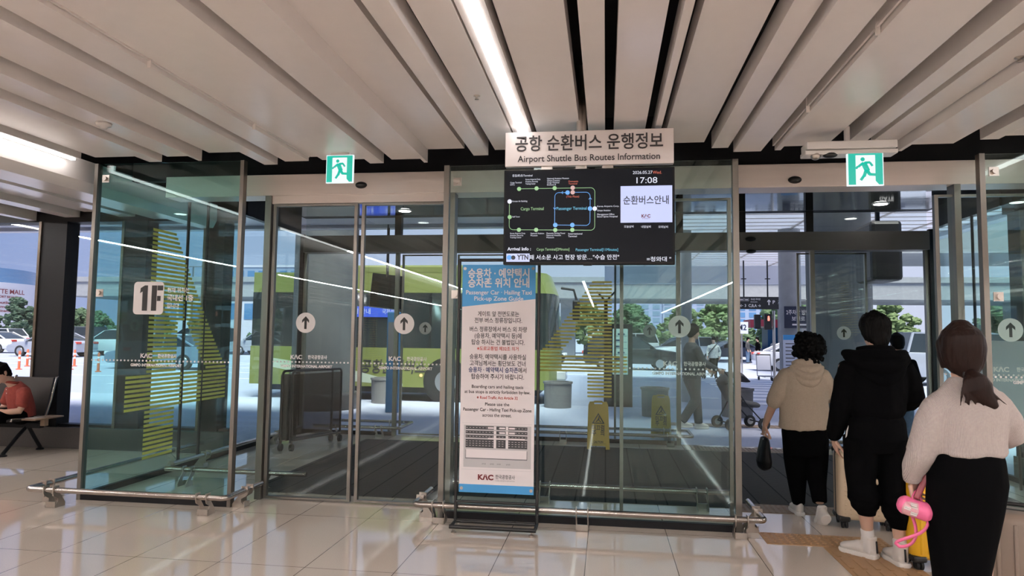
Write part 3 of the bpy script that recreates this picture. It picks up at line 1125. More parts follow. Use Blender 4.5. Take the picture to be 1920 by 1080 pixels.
b = MB(); tx(b, 'Wed.', 1130, 361, 32, 62, 'LEFT'); tx(b, 'Domestic', 565, 424, 18, 70); tx(b, 'Terminal', 562, 441, 17, 62); tx(b, '(This Place)', 561, 534, 21, 92); b.build('screen_lettering', 'sc_red', scr)
b = MB()
x0, z0 = P_(903, 720); x1, z1 = P_(1265, 452)
b.box(x0, x1, -0.0034, -0.0028, z0, z1)
b.build('screen_window', 'sc_panel', scr); b = MB()
x2, z2 = P_(82, 1010); x3, z3 = P_(252, 948)
b.box(x2, x3, -0.0034, -0.0028, z2, z3)
b.build('screen_window', 'sc_panel', scr)
b = MB()
def tx2(b, s, u, v, h, w_, bold=0.0):
    x, z = P_(u, v)
    put(b, s, x, -0.0042, z, h * k, bold, 'CENTER', width=w_ * k)
tx2(b, '순환버스안내', 1083, 562, 68, 318, 0.0008)
tx2(b, 'YTN', 204, 977, 50, 84, 0.002)
x, z = P_(133, 979); b.cyl((x, -0.0046, z), (x, -0.0038, z), 16 * k, n=20)
b.build('screen_lettering', 'sc_dark', scr)
b = MB(); x, z = P_(103, 979); b.cyl((x, -0.0046, z), (x, -0.0038, z), 18 * k, n=20); b.build('channel_mark', 'sc_blue', scr)
b = MB(); tx2(b, 'K\u039bC', 1081, 672, 32, 62, 0.0012); tx2(b, '한국공항공사', 1081, 690, 10, 52); b.build('logo', 'maroon', scr)
tag(t, 'hanging bus information sign with a white board above a black route map screen', 'sign')

# ================================================================== banner stand
M['ban_white'] = pr('banner fabric', (0.76, 0.70, 0.71), 0.6)
M['ban_blue'] = pr('banner blue', (0.055, 0.30, 0.62), 0.55)
M['ban_navy'] = pr('banner navy print', (0.02, 0.035, 0.14), 0.55)
M['ban_red'] = pr('banner red print', (0.45, 0.045, 0.035), 0.55)
M['ban_grey'] = pr('banner map grey', (0.50, 0.48, 0.49), 0.6)
M['ban_road'] = pr('banner map road', (0.045, 0.045, 0.05), 0.6)
t = empty('banner_stand', (-0.855, 5.40, 0))
b = MB()
for xx in (-0.325, 0.325):
    b.tube([(xx, 0.0, 0.045), (xx, 0.0, 2.125)], 0.013, 10)
    b.tube([(xx, 0.0, 0.045), (xx, -0.165, 0.045)], 0.013, 10)
    b.tube([(xx, 0.0, 0.045), (xx, 0.0, 0.045)], 0.013, 10)
b.tube([(-0.325, 0, 2.125), (0.325, 0, 2.125)], 0.013, 10)
b.tube([(-0.325, 0, 0.20), (0.325, 0, 0.20)], 0.011, 10)
b.tube([(-0.335, -0.165, 0.045), (0.335, -0.165, 0.045)], 0.016, 10)
b.tube([(-0.325, 0.0, 0.045), (0.325, 0.0, 0.045)], 0.014, 10)
b.build('stand_frame', 'black', t, 40)
for xx in (-0.30, 0.30):
    for yy in (-0.165, 0.0):
        b = MB()
        b.lathe([(0.016, 0.0), (0.02, 0.004), (0.02, 0.012), (0.008, 0.018), (0.008, 0.034)], (xx, yy, 0), 12)
        b.build('levelling_foot', 'steel', t, 40)
b = MB()
BX, BZ0, BZ1 = 0.298, 0.275, 2.085
b.box(-BX, BX, -0.008, -0.006, BZ0, BZ1)
ban = b.build('banner_sheet', 'ban_white', t)
b = MB()
b.prism([(-BX, BZ1 + 0.001), (BX, BZ1 + 0.001), (BX, 1.81), (-BX, 1.745)], -0.0095, -0.0085)
b.build('blue_band', 'ban_blue', ban); b = MB()
b.box(-BX, BX, -0.0095, -0.0085, BZ0 - 0.001, 0.338)
b.build('blue_band', 'ban_blue', ban)
for xx in (-BX + 0.02, BX - 0.02):
    for zz in (BZ0 + 0.03, BZ1 - 0.03):
        b = MB(); b.cyl((xx, -0.011, zz), (xx, -0.009, zz), 0.013, n=16); b.build('eyelet', 'steel', ban)
# crop rows measured at 393x1080 for y 470..1020
def bz(v):
    return BZ1 - (v - 48) * (BZ1 - BZ0) / (886 - 48)
def bt(b, s, v, h, w_, bold=0.0, x=0.0):
    put(b, s, x, -0.0105, bz(v), h, bold, 'CENTER', width=w_)
b = MB()
bt(b, '승용차 · 예약택시', 82, 0.082, 0.50, 0.0022); bt(b, '승차존 위치 안내', 118, 0.082, 0.50, 0.0022)
bt(b, 'Passenger Car · Hailing Taxi', 152, 0.048, 0.535, 0.0008); bt(b, 'Pick-up Zone Guide', 175, 0.048, 0.40, 0.0008)
b.build('banner_title', 'ban_white', ban)
b = MB()
for s_, v, w_ in (('게이트 앞 전면도로는', 233, 0.335), ('전부 버스 정류장입니다.', 257, 0.385), ('버스 정류장에서 버스 외 차량', 290, 0.465), ('(승용차, 예약택시 등)에', 314, 0.38), ('탑승 하시는 건 불법입니다.', 338, 0.43),
                  ('승용차, 예약택시를 사용하실', 392, 0.455), ('고객님께서는 횡단보도 건너', 416, 0.45), ('탑승하여 주시기 바랍니다.', 465, 0.425)):
    bt(b, s_, v, 0.047, w_, 0.0006)
bt(b, '에서', 440, 0.047, 0.065, 0.0006, 0.20)
for s_, v, w_ in (('Boarding cars and hailing taxis', 501, 0.415), ('at bus stops is strictly forbidden by law.', 520, 0.53), ('Please use the', 565, 0.195), ('Passenger Car - Hailing Taxi Pick-up Zone', 585, 0.55), ('across the street.', 605, 0.235)):
    bt(b, s_, v, 0.036, w_, 0.0004)
b.build('banner_print', 'ink', ban)
b = MB(); bt(b, '승용차 · 예약택시 승차존', 440, 0.047, 0.40, 0.0009, -0.035); b.build('banner_print', 'ban_navy', ban)
b = MB(); bt(b, '※도로교통법 제32조 의거', 361, 0.036, 0.335, 0.0005); bt(b, '※ Road Traffic Act Article 32', 541, 0.032, 0.33, 0.0004); b.build('banner_print', 'ban_red', ban)
# street plan
b = MB(); b.box(-0.265, 0.275, -0.0105, -0.0095, bz(795), bz(642)); b.build('plan_ground', 'ban_grey', ban)
b = MB()
for v0, v1 in ((645, 657), (662, 673), (678, 688), (693, 724)):
    b.box(-0.25, 0.245, -0.0112, -0.0106, bz(v1), bz(v0))
b.prism([(-0.25, bz(764)), (0.245, bz(764)), (0.245, bz(762)), (-0.25, bz(762))], -0.0112, -0.0106)
b.box(-0.25, -0.247, -0.0112, -0.0106, bz(764), bz(732)); b.box(0.242, 0.245, -0.0112, -0.0106, bz(764), bz(732))
for i, x in enumerate((-0.17, -0.115, -0.065, -0.03, 0.01, 0.06)):
    b.cyl((x, -0.0112, bz(736)), (x, -0.0106, bz(736)), 0.008, n=8)
put(b, '국내선 1F', 0.03, -0.0112, bz(752), 0.016)
for i, x in enumerate((-0.10, -0.035, 0.02, 0.095)):
    put(b, '승차존', x, -0.0112, bz(782), 0.012)
b.build('plan_road', 'ban_road', ban)
b = MB()
for v in (651, 667, 683, 700, 708, 716):
    for i in range(19):
        x = -0.24 + i * 0.0262
        if abs(x + 0.013) > 0.014 and abs(x - 0.083) > 0.014:
            b.box(x - 0.007, x + 0.007, -0.0118, -0.0113, bz(v) - 0.0012, bz(v) + 0.0012)
for x in (-0.013, 0.083):
    for v0, v1 in ((645, 657), (662, 673), (678, 688), (693, 724)):
        b.box(x - 0.010, x + 0.010, -0.0118, -0.0113, bz(v1), bz(v0))
b.box(-0.07, 0.225, -0.0121, -0.0118, bz(692), bz(687))
for x in (-0.048, 0.045, 0.122):
    b.box(x - 0.023, x + 0.023, -0.0121, -0.0118, bz(654), bz(648))
for x in (0.045, 0.122):
    b.box(x - 0.023, x + 0.023, -0.0121, -0.0118, bz(671), bz(665))
b.box(-0.245, 0.240, -0.0113, -0.0107, bz(760), bz(730))
b.build('plan_marking', 'ban_white', ban)
b = MB()
put(b, 'K\u039bC', -0.085, -0.0105, bz(831), 0.055, 0.0028, width=0.125)
b.build('logo', 'maroon', ban)
b = MB(); put(b, '한국공항공사', 0.072, -0.0105, bz(828), 0.036, 0.0006, width=0.155); put(b, 'KOREA AIRPORTS CORPORATION', 0.072, -0.0105, bz(841), 0.009, 0, width=0.15); b.build('logo_lettering', 'greyprint', ban)
b = MB()
for v in (635, 803):
    b.box(-0.28, 0.28, -0.0100, -0.0093, bz(v) - 0.0008, bz(v) + 0.0008)
b.build('rule_line', 'ban_grey', ban)
tag(t, 'black framed banner stand with a blue topped passenger pick-up notice', 'banner stand')

# ================================================================== exit signs
M['exit_green'] = emit('exit sign green', (0.0, 0.40, 0.30), 0.85)
M['exit_white'] = emit('exit sign white', (0.70, 0.78, 0.80), 0.85)
def runner(b, s, y0, y1):
    """Running figure, sign side s, centred on the origin."""
    q = lambda x, z: (x * s, z * s)
    def bar(x0, z0, x1, z1, w_):
        d = Vector((x1 - x0, z1 - z0)).normalized()
        nn = Vector((-d.y, d.x)) * w_ / 2
        b.prism([q(x0 + nn.x, z0 + nn.y), q(x1 + nn.x, z1 + nn.y), q(x1 - nn.x, z1 - nn.y), q(x0 - nn.x, z0 - nn.y)], y0, y1)
    b.cyl((-0.08 * s, y0, 0.30 * s), (-0.08 * s, y1, 0.30 * s), 0.065 * s, n=18)
    bar(-0.06, 0.20, 0.06, -0.08, 0.165)
    bar(-0.06, 0.19, -0.22, 0.06, 0.075); bar(-0.235, 0.075, -0.28, 0.00, 0.065)
    bar(-0.02, 0.19, 0.14, 0.20, 0.075); bar(0.13, 0.20, 0.21, 0.08, 0.065)
    bar(0.05, -0.05, 0.12, -0.19, 0.10); bar(0.10, -0.185, 0.33, -0.20, 0.085)
    bar(0.02, -0.04, -0.05, -0.25, 0.10); bar(-0.045, -0.22, -0.15, -0.37, 0.085)
def exit_sign(x, y, z, s, label, tilt=0.0):
    t = empty('exit_sign', (x, y, z))
    b = MB(); b.box(-s / 2, s / 2, -0.012, 0.012, -s / 2, s / 2, 0.003); b.build('sign_body', 'exit_white', t)
    b = MB()
    b.box(-s * 0.47, -s * 0.27, -0.0135, -0.0125, -s * 0.47, s * 0.47)
    b.box(s * 0.27, s * 0.47, -0.0135, -0.0125, -s * 0.24, s * 0.47)
    b.box(-s * 0.27, s * 0.27, -0.0135, -0.0125, s * 0.40, s * 0.47)
    b.prism([(s * 0.27, -s * 0.24), (s * 0.47, -s * 0.24), (s * 0.47, -s * 0.47), (s * 0.36, -s * 0.47), (s * 0.27, -s * 0.36)], -0.0135, -0.0125)
    b.build('green_field', 'exit_green', t)
    b = MB(); runner(b, s * 0.92, -0.0142, -0.0126); b.build('running_figure', 'exit_green', t)
    b = MB(); b.box(-s * 0.35, s * 0.35, -0.012, 0.012, s / 2 - 0.002, s / 2 + 0.02); b.build('mount', 'white', t)
    return tag(t, label, 'exit sign')
exit_sign(-2.185, 5.30, 2.875, 0.235, 'green running figure exit sign hanging above the left doors')
exit_sign(1.83, 5.08, 2.735, 0.245, 'green running figure exit sign hanging under a white box above the open door')
t = empty('ceiling_sensor_box', (1.72, 5.10, 2.88))
b = MB(); b.box(-0.29, 0.32, -0.06, 0.10, 0.0, 0.055, 0.006); b.box(-0.30, 0.33, -0.04, 0.09, -0.035, -0.004, 0.006); b.cyl((0, 0, 0.055), (0, 0, 0.17), 0.02); b.build('housing', 'white', t)
b = MB(); b.sphere((-0.22, -0.01, -0.04), 0.035, 0.035, 0.03); b.build('camera_dome', 'steel', t, True)
b = MB(); b.sphere((-0.12, -0.01, -0.036), 0.05, 0.04, 0.02); b.build('sensor_lens', 'black', t, True)
tag(t, 'white ceiling box with camera dome and sensor above the right exit sign', 'sensor box')

# ================================================================== caution boards
M['caution'] = noisy(pr('yellow plastic', (0.55, 0.33, 0.045), 0.45), 14, 0.06)
M['caution2'] = M['caution']
def caution(x, y, rz, label):
    t = empty('caution_board', (x, y, 0), rz)
    def panel(b, sgn):
        lean = 0.17
        T0 = Matrix.Translation((0, sgn * 0.13, 0)) @ Matrix.Rotation(sgn * math.atan2(0.13, 0.64), 4, 'X')
        b.T = T0
        w0, w1, h = 0.15, 0.135, 0.64
        # frame with a hand slot near the top and legs at the foot
        b.prism([(-w0, 0.05), (w0, 0.05), (w1, h * 0.92), (w1 - 0.02, h), (0.055, h), (0.055, h - 0.035), (-0.055, h - 0.035), (-0.055, h), (-w1 + 0.02, h), (-w1, h * 0.92)], -0.012, 0.012)
        b.box(-0.058, 0.058, -0.012, 0.012, h - 0.01, h + 0.012)
        b.box(-w0, -w0 + 0.05, -0.012, 0.012, 0, 0.05)
        b.box(w0 - 0.05, w0, -0.012, 0.012, 0, 0.05)
    b = MB(); panel(b, -1); f = b.build('front_panel', 'caution', t)
    b = MB(); panel(b, 1); b.build('rear_panel', 'caution', t)
    b = MB()
    b.T = Matrix.Translation((0, -0.13, 0)) @ Matrix.Rotation(-math.atan2(0.13, 0.64), 4, 'X')
    o_ = [(0, 0.49), (0.085, 0.345), (-0.085, 0.345)]
    i_ = [(0, 0.462), (0.062, 0.357), (-0.062, 0.357)]
    for k_ in range(3):
        b.prism([o_[k_], o_[(k_ + 1) % 3], i_[(k_ + 1) % 3], i_[k_]], -0.0145, -0.0125)
    b.cyl((0.008, -0.0145, 0.432), (0.008, -0.0125, 0.432), 0.009, n=10)
    b.prism([(0.0, 0.42), (0.02, 0.418), (0.008, 0.39), (-0.012, 0.395)], -0.0145, -0.0125)
    b.prism([(-0.01, 0.40), (0.01, 0.395), (0.04, 0.37), (0.03, 0.365)], -0.0145, -0.0125)
    b.prism([(-0.012, 0.395), (0.0, 0.39), (-0.025, 0.365), (-0.036, 0.37)], -0.0145, -0.0125)
    for s_, z_ in (('미끄럼', 0.285), ('주   의', 0.215)):
        put(b, s_, 0, -0.0130, z_, 0.082, 0.0016, width=0.165, T=b.T.inverted() @ b.T)
    b.box(-0.10, 0.10, -0.0145, -0.0125, 0.075, 0.078)
    put(b, 'CAUTION', 0, -0.0130, 0.10, 0.04, 0.001, width=0.13)
    b.build('warning_print', 'ink', f)
    return tag(t, label, 'caution board')
caution(-0.10, 9.48, 0.03, 'yellow slippery floor caution board standing in the vestibule under the striped number')
caution(0.84, 10.75, -0.05, 'yellow slippery floor caution board outside the far glass, double of the near one')  # second board, placed for a double of the first
# ================================================================== forecourt structures
b = MB()
b.box(-90, -0.62, 8.4, 11.4, 3.42, 3.6)
b.box(-90, -0.62, 11.3, 11.5, 3.36, 3.75)
for xx in range(-88, 0, 3):
    b.box(xx, xx + 0.03, 8.5, 11.3, 3.412, 3.43)
struct(b.build('canopy_roof', 'soffit'))
b = MB()
b.box(-0.05, 8.2, 10.3, 26.0, 4.2, 4.24)
cp = struct(b.build('canopy_roof', 'soffit2'))
b = MB()
for k_ in range(30):
    b.box(-0.05, 8.2, 10.4 + k_ * 0.52, 10.43 + k_ * 0.52, 4.185, 4.2)
for xx in (1.4, 2.9, 4.4, 5.9, 7.3):
    b.box(xx, xx + 0.035, 10.3, 25.9, 4.17, 4.2)
b.build('canopy_ribs', 'steel', cp)
b = MB()
b.box(-0.05, 9.4, 25.9, 26.4, 3.55, 4.3)
b.box(8.2, 8.45, 10.3, 25.9, 4.1, 4.5)
b.build('canopy_fascia', 'soffit', cp)
b = MB()
b.box(-40, 80, 45, 52, 4.05, 5.1)
b.box(-40, 80, 44.9, 45.1, 5.1, 5.45)
b.box(9.0, 70, 28, 33, 4.9, 6.4)
for xx in (-34, -18, -4.2, -2.6, 12, 26):
    b.box(xx - 0.5, xx + 0.5, 47, 48, -0.1, 4.05)
o = b.build('overpass_beam', 'concrete'); struct(o)

def column(x, y, r, z1, label, base=True, mat='concrete'):
    t = empty('round_column', (x, y, 0))
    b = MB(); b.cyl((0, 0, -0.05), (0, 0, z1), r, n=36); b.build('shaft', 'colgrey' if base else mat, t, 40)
    if base:
        b = MB(); b.lathe([(r, 0.34), (r + 0.07, 0.32), (r + 0.09, 0.25), (r + 0.07, 0.19), (r + 0.09, 0.12), (r + 0.07, 0.05), (r + 0.07, -0.02)], n=36)
        b.build('base_collar', 'kerb', t, True)
    return tag(t, label, 'column')
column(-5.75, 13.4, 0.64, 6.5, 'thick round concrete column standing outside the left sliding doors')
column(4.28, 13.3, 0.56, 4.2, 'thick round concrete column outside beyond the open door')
column(4.44, 17.3, 0.255, 4.2, 'slender pale round column carrying a navy parking sign', False)
column(1.98, 17.3, 0.13, 4.2, 'thin grey round column behind the centre glass panel', False)
column(8.1, 27.5, 0.28, 4.9, 'far pale round column right of the pedestrian signal', False)

M['planter'] = noisy(pr('grey granite planter', (0.17, 0.165, 0.165), 0.7), 40, 0.2)
def planter(x, y, r, h, label):
    t = empty('planter', (x, y, 0))
    b = MB(); b.lathe([(r * 0.96, -0.01), (r, h - 0.05), (r + 0.02, h - 0.04), (r + 0.02, h), (r - 0.05, h), (r - 0.05, h - 0.06)], n=28); b.build('tub', 'planter', t, 40)
    b = MB(); b.cyl((0, 0, h - 0.10), (0, 0, h - 0.045), r - 0.045, n=24); b.build('soil', 'kerb', t)
    return tag(t, label, 'planter')
planter(-4.85, 14.75, 0.33, 0.55, 'round grey planter on the kerb in front of the green bus')
planter(-1.02, 14.75, 0.30, 0.55, 'round grey planter on the kerb beside the front of the bus')
planter(0.95, 13.6, 0.26, 0.55, 'round grey planter outside beyond the dim yellow caution board')
planter(2.55, 13.9, 0.30, 0.55, 'round grey planter outside beside the open door edge')

# blue information pillar, route map post, notices
M['bluepillar'] = pr('blue painted pillar', (0.02, 0.10, 0.22), 0.35)
t = empty('information_pillar', (-4.1, 12.9, 0))
b = MB(); b.box(-0.13, 0.13, -0.08, 0.08, 0, 1.95, 0.02); b.build('body', 'bluepillar', t)
b = MB(); b.box(-0.10, 0.10, -0.085, -0.08, 1.05, 1.75); b.build('notice_sheet', 'greyprint', t)
tag(t, 'tall blue information pillar beside the thick column by the bus', 'information pillar')
M['mapface'] = emit('lit route map', (0.55, 0.75, 0.72), 0.55)
t = empty('route_map_post', (0.28, 15.2, 0))
b = MB(); b.box(-0.32, -0.24, -0.04, 0.04, -0.09, 2.35); b.box(-0.24, 0.30, -0.04, 0.04, -0.09, 1.80); b.build('frame', 'darksteel', t)
b = MB(); b.box(-0.13, 0.20, -0.046, -0.041, 0.70, 1.70); f = b.build('map_panel', 'mapface', t)
b = MB()
for i in range(6):
    b.box(-0.11, 0.18, -0.049, -0.0465, 0.86 + i * 0.135, 0.87 + i * 0.135)
    b.box(-0.10 + 0.04 * (i % 3), 0.05 + 0.04 * (i % 3), -0.049, -0.0465, 0.885 + i * 0.135, 0.925 + i * 0.135)
put(b, 'GUIDE', 0.03, -0.048, 0.755, 0.09, 0.002)
b.build('map_print', 'bluepillar', f)
b = MB(); b.tube([(-0.28, 0, 2.3), (-0.48, 0, 2.52)], 0.02, 8); b.tube([(-0.28, 0, 2.3), (-0.08, 0, 2.52)], 0.02, 8); b.build('lamp_arm', 'darksteel', t)
tag(t, 'dark post with a lit route map panel beyond the striped number', 'route map')

# navy sign and white notice on the slender column
M['navy'] = pr('navy sign', (0.012, 0.02, 0.05), 0.45)
t = empty('parking_sign', (4.48, 17.0, 1.78))
b = MB(); b.box(-0.26, 0.34, -0.03, 0.0, 0, 0.52); f = b.build('board', 'navy', t)
b = MB()
put(b, '2주차장 방면', 0.05, -0.032, 0.37, 0.13, 0.002, width=0.52); put(b, '보행로', 0.06, -0.032, 0.22, 0.12, 0.002, width=0.30)
b.box(-0.08, 0.3, -0.034, -0.031, 0.065, 0.105)
b.build('lettering', 'sticker', f)
tag(t, 'navy parking lot direction sign fixed to the slender pale column', 'sign')
M['notice'] = pr('pale notice', (0.55, 0.58, 0.68), 0.5)
t = empty('notice_board', (4.38, 17.0, 0.62))
b = MB(); b.box(-0.19, 0.19, -0.02, 0.0, 0, 1.0); f = b.build('sheet', 'notice', t)
b = MB(); b.box(-0.19, 0.19, -0.023, -0.021, 0.88, 1.0); b.build('heading', 'ban_blue', f)
b = MB()
for i in range(9):
    b.box(-0.14, 0.02 + 0.05 * ((i * 7) % 3), -0.023, -0.021, 0.10 + i * 0.085, 0.12 + i * 0.085)
b.build('print', 'ink', f)
tag(t, 'tall pale notice sheet on the slender column below the navy sign', 'notice')

# gantry sign
t = empty('road_direction_sign', (5.18, 24.0, 2.52))
b = MB(); b.box(-0.72, 0.78, -0.06, 0.06, 0, 0.42, 0.01); f = b.build('board', 'black', t)
b = MB()
for xx in (-0.52, 0.26):
    b = MB(); b.tube([(xx, 0, 0.40), (xx, 0, 1.66)], 0.025, 8); b.box(xx - 0.08, xx + 0.08, -0.05, 0.05, 1.02, 1.05); b.build('hanger', 'black', t)
b = MB()
put(b, '\u2190 3', -0.56, -0.064, 0.115, 0.13, 0.003, width=0.20); put(b, 'C,B,A \u2192', -0.18, -0.064, 0.115, 0.13, 0.003, width=0.40)
put(b, '국내선 주차장', -0.15, -0.064, 0.33, 0.075, 0.001, width=0.32); put(b, 'Domestic', -0.20, -0.064, 0.245, 0.05, 0.0005, width=0.22)
for xx in (-0.61, -0.44):
    b.box(xx - 0.075, xx + 0.075, -0.066, -0.062, 0.27, 0.275); b.box(xx - 0.075, xx + 0.075, -0.066, -0.062, 0.365, 0.37)
    b.box(xx - 0.075, xx - 0.07, -0.066, -0.062, 0.27, 0.37); b.box(xx + 0.07, xx + 0.075, -0.066, -0.062, 0.27, 0.37)
    b.box(xx - 0.05, xx + 0.05, -0.066, -0.062, 0.30, 0.335)
b.prism([(x_, z_) for x_, z_ in arrow_poly(0.285, 0.235, 0.15)], -0.066, -0.062)
put(b, 'P', 0.44, -0.064, 0.235, 0.16, 0.004)
b.box(0.56, 0.70, -0.066, -0.062, 0.18, 0.185); b.box(0.56, 0.70, -0.066, -0.062, 0.285, 0.29); b.prism([(0.58, 0.21), (0.68, 0.21), (0.655, 0.26), (0.605, 0.26)], -0.066, -0.062)
b.build('lettering', 'sticker', f)
tag(t, 'black hanging road sign with white arrows beyond the open door', 'sign')

# pedestrian signal
M['redman'] = emit('red signal', (0.95, 0.22, 0.16), 1.6)
t = empty('pedestrian_signal', (5.58, 24.6, 0))
b = MB(); b.box(-0.13, 0.11, -0.08, 0.08, 1.84, 2.38, 0.01); b.build('signal_head', 'black', t)
b = MB(); b.box(-0.46, -0.26, -0.1, 0.1, 1.86, 2.36, 0.01); b.build('side_head', 'black', t)
b = MB(); b.cyl((0, -0.095, 2.28), (0, -0.085, 2.28), 0.032, n=12); b.box(-0.035, 0.035, -0.095, -0.085, 2.17, 2.25); b.box(-0.03, -0.005, -0.095, -0.085, 2.14, 2.17); b.box(0.005, 0.03, -0.095, -0.085, 2.14, 2.17); b.build('red_figure', 'redman', t)
b = MB(); b.cyl((0.2, 0.05, -0.09), (0.2, 0.05, 2.5), 0.05, n=12); b.box(-0.3, 0.2, 0.02, 0.07, 1.90, 1.95); b.build('pole', 'steel', t)
tag(t, 'black pedestrian signal showing a red figure beyond the crossing', 'traffic light')

# parking zone sign and kiosk
t = empty('zone_sign', (6.3, 33.0, 0))
b = MB(); b.box(-0.28, 0.28, -0.03, 0.03, 1.75, 2.30); f = b.build('plate', 'notice', t)
b = MB(); put(b, 'M2', 0, -0.034, 2.03, 0.36, 0.008, width=0.40); b.build('lettering', 'navy', f)
b = MB(); b.cyl((0, 0.04, -0.09), (0, 0.04, 2.3), 0.035, n=10); b.build('pole', 'steel', t)
tag(t, 'small pale zone sign reading M2 beyond the crossing', 'sign')
M['kioskred'] = pr('kiosk red', (0.50, 0.06, 0.09), 0.5)
t = empty('parking_kiosk', (12.6, 50.0, 0))
b = MB(); b.box(-0.4, 1.8, -1, 1, -0.09, 2.3); b.build('booth', 'white', t)
b = MB(); b.box(-2.7, 2.0, -1.2, 1.2, 2.3, 2.85); b.build('red_awning', 'kioskred', t)
b = MB(); b.box(-1.5, -0.4, -0.9, 0.9, -0.09, 2.3); b.build('doorway', 'bluepillar', t)
b = MB(); b.box(0.2, 0.24, -1.03, -1.0, 0.5, 2.0); b.box(0.5, 1.5, -1.03, -1.0, 1.1, 1.2); b.box(0.5, 1.3, -1.03, -1.0, 1.5, 1.6); b.build('poster_print', 'ban_blue', t)
tag(t, 'small white parking kiosk under a red fascia across the road', 'kiosk')

# hanging gate sign outside the doors
t = empty('gate_sign', (4.15, 11.0, 2.40))
b = MB(); b.box(-0.25, 0.20, -0.35, 0.35, 0.0, 0.9, 0.06); b.build('box', 'black', t)
b = MB(); b.box(-0.05, 0.0, -0.03, 0.03, 0.9, 1.8); b.build('hanger', 'darksteel', t)
b = MB(); put(b, 'GATE', -0.02, -0.352, 0.62, 0.09, 0.001, width=0.2); b.build('lettering', 'sticker', t)
tag(t, 'black rounded gate sign box hanging outside the open door', 'sign')
t = empty('hanging_monitor', (-3.75, 11.3, 2.25))
b = MB(); b.T = Matrix.Rotation(math.radians(-14), 4, 'X') @ Matrix.Rotation(math.radians(22), 4, 'Z'); b.box(-0.27, 0.27, -0.04, 0.04, -0.3, 0.3, 0.01); b.build('screen_housing', 'black', t)
b = MB(); b.cyl((0, 0.02, 0.25), (0, 0.02, 1.95), 0.025, n=10); b.build('pole', 'darksteel', t)
tag(t, 'small black monitor hanging outside above the bus stop', 'monitor')

# ================================================================== bus
M['busgreen'] = pr('yellow green bus paint', (0.20, 0.225, 0.062), 0.35, 0, 0.5, 0.3)
M['buspale'] = pr('pale bus stripe', (0.50, 0.55, 0.42), 0.35)
M['busglass'] = pr('dark bus glass', (0.022, 0.028, 0.03), 0.06, 0, 0.8)
M['tyre'] = pr('tyre rubber', (0.015, 0.015, 0.016), 0.8)
M['rim'] = pr('alloy rim', (0.45, 0.46, 0.48), 0.3, 0.8)
M['lampred'] = pr('red lamp', (0.55, 0.05, 0.03), 0.25)
M['lampwhite'] = pr('clear lamp', (0.7, 0.7, 0.72), 0.1, 0, 0.8)
M['lampamber'] = emit('amber marker', (1.0, 0.6, 0.25), 1.2)
M['screen_reflection'] = emit('blue screen reflection', (0.03, 0.10, 0.75), 0.8)  # glow standing in for hall screens mirrored in the glass
t = empty('city_bus', (-1.10, 16.0, -0.09))
def busprof(z0, z1, inset=0.0):
    pass
b = MB()
L_, Wd = 7.7, 2.45
def slab(b, z0, z1, fr=0.30, fr1=None, ins=0.0):
    """Body slab with a rounded nose at x = 0, tail at -L_."""
    fr1 = fr if fr1 is None else fr1
    ra, rb = [], []
    for zz, f_, arr in ((z0, fr, ra), (z1, fr1, rb)):
        pts = [(-L_ + ins, ins), (-L_ + ins, Wd - ins)]
        for k_ in range(7):
            a = math.radians(90 - 30 * k_)
            pts.append((-0.45 - f_ * 0 + 0.45 * math.cos(a) - ins - (0.30 - f_), Wd / 2 + (Wd / 2 - ins) * math.sin(a) if abs(math.sin(a)) == 1 else Wd / 2 + (Wd / 2 - ins) * (1 if a > 0 else -1) * abs(math.sin(a)) ** 0.45))
        arr.extend(b.v((x_, y_, zz)) for x_, y_ in pts)
    n = len(ra)
    for i in range(n):
        b.f([ra[i], ra[(i + 1) % n], rb[(i + 1) % n], rb[i]])
    b.f(list(reversed(ra))); b.f(rb)
slab(b, 0.34, 1.28)
slab(b, 2.62, 3.12, 0.24, 0.05, 0.02)
b.build('body_shell', 'busgreen', t, 35)
b = MB(); slab(b, 1.28, 2.62, 0.30, 0.24, 0.015); w_o = b.build('window_band', 'busglass', t, 35)
b = MB()
for xx in (-1.75, -3.1, -4.5, -5.9):
    b.box(xx - 0.03, xx + 0.03, -0.002, 0.02, 1.28, 2.62)
b.build('window_pillar', 'black', w_o)
b = MB(); b.box(-6.6, -2.1, 0.02, Wd - 0.02, 3.06, 3.3, 0.05); b.build('roof_unit', 'busgreen', t)
b = MB(); b.prism([(-7.2, 1.0), (-4.9, 0.70), (-3.75, 0.42), (-3.75, 0.36), (-5.6, 0.50), (-7.2, 0.78)], -0.006, 0.0); b.build('pale_stripe', 'buspale', t)
b = MB(); put(b, '공항순환버스', -4.02, -0.008, 0.80, 0.36, 0.006, width=1.62, shear=0.25); b.build('bus_lettering', 'ink', t)
b = MB(); b.box(-5.5, -3.9, -0.012, -0.004, 2.02, 2.28); s_ = b.build('reflected_screen', 'screen_reflection', t)  # reflection of the hall screens, added as a glowing board on the bus
b = MB(); put(b, '행선지 안내', -4.95, -0.014, 2.15, 0.15, 0.001, width=0.7); put(b, '국제선', -4.15, -0.014, 2.15, 0.15, 0.001, width=0.3); b.build('reflected_lettering', 'sc_white', s_)
b = MB()
for xx in (-3.3,):
    b.cyl((xx, -0.015, 0.63), (xx, 0.0, 0.63), 0.04, n=10)
b.build('marker_lamp', 'lampamber', t)
b = MB(); b.box(-0.10, 0.16, 0.35, 0.95, 0.55, 0.78, 0.04); b.build('headlight', 'lampwhite', t)
b = MB(); b.tube([(0.05, 0.1, 2.75), (0.35, 0.02, 2.7), (0.42, -0.02, 2.45)], 0.03, 8); b.box(0.33, 0.50, -0.12, 0.08, 1.95, 2.45, 0.03); b.build('wing_mirror', 'black', t)
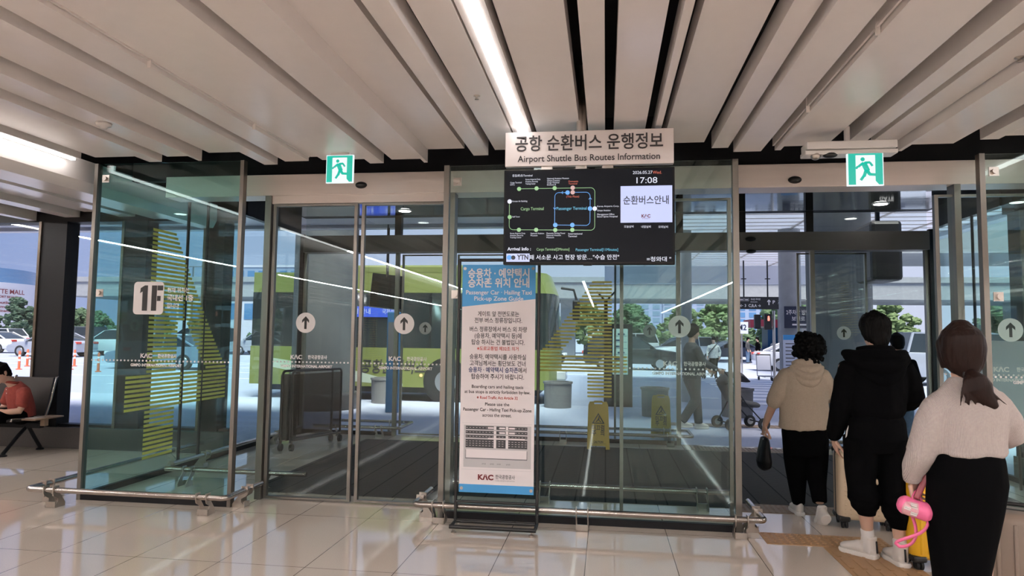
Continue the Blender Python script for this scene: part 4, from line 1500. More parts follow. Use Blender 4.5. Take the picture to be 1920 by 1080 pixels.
for xx in (-2.68, -6.1):
    b = MB(); b.cyl((xx, -0.012, 0.50), (xx, 0.3, 0.50), 0.56, n=32); b.build('wheel_arch', 'black', t, 40)
    for yy in (0.02, Wd - 0.32):
        b = MB(); b.cyl((xx, yy - 0.04, 0.49), (xx, yy + 0.26, 0.49), 0.49, n=32); w_ = b.build('wheel', 'tyre', t, 40)
        b = MB(); b.cyl((xx, yy - 0.055, 0.49), (xx, yy - 0.03, 0.49), 0.27, 0.24, n=24); b.build('hub_cap', 'rim', w_, 40)
b = MB(); b.box(-7.3, -0.5, 0.1, Wd - 0.1, 0.2, 0.36); b.build('skirt', 'black', t)
tag(t, 'yellow green airport bus waiting at the kerb outside the left doors', 'bus')

# ================================================================== cars
def wheel_set(t, xs, wy, r):
    for xx in xs:
        for yy in (-wy, wy):
            b = MB(); b.cyl((xx, yy - 0.1, r), (xx, yy + 0.1, r), r, n=22); w_ = b.build('wheel', 'tyre', t, 40)
            b = MB()
            s_ = -1 if yy < 0 else 1
            b.cyl((xx, yy + s_ * 0.09, r), (xx, yy + s_ * 0.108, r), r * 0.66, r * 0.6, n=18)
            b.build('wheel_rim', 'rim', w_, 40)
def make_car(paint, kind='sedan'):
    """Car facing -X, centred on the origin."""
    t = empty('car', (0, 0, 0))
    if kind == 'sedan':
        Lc, hw = 4.7, 0.91
        low = [(-2.33, 0.36), (-2.35, 0.58), (-2.22, 0.72), (-1.2, 0.90), (1.45, 0.98), (2.15, 0.98), (2.35, 0.86), (2.35, 0.45), (2.25, 0.28), (-2.2, 0.25)]
        cab = [(-1.15, 0.90), (-0.28, 1.36), (0.25, 1.45), (0.85, 1.42), (1.75, 0.98)]
    elif kind == 'suv':
        Lc, hw = 4.7, 0.94
        low = [(-2.30, 0.38), (-2.33, 0.75), (-2.2, 0.92), (-1.15, 1.05), (2.2, 1.10), (2.32, 0.9), (2.32, 0.5), (2.22, 0.32), (-2.2, 0.30)]
        cab = [(-1.2, 1.04), (-0.45, 1.60), (0.1, 1.70), (1.75, 1.66), (2.18, 1.10)]
    else:
        Lc, hw = 5.2, 0.97
        low = [(-2.55, 0.38), (-2.58, 0.8), (-2.4, 1.0), (-1.75, 1.15), (2.5, 1.20), (2.57, 0.9), (2.57, 0.5), (2.45, 0.32), (-2.4, 0.30)]
        cab = [(-1.85, 1.12), (-0.95, 1.80), (-0.3, 1.92), (2.25, 1.90), (2.5, 1.20)]
    r = 0.33
    b = MB()
    b.prism(low, -hw, hw)
    bmesh.ops.recalc_face_normals(b.bm, faces=b.bm.faces)
    bmesh.ops.bevel(b.bm, geom=[e for e in b.bm.edges], offset=0.07, segments=2, profile=0.6, affect='EDGES')
    b.build('car_body', paint, t, 40)
    # greenhouse: glass prism with tumblehome, thin roof above
    b = MB()
    def cabin(b, poly, w0, w1):
        z0 = min(z for _, z in poly); z1 = max(z for _, z in poly)
        ww = lambda z: w0 + (w1 - w0) * (z - z0) / (z1 - z0)
        a = [b.v((x_, -ww(z), z)) for x_, z in poly]
        c = [b.v((x_, ww(z), z)) for x_, z in poly]
        n = len(poly)
        for i in range(n):
            b.f([a[i], a[(i + 1) % n], c[(i + 1) % n], c[i]])
        b.f(list(reversed(a))); b.f(c)
    cabin(b, cab, hw - 0.06, hw - 0.22)
    b.build('window_glass', 'busglass', t, 30)
    b = MB()
    top = [(x_, z) for x_, z in cab[1:-1]]
    roof = [(x_, z + 0.02) for x_, z in top] + [(x_, z - 0.05) for x_, z in reversed(top)]
    b.prism(roof, -(hw - 0.21), hw - 0.21)
    for s_ in (-1, 1):
        for (xa, za), (xb, zb) in ((cab[0], cab[1]), (cab[-2], cab[-1])):
            b.tube([(xa, s_ * (hw - 0.06), za), (xb, s_ * (hw - 0.21), zb + 0.0)], 0.035, 6) if zb > za else b.tube([(xa, s_ * (hw - 0.21), za), (xb, s_ * (hw - 0.06), zb)], 0.05, 6)
        xm = (cab[1][0] + cab[-2][0]) / 2 + 0.05
        b.tube([(xm, s_ * (hw - 0.055), cab[0][1]), (xm, s_ * (hw - 0.20), cab[2][1])], 0.03, 6)
    b.build('car_roof', paint, t, 40)
    wheel_set(t, (-Lc * 0.30, Lc * 0.285), hw - 0.09, r)
    b = MB(); b.box(-Lc / 2 - 0.01, -Lc / 2 + 0.22, -hw + 0.02, -hw + 0.42, 0.60, 0.74, 0.03); b.box(-Lc / 2 - 0.01, -Lc / 2 + 0.22, hw - 0.42, hw - 0.02, 0.60, 0.74, 0.03); b.build('headlight', 'lampwhite', t)
    b = MB(); b.box(Lc / 2 - 0.2, Lc / 2 + 0.02, -hw + 0.02, -hw + 0.42, 0.78, 0.92, 0.03); b.box(Lc / 2 - 0.2, Lc / 2 + 0.02, hw - 0.42, hw - 0.02, 0.78, 0.92, 0.03); b.build('tail_light', 'lampred', t)
    b = MB()
    for s_ in (-1, 1):
        b.box(cab[0][0] + 0.12, cab[0][0] + 0.28, s_ * (hw + 0.06) - 0.07, s_ * (hw + 0.06) + 0.07, cab[0][1] + 0.02, cab[0][1] + 0.15, 0.02)
    b.build('side_mirror', paint, t)
    return t
PAINT = {'white': pr('white car paint', (0.62, 0.63, 0.66), 0.25, 0, 0.5, 0.5), 'silver': pr('silver car paint', (0.40, 0.42, 0.47), 0.3, 0.3, 0.5, 0.4),
         'blue': pr('blue grey car paint', (0.22, 0.28, 0.36), 0.3, 0.3, 0.5, 0.4), 'black': pr('black car paint', (0.012, 0.013, 0.015), 0.2, 0, 0.5, 0.6),
         'grey': pr('dark grey car paint', (0.09, 0.10, 0.12), 0.3, 0.2, 0.5, 0.4)}
_kids = None
_protos = {}
def place_car(paint, kind, x, y, rz, label, group=None):
    key = (paint, kind)
    if key not in _protos:
        t = make_car(PAINT[paint], kind)
        _protos[key] = t
    else:
        t = copy_tree(_protos[key])
    t.location = (x, y, -0.09)
    t.rotation_euler = (0, 0, math.radians(rz))
    return tag(t, label, 'car', group)
G = 'parked cars across the road'
place_car('silver', 'sedan', -33.6, 37.6, 0, 'silver sedan parked side on left of the dark window mullion', G)
place_car('white', 'sedan', -42.2, 42.0, 0, 'white sedan parked at the left edge beyond the bench', G)
place_car('white', 'suv', -31.6, 40.6, 6, 'white hatchback parked beside the striped traffic cone gap between mullions', G)
place_car('white', 'sedan', -26.3, 39.4, -4, 'white car seen through the left glass panel behind the blue grey car', G)
place_car('blue', 'sedan', -18.9, 27.4, 0, 'blue grey car nearest the left glass panel with its front wheel showing', G)
place_car('grey', 'van', -43.2, 50.5, 0, 'dark van in the second parked row at the far left', G)
place_car('grey', 'suv', -37.2, 49.0, 0, 'dark grey car in the second parked row left of the mullion', G)
place_car('white', 'suv', -50.0, 50.0, 0, 'white car in the second parked row at the left frame edge', G)
place_car('black', 'van', -30.8, 48.5, 0, 'black van in the second parked row behind the white hatchback', G)
place_car('silver', 'suv', -24.5, 46.5, 0, 'silver car in the second parked row above the blue grey car', G)
place_car('black', 'suv', 1.2, 34.8, 180, 'black car with a lit tail lamp crossing behind the route map post', G)
place_car('black', 'sedan', -4.4, 35.8, 180, 'black sedan crossing beyond the striped number four')
place_car('white', 'suv', 5.2, 47.5, 30, 'white car right of the dark figure with the stroller')
place_car('silver', 'sedan', 9.0, 52.5, 20, 'silver car beyond the walking person with the shoulder bag')
place_car('white', 'van', 1.5, 55.0, 10, 'white van in the far lot above the black car')
place_car('white', 'sedan', 9.9, 36.3, 180, 'white sedan crossing behind the luggage cart outside')
place_car('black', 'sedan', 16.2, 45.6, 4, 'black sedan parked right of the standing people outside')
place_car('white', 'suv', 19.2, 56.5, 0, 'white car far beyond the standing people outside')
place_car('black', 'van', 15.0, 38.5, 180, 'black van with a pale roof behind the man in the black hooded jacket')
place_car('silver', 'van', 13.2, 27.0, 180, 'silver van outside beyond the right glass panel')

# lane posts and cone
M['orange'] = pr('orange post', (0.62, 0.14, 0.06), 0.5)
M['reflect'] = pr('reflective band', (0.75, 0.70, 0.70), 0.4)
def lane_post(x, y):
    t = empty('lane_post', (x, y, -0.09))
    b = MB(); b.lathe([(0.11, 0), (0.11, 0.03), (0.05, 0.05), (0.045, 0.72), (0.03, 0.75)], n=12); b.build('post', 'orange', t, 40)
    b = MB(); b.cyl((0, 0, 0.52), (0, 0, 0.60), 0.0475, n=12); b.cyl((0, 0, 0.34), (0, 0, 0.42), 0.0478, n=12); b.build('reflective_band', 'reflect', t, 40)
    return t
lp = [(-23.42, 24.57, 'left of the traffic cone'), (-25.17, 26.82, 'farthest left of the row, by the silver sedan'), (-21.71, 25.26, 'right of the first dark mullion, nearer one'),
      (-23.5, 27.55, 'right of the first dark mullion, farther one'), (-19.6, 24.2, 'in front of the blue grey car, left one'), (-18.6, 24.6, 'in front of the blue grey car by its wheel'), (-26.6, 26.0, 'behind the head of the seated person')]
p0 = None
for x, y, s_ in lp:
    if p0 is None:
        o = p0 = lane_post(x, y)
    else:
        o = copy_tree(p0); o.location = (x, y, -0.09)
    tag(o, 'orange lane post ' + s_, 'lane post', 'orange lane posts on the road')
t = empty('traffic_cone', (-31.0, 33.6, -0.09))
b = MB(); b.box(-0.33, 0.33, -0.33, 0.33, 0, 0.05, 0.02); b.lathe([(0.25, 0.05), (0.06, 1.05), (0.03, 1.07)], n=20); b.build('cone', 'orange', t, 40)
b = MB(); b.lathe([(0.205, 0.30), (0.155, 0.55)], n=20); b.lathe([(0.13, 0.70), (0.095, 0.88)], n=20); b.build('reflective_band', 'reflect', t, 40)
tag(t, 'red and white striped traffic cone beside the silver sedan', 'traffic cone')

# ================================================================== trees, lamps, buildings
M['leaf'] = noisy(pr('green leaves', (0.075, 0.13, 0.06), 0.7), 1.2, 0.45, bump=0.6, bump_scale=6)
M['leaf2'] = noisy(pr('yellow green leaves', (0.13, 0.18, 0.07), 0.7), 1.2, 0.4, bump=0.6, bump_scale=6)
M['leafd'] = noisy(pr('dark conifer leaves', (0.045, 0.085, 0.05), 0.8), 1.5, 0.4, bump=0.6, bump_scale=6)
M['bark'] = pr('bark', (0.07, 0.055, 0.045), 0.8)
def make_tree(seed, w_, h, mat):
    """A rounded crown of many leaf clumps on a forked trunk."""
    rr_ = random.Random(seed)
    t = empty('tree', (0, 0, 0))
    b = MB()
    for k_ in range(110):
        a = rr_.uniform(0, 2 * PI); q = rr_.uniform(0, 1) ** 0.45; z = rr_.uniform(0.2, 1.0)
        env = math.sin(min(1, max(0.05, (1.06 - z) * 1.25)) * PI / 2) * w_ / 2
        s_ = rr_.uniform(0.07, 0.15) * w_ * 0.6
        c = Vector((math.cos(a) * q * env, math.sin(a) * q * env, z * h - s_ * 0.4))
        nv0 = len(b.bm.verts)
        b.sphere(c, s_, s_, s_ * 0.75, 12, 8)
        b.bm.verts.ensure_lookup_table()
        for v in b.bm.verts[nv0:]:
            d = v.co - c
            v.co = c + d * (1 + 0.75 * noise.noise(v.co * (3.2 / s_) + Vector((seed, k_, 0))))
    b.build('crown', mat, t)
    b = MB(); b.tube([(0, 0, -0.1), (0.02, 0, h * 0.25), (0.1, 0.05, h * 0.6)], [h * 0.022, h * 0.018, h * 0.008], 8); b.tube([(0.02, 0, h * 0.28), (-w_ * 0.15, 0, h * 0.55)], h * 0.01, 6); b.build('trunk', 'bark', t, True)
    return t
tp = [make_tree(i, w_, h, mt) for i, (w_, h, mt) in enumerate(((6.0, 4.4, 'leaf'), (5.5, 4.6, 'leaf2'), (5.0, 5.4, 'leafd')))]
spots = []
xs = -78
rr_ = random.Random(11)
side = ['left', 'right']
TR = []
for i in range(13):
    TR.append((-70 + i * 3.7, 65 + (i % 2) * 7.0, (0, 0, 2)[i % 3], rr_.uniform(0.80, 0.95), 'hedge'))
for i in range(7):
    TR.append((-2.0 + i * 4.6, 66 + (i % 2) * 9.0, (1, 0, 1)[i % 3], rr_.uniform(1.0, 1.25), 'mid'))
for i in range(6):
    TR.append((33 + i * 5.6, 60 + (i % 2) * 11.0, (0, 2, 1)[i % 3], rr_.uniform(1.3, 1.5), 'right'))
used = set()
pos_words = {'hedge': ('green tree in the row beyond the parked cars, number %d from the far left end'), 'mid': ('light green tree beyond the centre glass, number %d from the bus'), 'right': ('tall green tree beyond the open door, number %d from the kiosk')}
ordn = ['first', 'second', 'third', 'fourth', 'fifth', 'sixth', 'seventh', 'eighth', 'ninth', 'tenth', 'eleventh', 'twelfth', 'thirteenth']
cnt = {}
for x, y, kd, sc, where in TR:
    n_ = cnt.get(where, 0); cnt[where] = n_ + 1
    o = tp[kd] if kd not in used else copy_tree(tp[kd])
    used.add(kd)
    o.location = (x, y, -0.09)
    o.scale = (sc, sc, sc)
    o.rotation_euler = (0, 0, rr_.uniform(0, 6))
    lab = {'hedge': '%s tree from the left in the row beyond the car park', 'mid': '%s tree right of the bus in the light green row', 'right': '%s tall tree right of the red topped kiosk'}[where] % ordn[n_]
    tag(o, lab, 'tree', {'hedge': 'trees beyond the car park', 'mid': 'trees beyond the road', 'right': 'tall trees at the right'}[where])

def street_lamp(x, y, h, label):
    t = empty('street_lamp', (x, y, -0.09))
    b = MB(); b.cyl((0, 0, 0), (0, 0, h), 0.09, 0.06, n=10); b.build('pole', 'steel', t)
    b = MB(); b.box(-1.0, 1.0, -0.05, 0.05, h - 0.06, h); b.box(-1.3, -0.7, -0.12, 0.12, h, h + 0.08); b.box(0.7, 1.3, -0.12, 0.12, h, h + 0.08); b.build('lamp_head', 'steel', t)
    return tag(t, label, 'street lamp')
street_lamp(-30.0, 46.0, 6.4, 'grey twin arm street lamp seen through the left glass panel')
street_lamp(-45.5, 52.0, 5.0, 'grey street lamp left of the first dark mullion')
street_lamp(20.0, 55.0, 4.6, 'white twin street lamp behind the hooded man')

M['bldwhite'] = noisy(pr('pale cladding', (0.50, 0.50, 0.56), 0.6), 0.3, 0.05)
M['bldblue'] = pr('blue glazing', (0.09, 0.20, 0.36), 0.2, 0, 0.7)
M['bldgrey'] = pr('grey blue facade', (0.25, 0.31, 0.42), 0.6)
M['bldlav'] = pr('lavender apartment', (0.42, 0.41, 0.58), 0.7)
# shopping mall with a curved blue glazed crown
t = empty('mall_building', (-113.5, 92, 0))
b = MB()
b.cyl((-6, 14, -0.1), (-6, 14, 9.6), 17, n=64); b.build('curved_wall', 'bldwhite', t, 40)
b = MB(); b.cyl((-6, 14, 9.6), (-6, 14, 12.2), 15.4, n=64); b.build('glazed_crown', 'bldblue', t, 40)
b = MB()
for s_, z_, h_, w__ in (('LOTTE MALL', 8.0, 1.1, 6.4), ('AIRPORT BRANCH', 7.1, 0.5, 5.0), ('outlets', 6.1, 0.6, 3.0), ('mart', 5.4, 0.6, 2.0), ('cinemas', 4.7, 0.55, 2.6)):
    T_ = Matrix.Translation((-6, 14, 0)) @ Matrix.Rotation(math.radians(83), 4, 'Z') @ Matrix.Translation((0.0, -17.35, 0))
    put(b, s_, 0.0, 0, z_, h_, 0.02, 'CENTER', width=w__, T=T_)
b.build('wall_lettering', 'maroon', t)
tag(t, 'curved white shopping mall with blue glazed crown and red lettering', 'building')
def block(x, y, w_, d, h, wallm, label, rows=6, cols=8, name='office_building', winm='bldblue', base=0.0):
    t = empty(name, (x, y, 0))
    b = MB(); b.box(-w_ / 2, w_ / 2, 0, d, -0.1, h); b.build('wall', wallm, t)
    b = MB(); b.box(-w_ / 2 - 0.1, w_ / 2 + 0.1, -0.1, d, h, h + 0.4); b.build('roof', 'bldwhite', t)
    cw, rh = w_ / cols, (h - base - 0.6) / rows
    for r_ in range(rows):
        b = MB()
        for c_ in range(cols):
            b.box(-w_ / 2 + c_ * cw + cw * 0.18, -w_ / 2 + (c_ + 1) * cw - cw * 0.18, -0.06, 0.02, base + r_ * rh + rh * 0.3, base + (r_ + 1) * rh)
        b.build('window_row', winm, t)
    return tag(t, label, 'building')
block(-72, 100, 12, 10, 9.0, 'bldgrey', 'grey blue office block right of the curved mall', 5, 8)
block(-62.0, 112, 18, 10, 13.0, 'bldgrey', 'pale grey office block seen through the left glass panel', 6, 9)
block(-50.0, 90, 22, 8, 6.2, 'bldwhite', 'low white building with a wide blue window strip beyond the trees', 1, 11, base=2.4)
block(-22.0, 120, 16, 8, 10.5, 'bldgrey', 'dark grey building beyond the bus at far left', 5, 8)
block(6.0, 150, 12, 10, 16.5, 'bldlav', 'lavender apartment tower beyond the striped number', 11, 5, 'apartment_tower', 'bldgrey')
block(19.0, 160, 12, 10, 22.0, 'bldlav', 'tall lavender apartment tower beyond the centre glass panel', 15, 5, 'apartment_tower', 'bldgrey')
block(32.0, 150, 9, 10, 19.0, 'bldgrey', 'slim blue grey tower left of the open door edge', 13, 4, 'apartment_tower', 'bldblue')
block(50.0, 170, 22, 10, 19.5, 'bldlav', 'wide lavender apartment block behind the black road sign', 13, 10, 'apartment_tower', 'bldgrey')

# baggage carts
M['cartmetal'] = pr('grey cart metal', (0.30, 0.30, 0.31), 0.4, 0.7)
M['cartdark'] = noisy(pr('dark cart rubber', (0.035, 0.033, 0.032), 0.6), 40, 0.5)
def baggage_cart(x, y, rz, label, frame='cartmetal', panel='bldwhite', z=0.0):
    t = empty('baggage_cart', (x, y, z), math.radians(rz))
    b = MB()
    b.tube(corner3([(-0.28, -0.40, 0.16), (-0.28, 0.45, 0.16), (0.28, 0.45, 0.16), (0.28, -0.40, 0.16)], 0.05), 0.018, 8)
    for s_ in (-1, 1):
        b.tube([(s_ * 0.28, 0.42, 0.16), (s_ * 0.28, 0.50, 0.6), (s_ * 0.28, 0.55, 0.98)], 0.016, 8)
    for yy in (-0.25, -0.05, 0.15, 0.32):
        b.tube([(-0.28, yy, 0.16), (0.28, yy, 0.16)], 0.012, 6)
    b.build('frame', frame, t, 40)
    b = MB(); b.tube([(-0.29, 0.55, 0.98), (0.29, 0.55, 0.98)], 0.024, 10); b.build('handle', 'cartdark', t, 40)
    b = MB(); b.T = Matrix.Translation((0, 0.49, 0.6)) @ Matrix.Rotation(math.radians(-8), 4, 'X'); b.box(-0.26, 0.26, -0.01, 0.01, -0.22, 0.34, 0.01); b.build('back_panel', panel, t)
    for xx, yy in ((-0.25, 0.36), (0.25, 0.36), (0.0, -0.36)):
        b = MB(); b.cyl((xx - 0.02, yy, 0.07), (xx + 0.02, yy, 0.07), 0.07, n=16); b.build('wheel', 'tyre', t, 40)
    return tag(t, label, 'baggage cart')
def corner3(pts, r):
    out = []
    n = len(pts)
    for i, p in enumerate(pts):
        p = Vector(p)
        if i in (0, n - 1):
            out.append(p); continue
        a, c = Vector(pts[i - 1]), Vector(pts[i + 1])
        u, w_ = (a - p).normalized() * r, (c - p).normalized() * r
        for k_ in range(6):
            q = k_ / 5
            out.append((p + u) * (1 - q) ** 2 + p * 2 * q * (1 - q) + (p + w_) * q * q)
    return out
baggage_cart(6.25, 27.6, 8, 'grey baggage cart left outside beyond the crossing near the white sedan', z=-0.09)
# mobile sign boards parked inside the vestibule
t = empty('folded_barrier_trolley', (-4.02, 8.75, 0))
b = MB()
for sx_ in (-0.13, 0.0):
    b.tube(corner3([(sx_, -0.36, 0.10), (sx_, -0.36, 1.02), (sx_ + 0.30, 0.55, 1.02), (sx_ + 0.30, 0.55, 0.10)], 0.06), 0.016, 8)
    b.tube([(sx_, -0.36, 0.13), (sx_ + 0.30, 0.55, 0.13)], 0.016, 8)
b.build('tube_frame', 'black', t, 40)
b = MB()
b.T = Matrix.Translation((-0.10, -0.30, 0)) 
b.box(-0.07, 0.05, -0.05, 0.05, 0.12, 0.98, 0.02); b.box(0.07, 0.13, -0.04, 0.06, 0.12, 0.98, 0.02)
b.build('folded_panels', 'cartdark', t)
b = MB()
a_, c_ = Vector((0.02, -0.34, 0)), Vector((0.31, 0.53, 0))
q = [b.v((a_.x, a_.y, 0.2)), b.v((c_.x, c_.y, 0.2)), b.v((c_.x, c_.y, 0.98)), b.v((a_.x, a_.y, 0.98))]
q2 = [b.v((p.co.x + 0.01, p.co.y - 0.003, p.co.z)) for p in q]
b.f(q); b.f(list(reversed(q2)))
for i in range(4):
    b.f([q[i], q[(i + 1) % 4], q2[(i + 1) % 4], q2[i]])
b.build('mesh_panel', glass('smoked mesh panel', (0.45, 0.45, 0.45), 0.3, 0.02), t)
for xx, yy in ((-0.13, -0.36), (0.02, -0.36), (0.17, 0.55), (0.30, 0.55)):
    b = MB(); b.cyl((xx - 0.02, yy, 0.045), (xx + 0.02, yy, 0.045), 0.045, n=14); b.cyl((xx, yy, 0.045), (xx, yy, 0.12), 0.014, n=8); b.build('caster', 'black', t, 40)
tag(t, 'dark folding barrier trolley parked inside the vestibule by the left glass wall', 'trolley')

# white display board leaning behind the far right panel
t = empty('display_board', (3.97, 7.3, 0), math.radians(-30))
b = MB(); b.T = Matrix.Rotation(math.radians(-10), 4, 'X'); b.box(-0.3, 0.3, -0.012, 0.012, 0.75, 1.55, 0.006); b.build('panel', 'notice', t)
b = MB(); b.tube([(-0.25, -0.0, 0.02), (-0.25, 0.16, 0.95)], 0.014, 8); b.tube([(0.25, 0.0, 0.02), (0.25, 0.16, 0.95)], 0.014, 8); b.tube([(0, 0.42, 0.02), (0, 0.2, 1.0)], 0.014, 8); b.build('easel_leg', 'black', t, 40)
tag(t, 'pale display board on a black easel behind the far right glass panel', 'display board')
# ================================================================== people
def skinmat(name, col):
    m = pr(name, col, 0.5, 0, 0.4)
    b_ = m.node_tree.nodes['Principled BSDF']
    b_.inputs['Subsurface Weight'].default_value = 0.08
    b_.inputs['Subsurface Radius'].default_value = (0.02, 0.01, 0.006)
    return m
M['skin'] = skinmat('skin', (0.53, 0.33, 0.25))
M['skin2'] = skinmat('skin tanned', (0.44, 0.27, 0.20))
def knit(name, col, scale=260, strength=0.5):
    m = pr(name, col, 0.9, 0, 0.15)
    N, L, b_ = nodes(m)
    t = N.new('ShaderNodeTexCoord')
    mp = N.new('ShaderNodeMapping'); mp.inputs['Scale'].default_value = (1, 1, 0.45)
    L.new(t.outputs['Object'], mp.inputs[0])
    w = N.new('ShaderNodeTexWave'); w.inputs['Scale'].default_value = scale / 6; w.inputs['Distortion'].default_value = 1.5; w.inputs['Detail'].default_value = 2
    w.bands_direction = 'X'
    L.new(mp.outputs[0], w.inputs['Vector'])
    bp = N.new('ShaderNodeBump'); bp.inputs['Strength'].default_value = strength; bp.inputs['Distance'].default_value = 0.003
    L.new(w.outputs['Fac'], bp.inputs['Height'])
    L.new(bp.outputs[0], b_.inputs['Normal'])
    n = N.new('ShaderNodeTexNoise'); n.inputs['Scale'].default_value = 90
    L.new(t.outputs['Object'], n.inputs['Vector'])
    mx = N.new('ShaderNodeMix'); mx.data_type = 'RGBA'
    mx.inputs[6].default_value = tuple(v * 0.86 for v in col) + (1,)
    mx.inputs[7].default_value = tuple(min(1, v * 1.1) for v in col) + (1,)
    L.new(n.outputs['Fac'], mx.inputs[0]); L.new(mx.outputs[2], b_.inputs['Base Color'])
    return m
M['knit_beige'] = knit('beige knit', (0.375, 0.305, 0.24), 300, 0.35)
M['knit_white'] = knit('ivory rib knit', (0.42, 0.362, 0.342), 420, 0.6)
M['cloth_black'] = noisy(pr('black jersey', (0.0018, 0.0018, 0.0022), 0.95, 0, 0.05), 60, 0.4)
M['cloth_black2'] = noisy(pr('black cotton', (0.0016, 0.0016, 0.002), 0.92, 0, 0.06), 60, 0.4)
M['cloth_red'] = noisy(pr('brick red polo', (0.235, 0.045, 0.035), 0.8, 0, 0.25), 40, 0.2)
M['cloth_grey'] = noisy(pr('dark grey cloth', (0.05, 0.05, 0.055), 0.8), 30, 0.3)
M['cloth_pattern'] = noisy(pr('pale patterned shirt', (0.42, 0.44, 0.44), 0.8), 18, 0.5)
M['cloth_denim'] = noisy(pr('blue denim', (0.10, 0.16, 0.26), 0.8), 30, 0.3)
M['hair_black'] = noisy(pr('black hair', (0.0022, 0.002, 0.002), 0.55, 0, 0.07), 60, 0.5, bump=0.5, stretch=(1, 1, 0.12), bump_scale=120)
M['hair_brown'] = noisy(pr('dark brown hair', (0.0135, 0.0062, 0.0048), 0.45, 0, 0.12), 60, 0.5, bump=0.5, stretch=(1, 1, 0.12), bump_scale=120)
M['shoe_white'] = pr('white sneaker leather', (0.62, 0.57, 0.53), 0.5)
M['sole_white'] = pr('white rubber sole', (0.66, 0.62, 0.59), 0.6)
M['sock'] = pr('white sock', (0.64, 0.60, 0.58), 0.9)

def finish(b, name, mat, parent, voxel=0.009, smooth=4, fold=None, factor=0.5):
    """Fuse overlapping shapes into one continuous surface, smooth it and add folds."""
    bmesh.ops.recalc_face_normals(b.bm, faces=b.bm.faces)
    me = bpy.data.meshes.new(name)
    b.bm.to_mesh(me); b.bm.free()
    o = bpy.data.objects.new(name, me)
    COL.objects.link(o)
    rm = o.modifiers.new('fuse', 'REMESH'); rm.mode = 'VOXEL'; rm.voxel_size = voxel
    if smooth:
        sm = o.modifiers.new('smooth', 'SMOOTH'); sm.iterations = smooth; sm.factor = factor
    bpy.context.view_layer.update()
    dg = bpy.context.evaluated_depsgraph_get()
    m2 = bpy.data.meshes.new_from_object(o.evaluated_get(dg))
    o.modifiers.clear()
    o.data = m2
    bpy.data.meshes.remove(me)
    m2.name = name
    if fold:
        co = [v.co.copy() for v in m2.vertices]
        no = [v.normal.copy() for v in m2.vertices]
        for v, c, n in zip(m2.vertices, co, no):
            v.co = c + n * fold(c, n)
    m2.materials.clear()
    m2.materials.append(M[mat] if isinstance(mat, str) else mat)
    for p in m2.polygons:
        p.use_smooth = True
    if parent is not None:
        o.parent = parent
    return o

def nz(c, sx, sy, sz, seed=0.0):
    return noise.noise(Vector((c.x * sx + seed, c.y * sy + seed * 1.7, c.z * sz - seed)))

def hand(b, wrist, d, n, k=1.0, curl=25, thumb=1, spread=6):
    """Palm, four unequal bent fingers and a thumb. d = finger direction, n = side the palm faces, thumb = side sign along d x n."""
    W_ = Vector(wrist); d = Vector(d).normalized(); n = Vector(n); n = (n - d * n.dot(d)).normalized(); s = d.cross(n)
    kn = W_ + d * 0.088 * k
    b.loft([(*(W_ - d * 0.01), 0.026 * k, 0.019 * k), (*(W_ + d * 0.03 * k), 0.036 * k, 0.016 * k), (*(W_ + d * 0.065 * k), 0.041 * k, 0.0145 * k), (*kn, 0.039 * k, 0.012 * k)], 14, s)
    for i, (off, ln, r) in enumerate(((0.0305, 0.070, 0.0086), (0.0105, 0.079, 0.0090), (-0.0100, 0.074, 0.0086), (-0.0295, 0.058, 0.0078))):
        off *= thumb
        p = kn + s * off * k - d * 0.012 * k
        pts = [(*p, r * k, r * k)]
        a = math.radians(spread) * off / 0.03
        dd = (d + s * math.tan(a)).normalized()
        ang = curl * (0.85 + 0.12 * i)
        for sg, frac in ((0.45, 0.6), (0.31, 1.0), (0.24, 0.8)):
            dd = (Matrix.Rotation(math.radians(ang * frac * 0.9), 4, dd.cross(n)) @ dd).normalized()
            p = p + dd * ln * sg * 1.12 * k
            pts.append((*p, r * k * (0.98 - 0.12 * (len(pts) - 1)), r * k * (0.98 - 0.12 * (len(pts) - 1))))
        b.loft(pts, 8, s)
    p = W_ + d * 0.022 * k + s * 0.026 * thumb * k
    td = (d * 0.72 + s * thumb * 0.62 + n * 0.32).normalized()
    p2 = p + td * 0.042 * k
    td2 = (td + d * 0.45 + n * 0.15).normalized()
    p3 = p2 + td2 * 0.030 * k
    p4 = p3 + (td2 + d * 0.2).normalized() * 0.020 * k
    b.loft([(*p, 0.0155 * k, 0.0135 * k), (*p2, 0.0108 * k, 0.0105 * k), (*p3, 0.0098 * k, 0.0092 * k), (*p4, 0.0078 * k, 0.0075 * k)], 8, n)

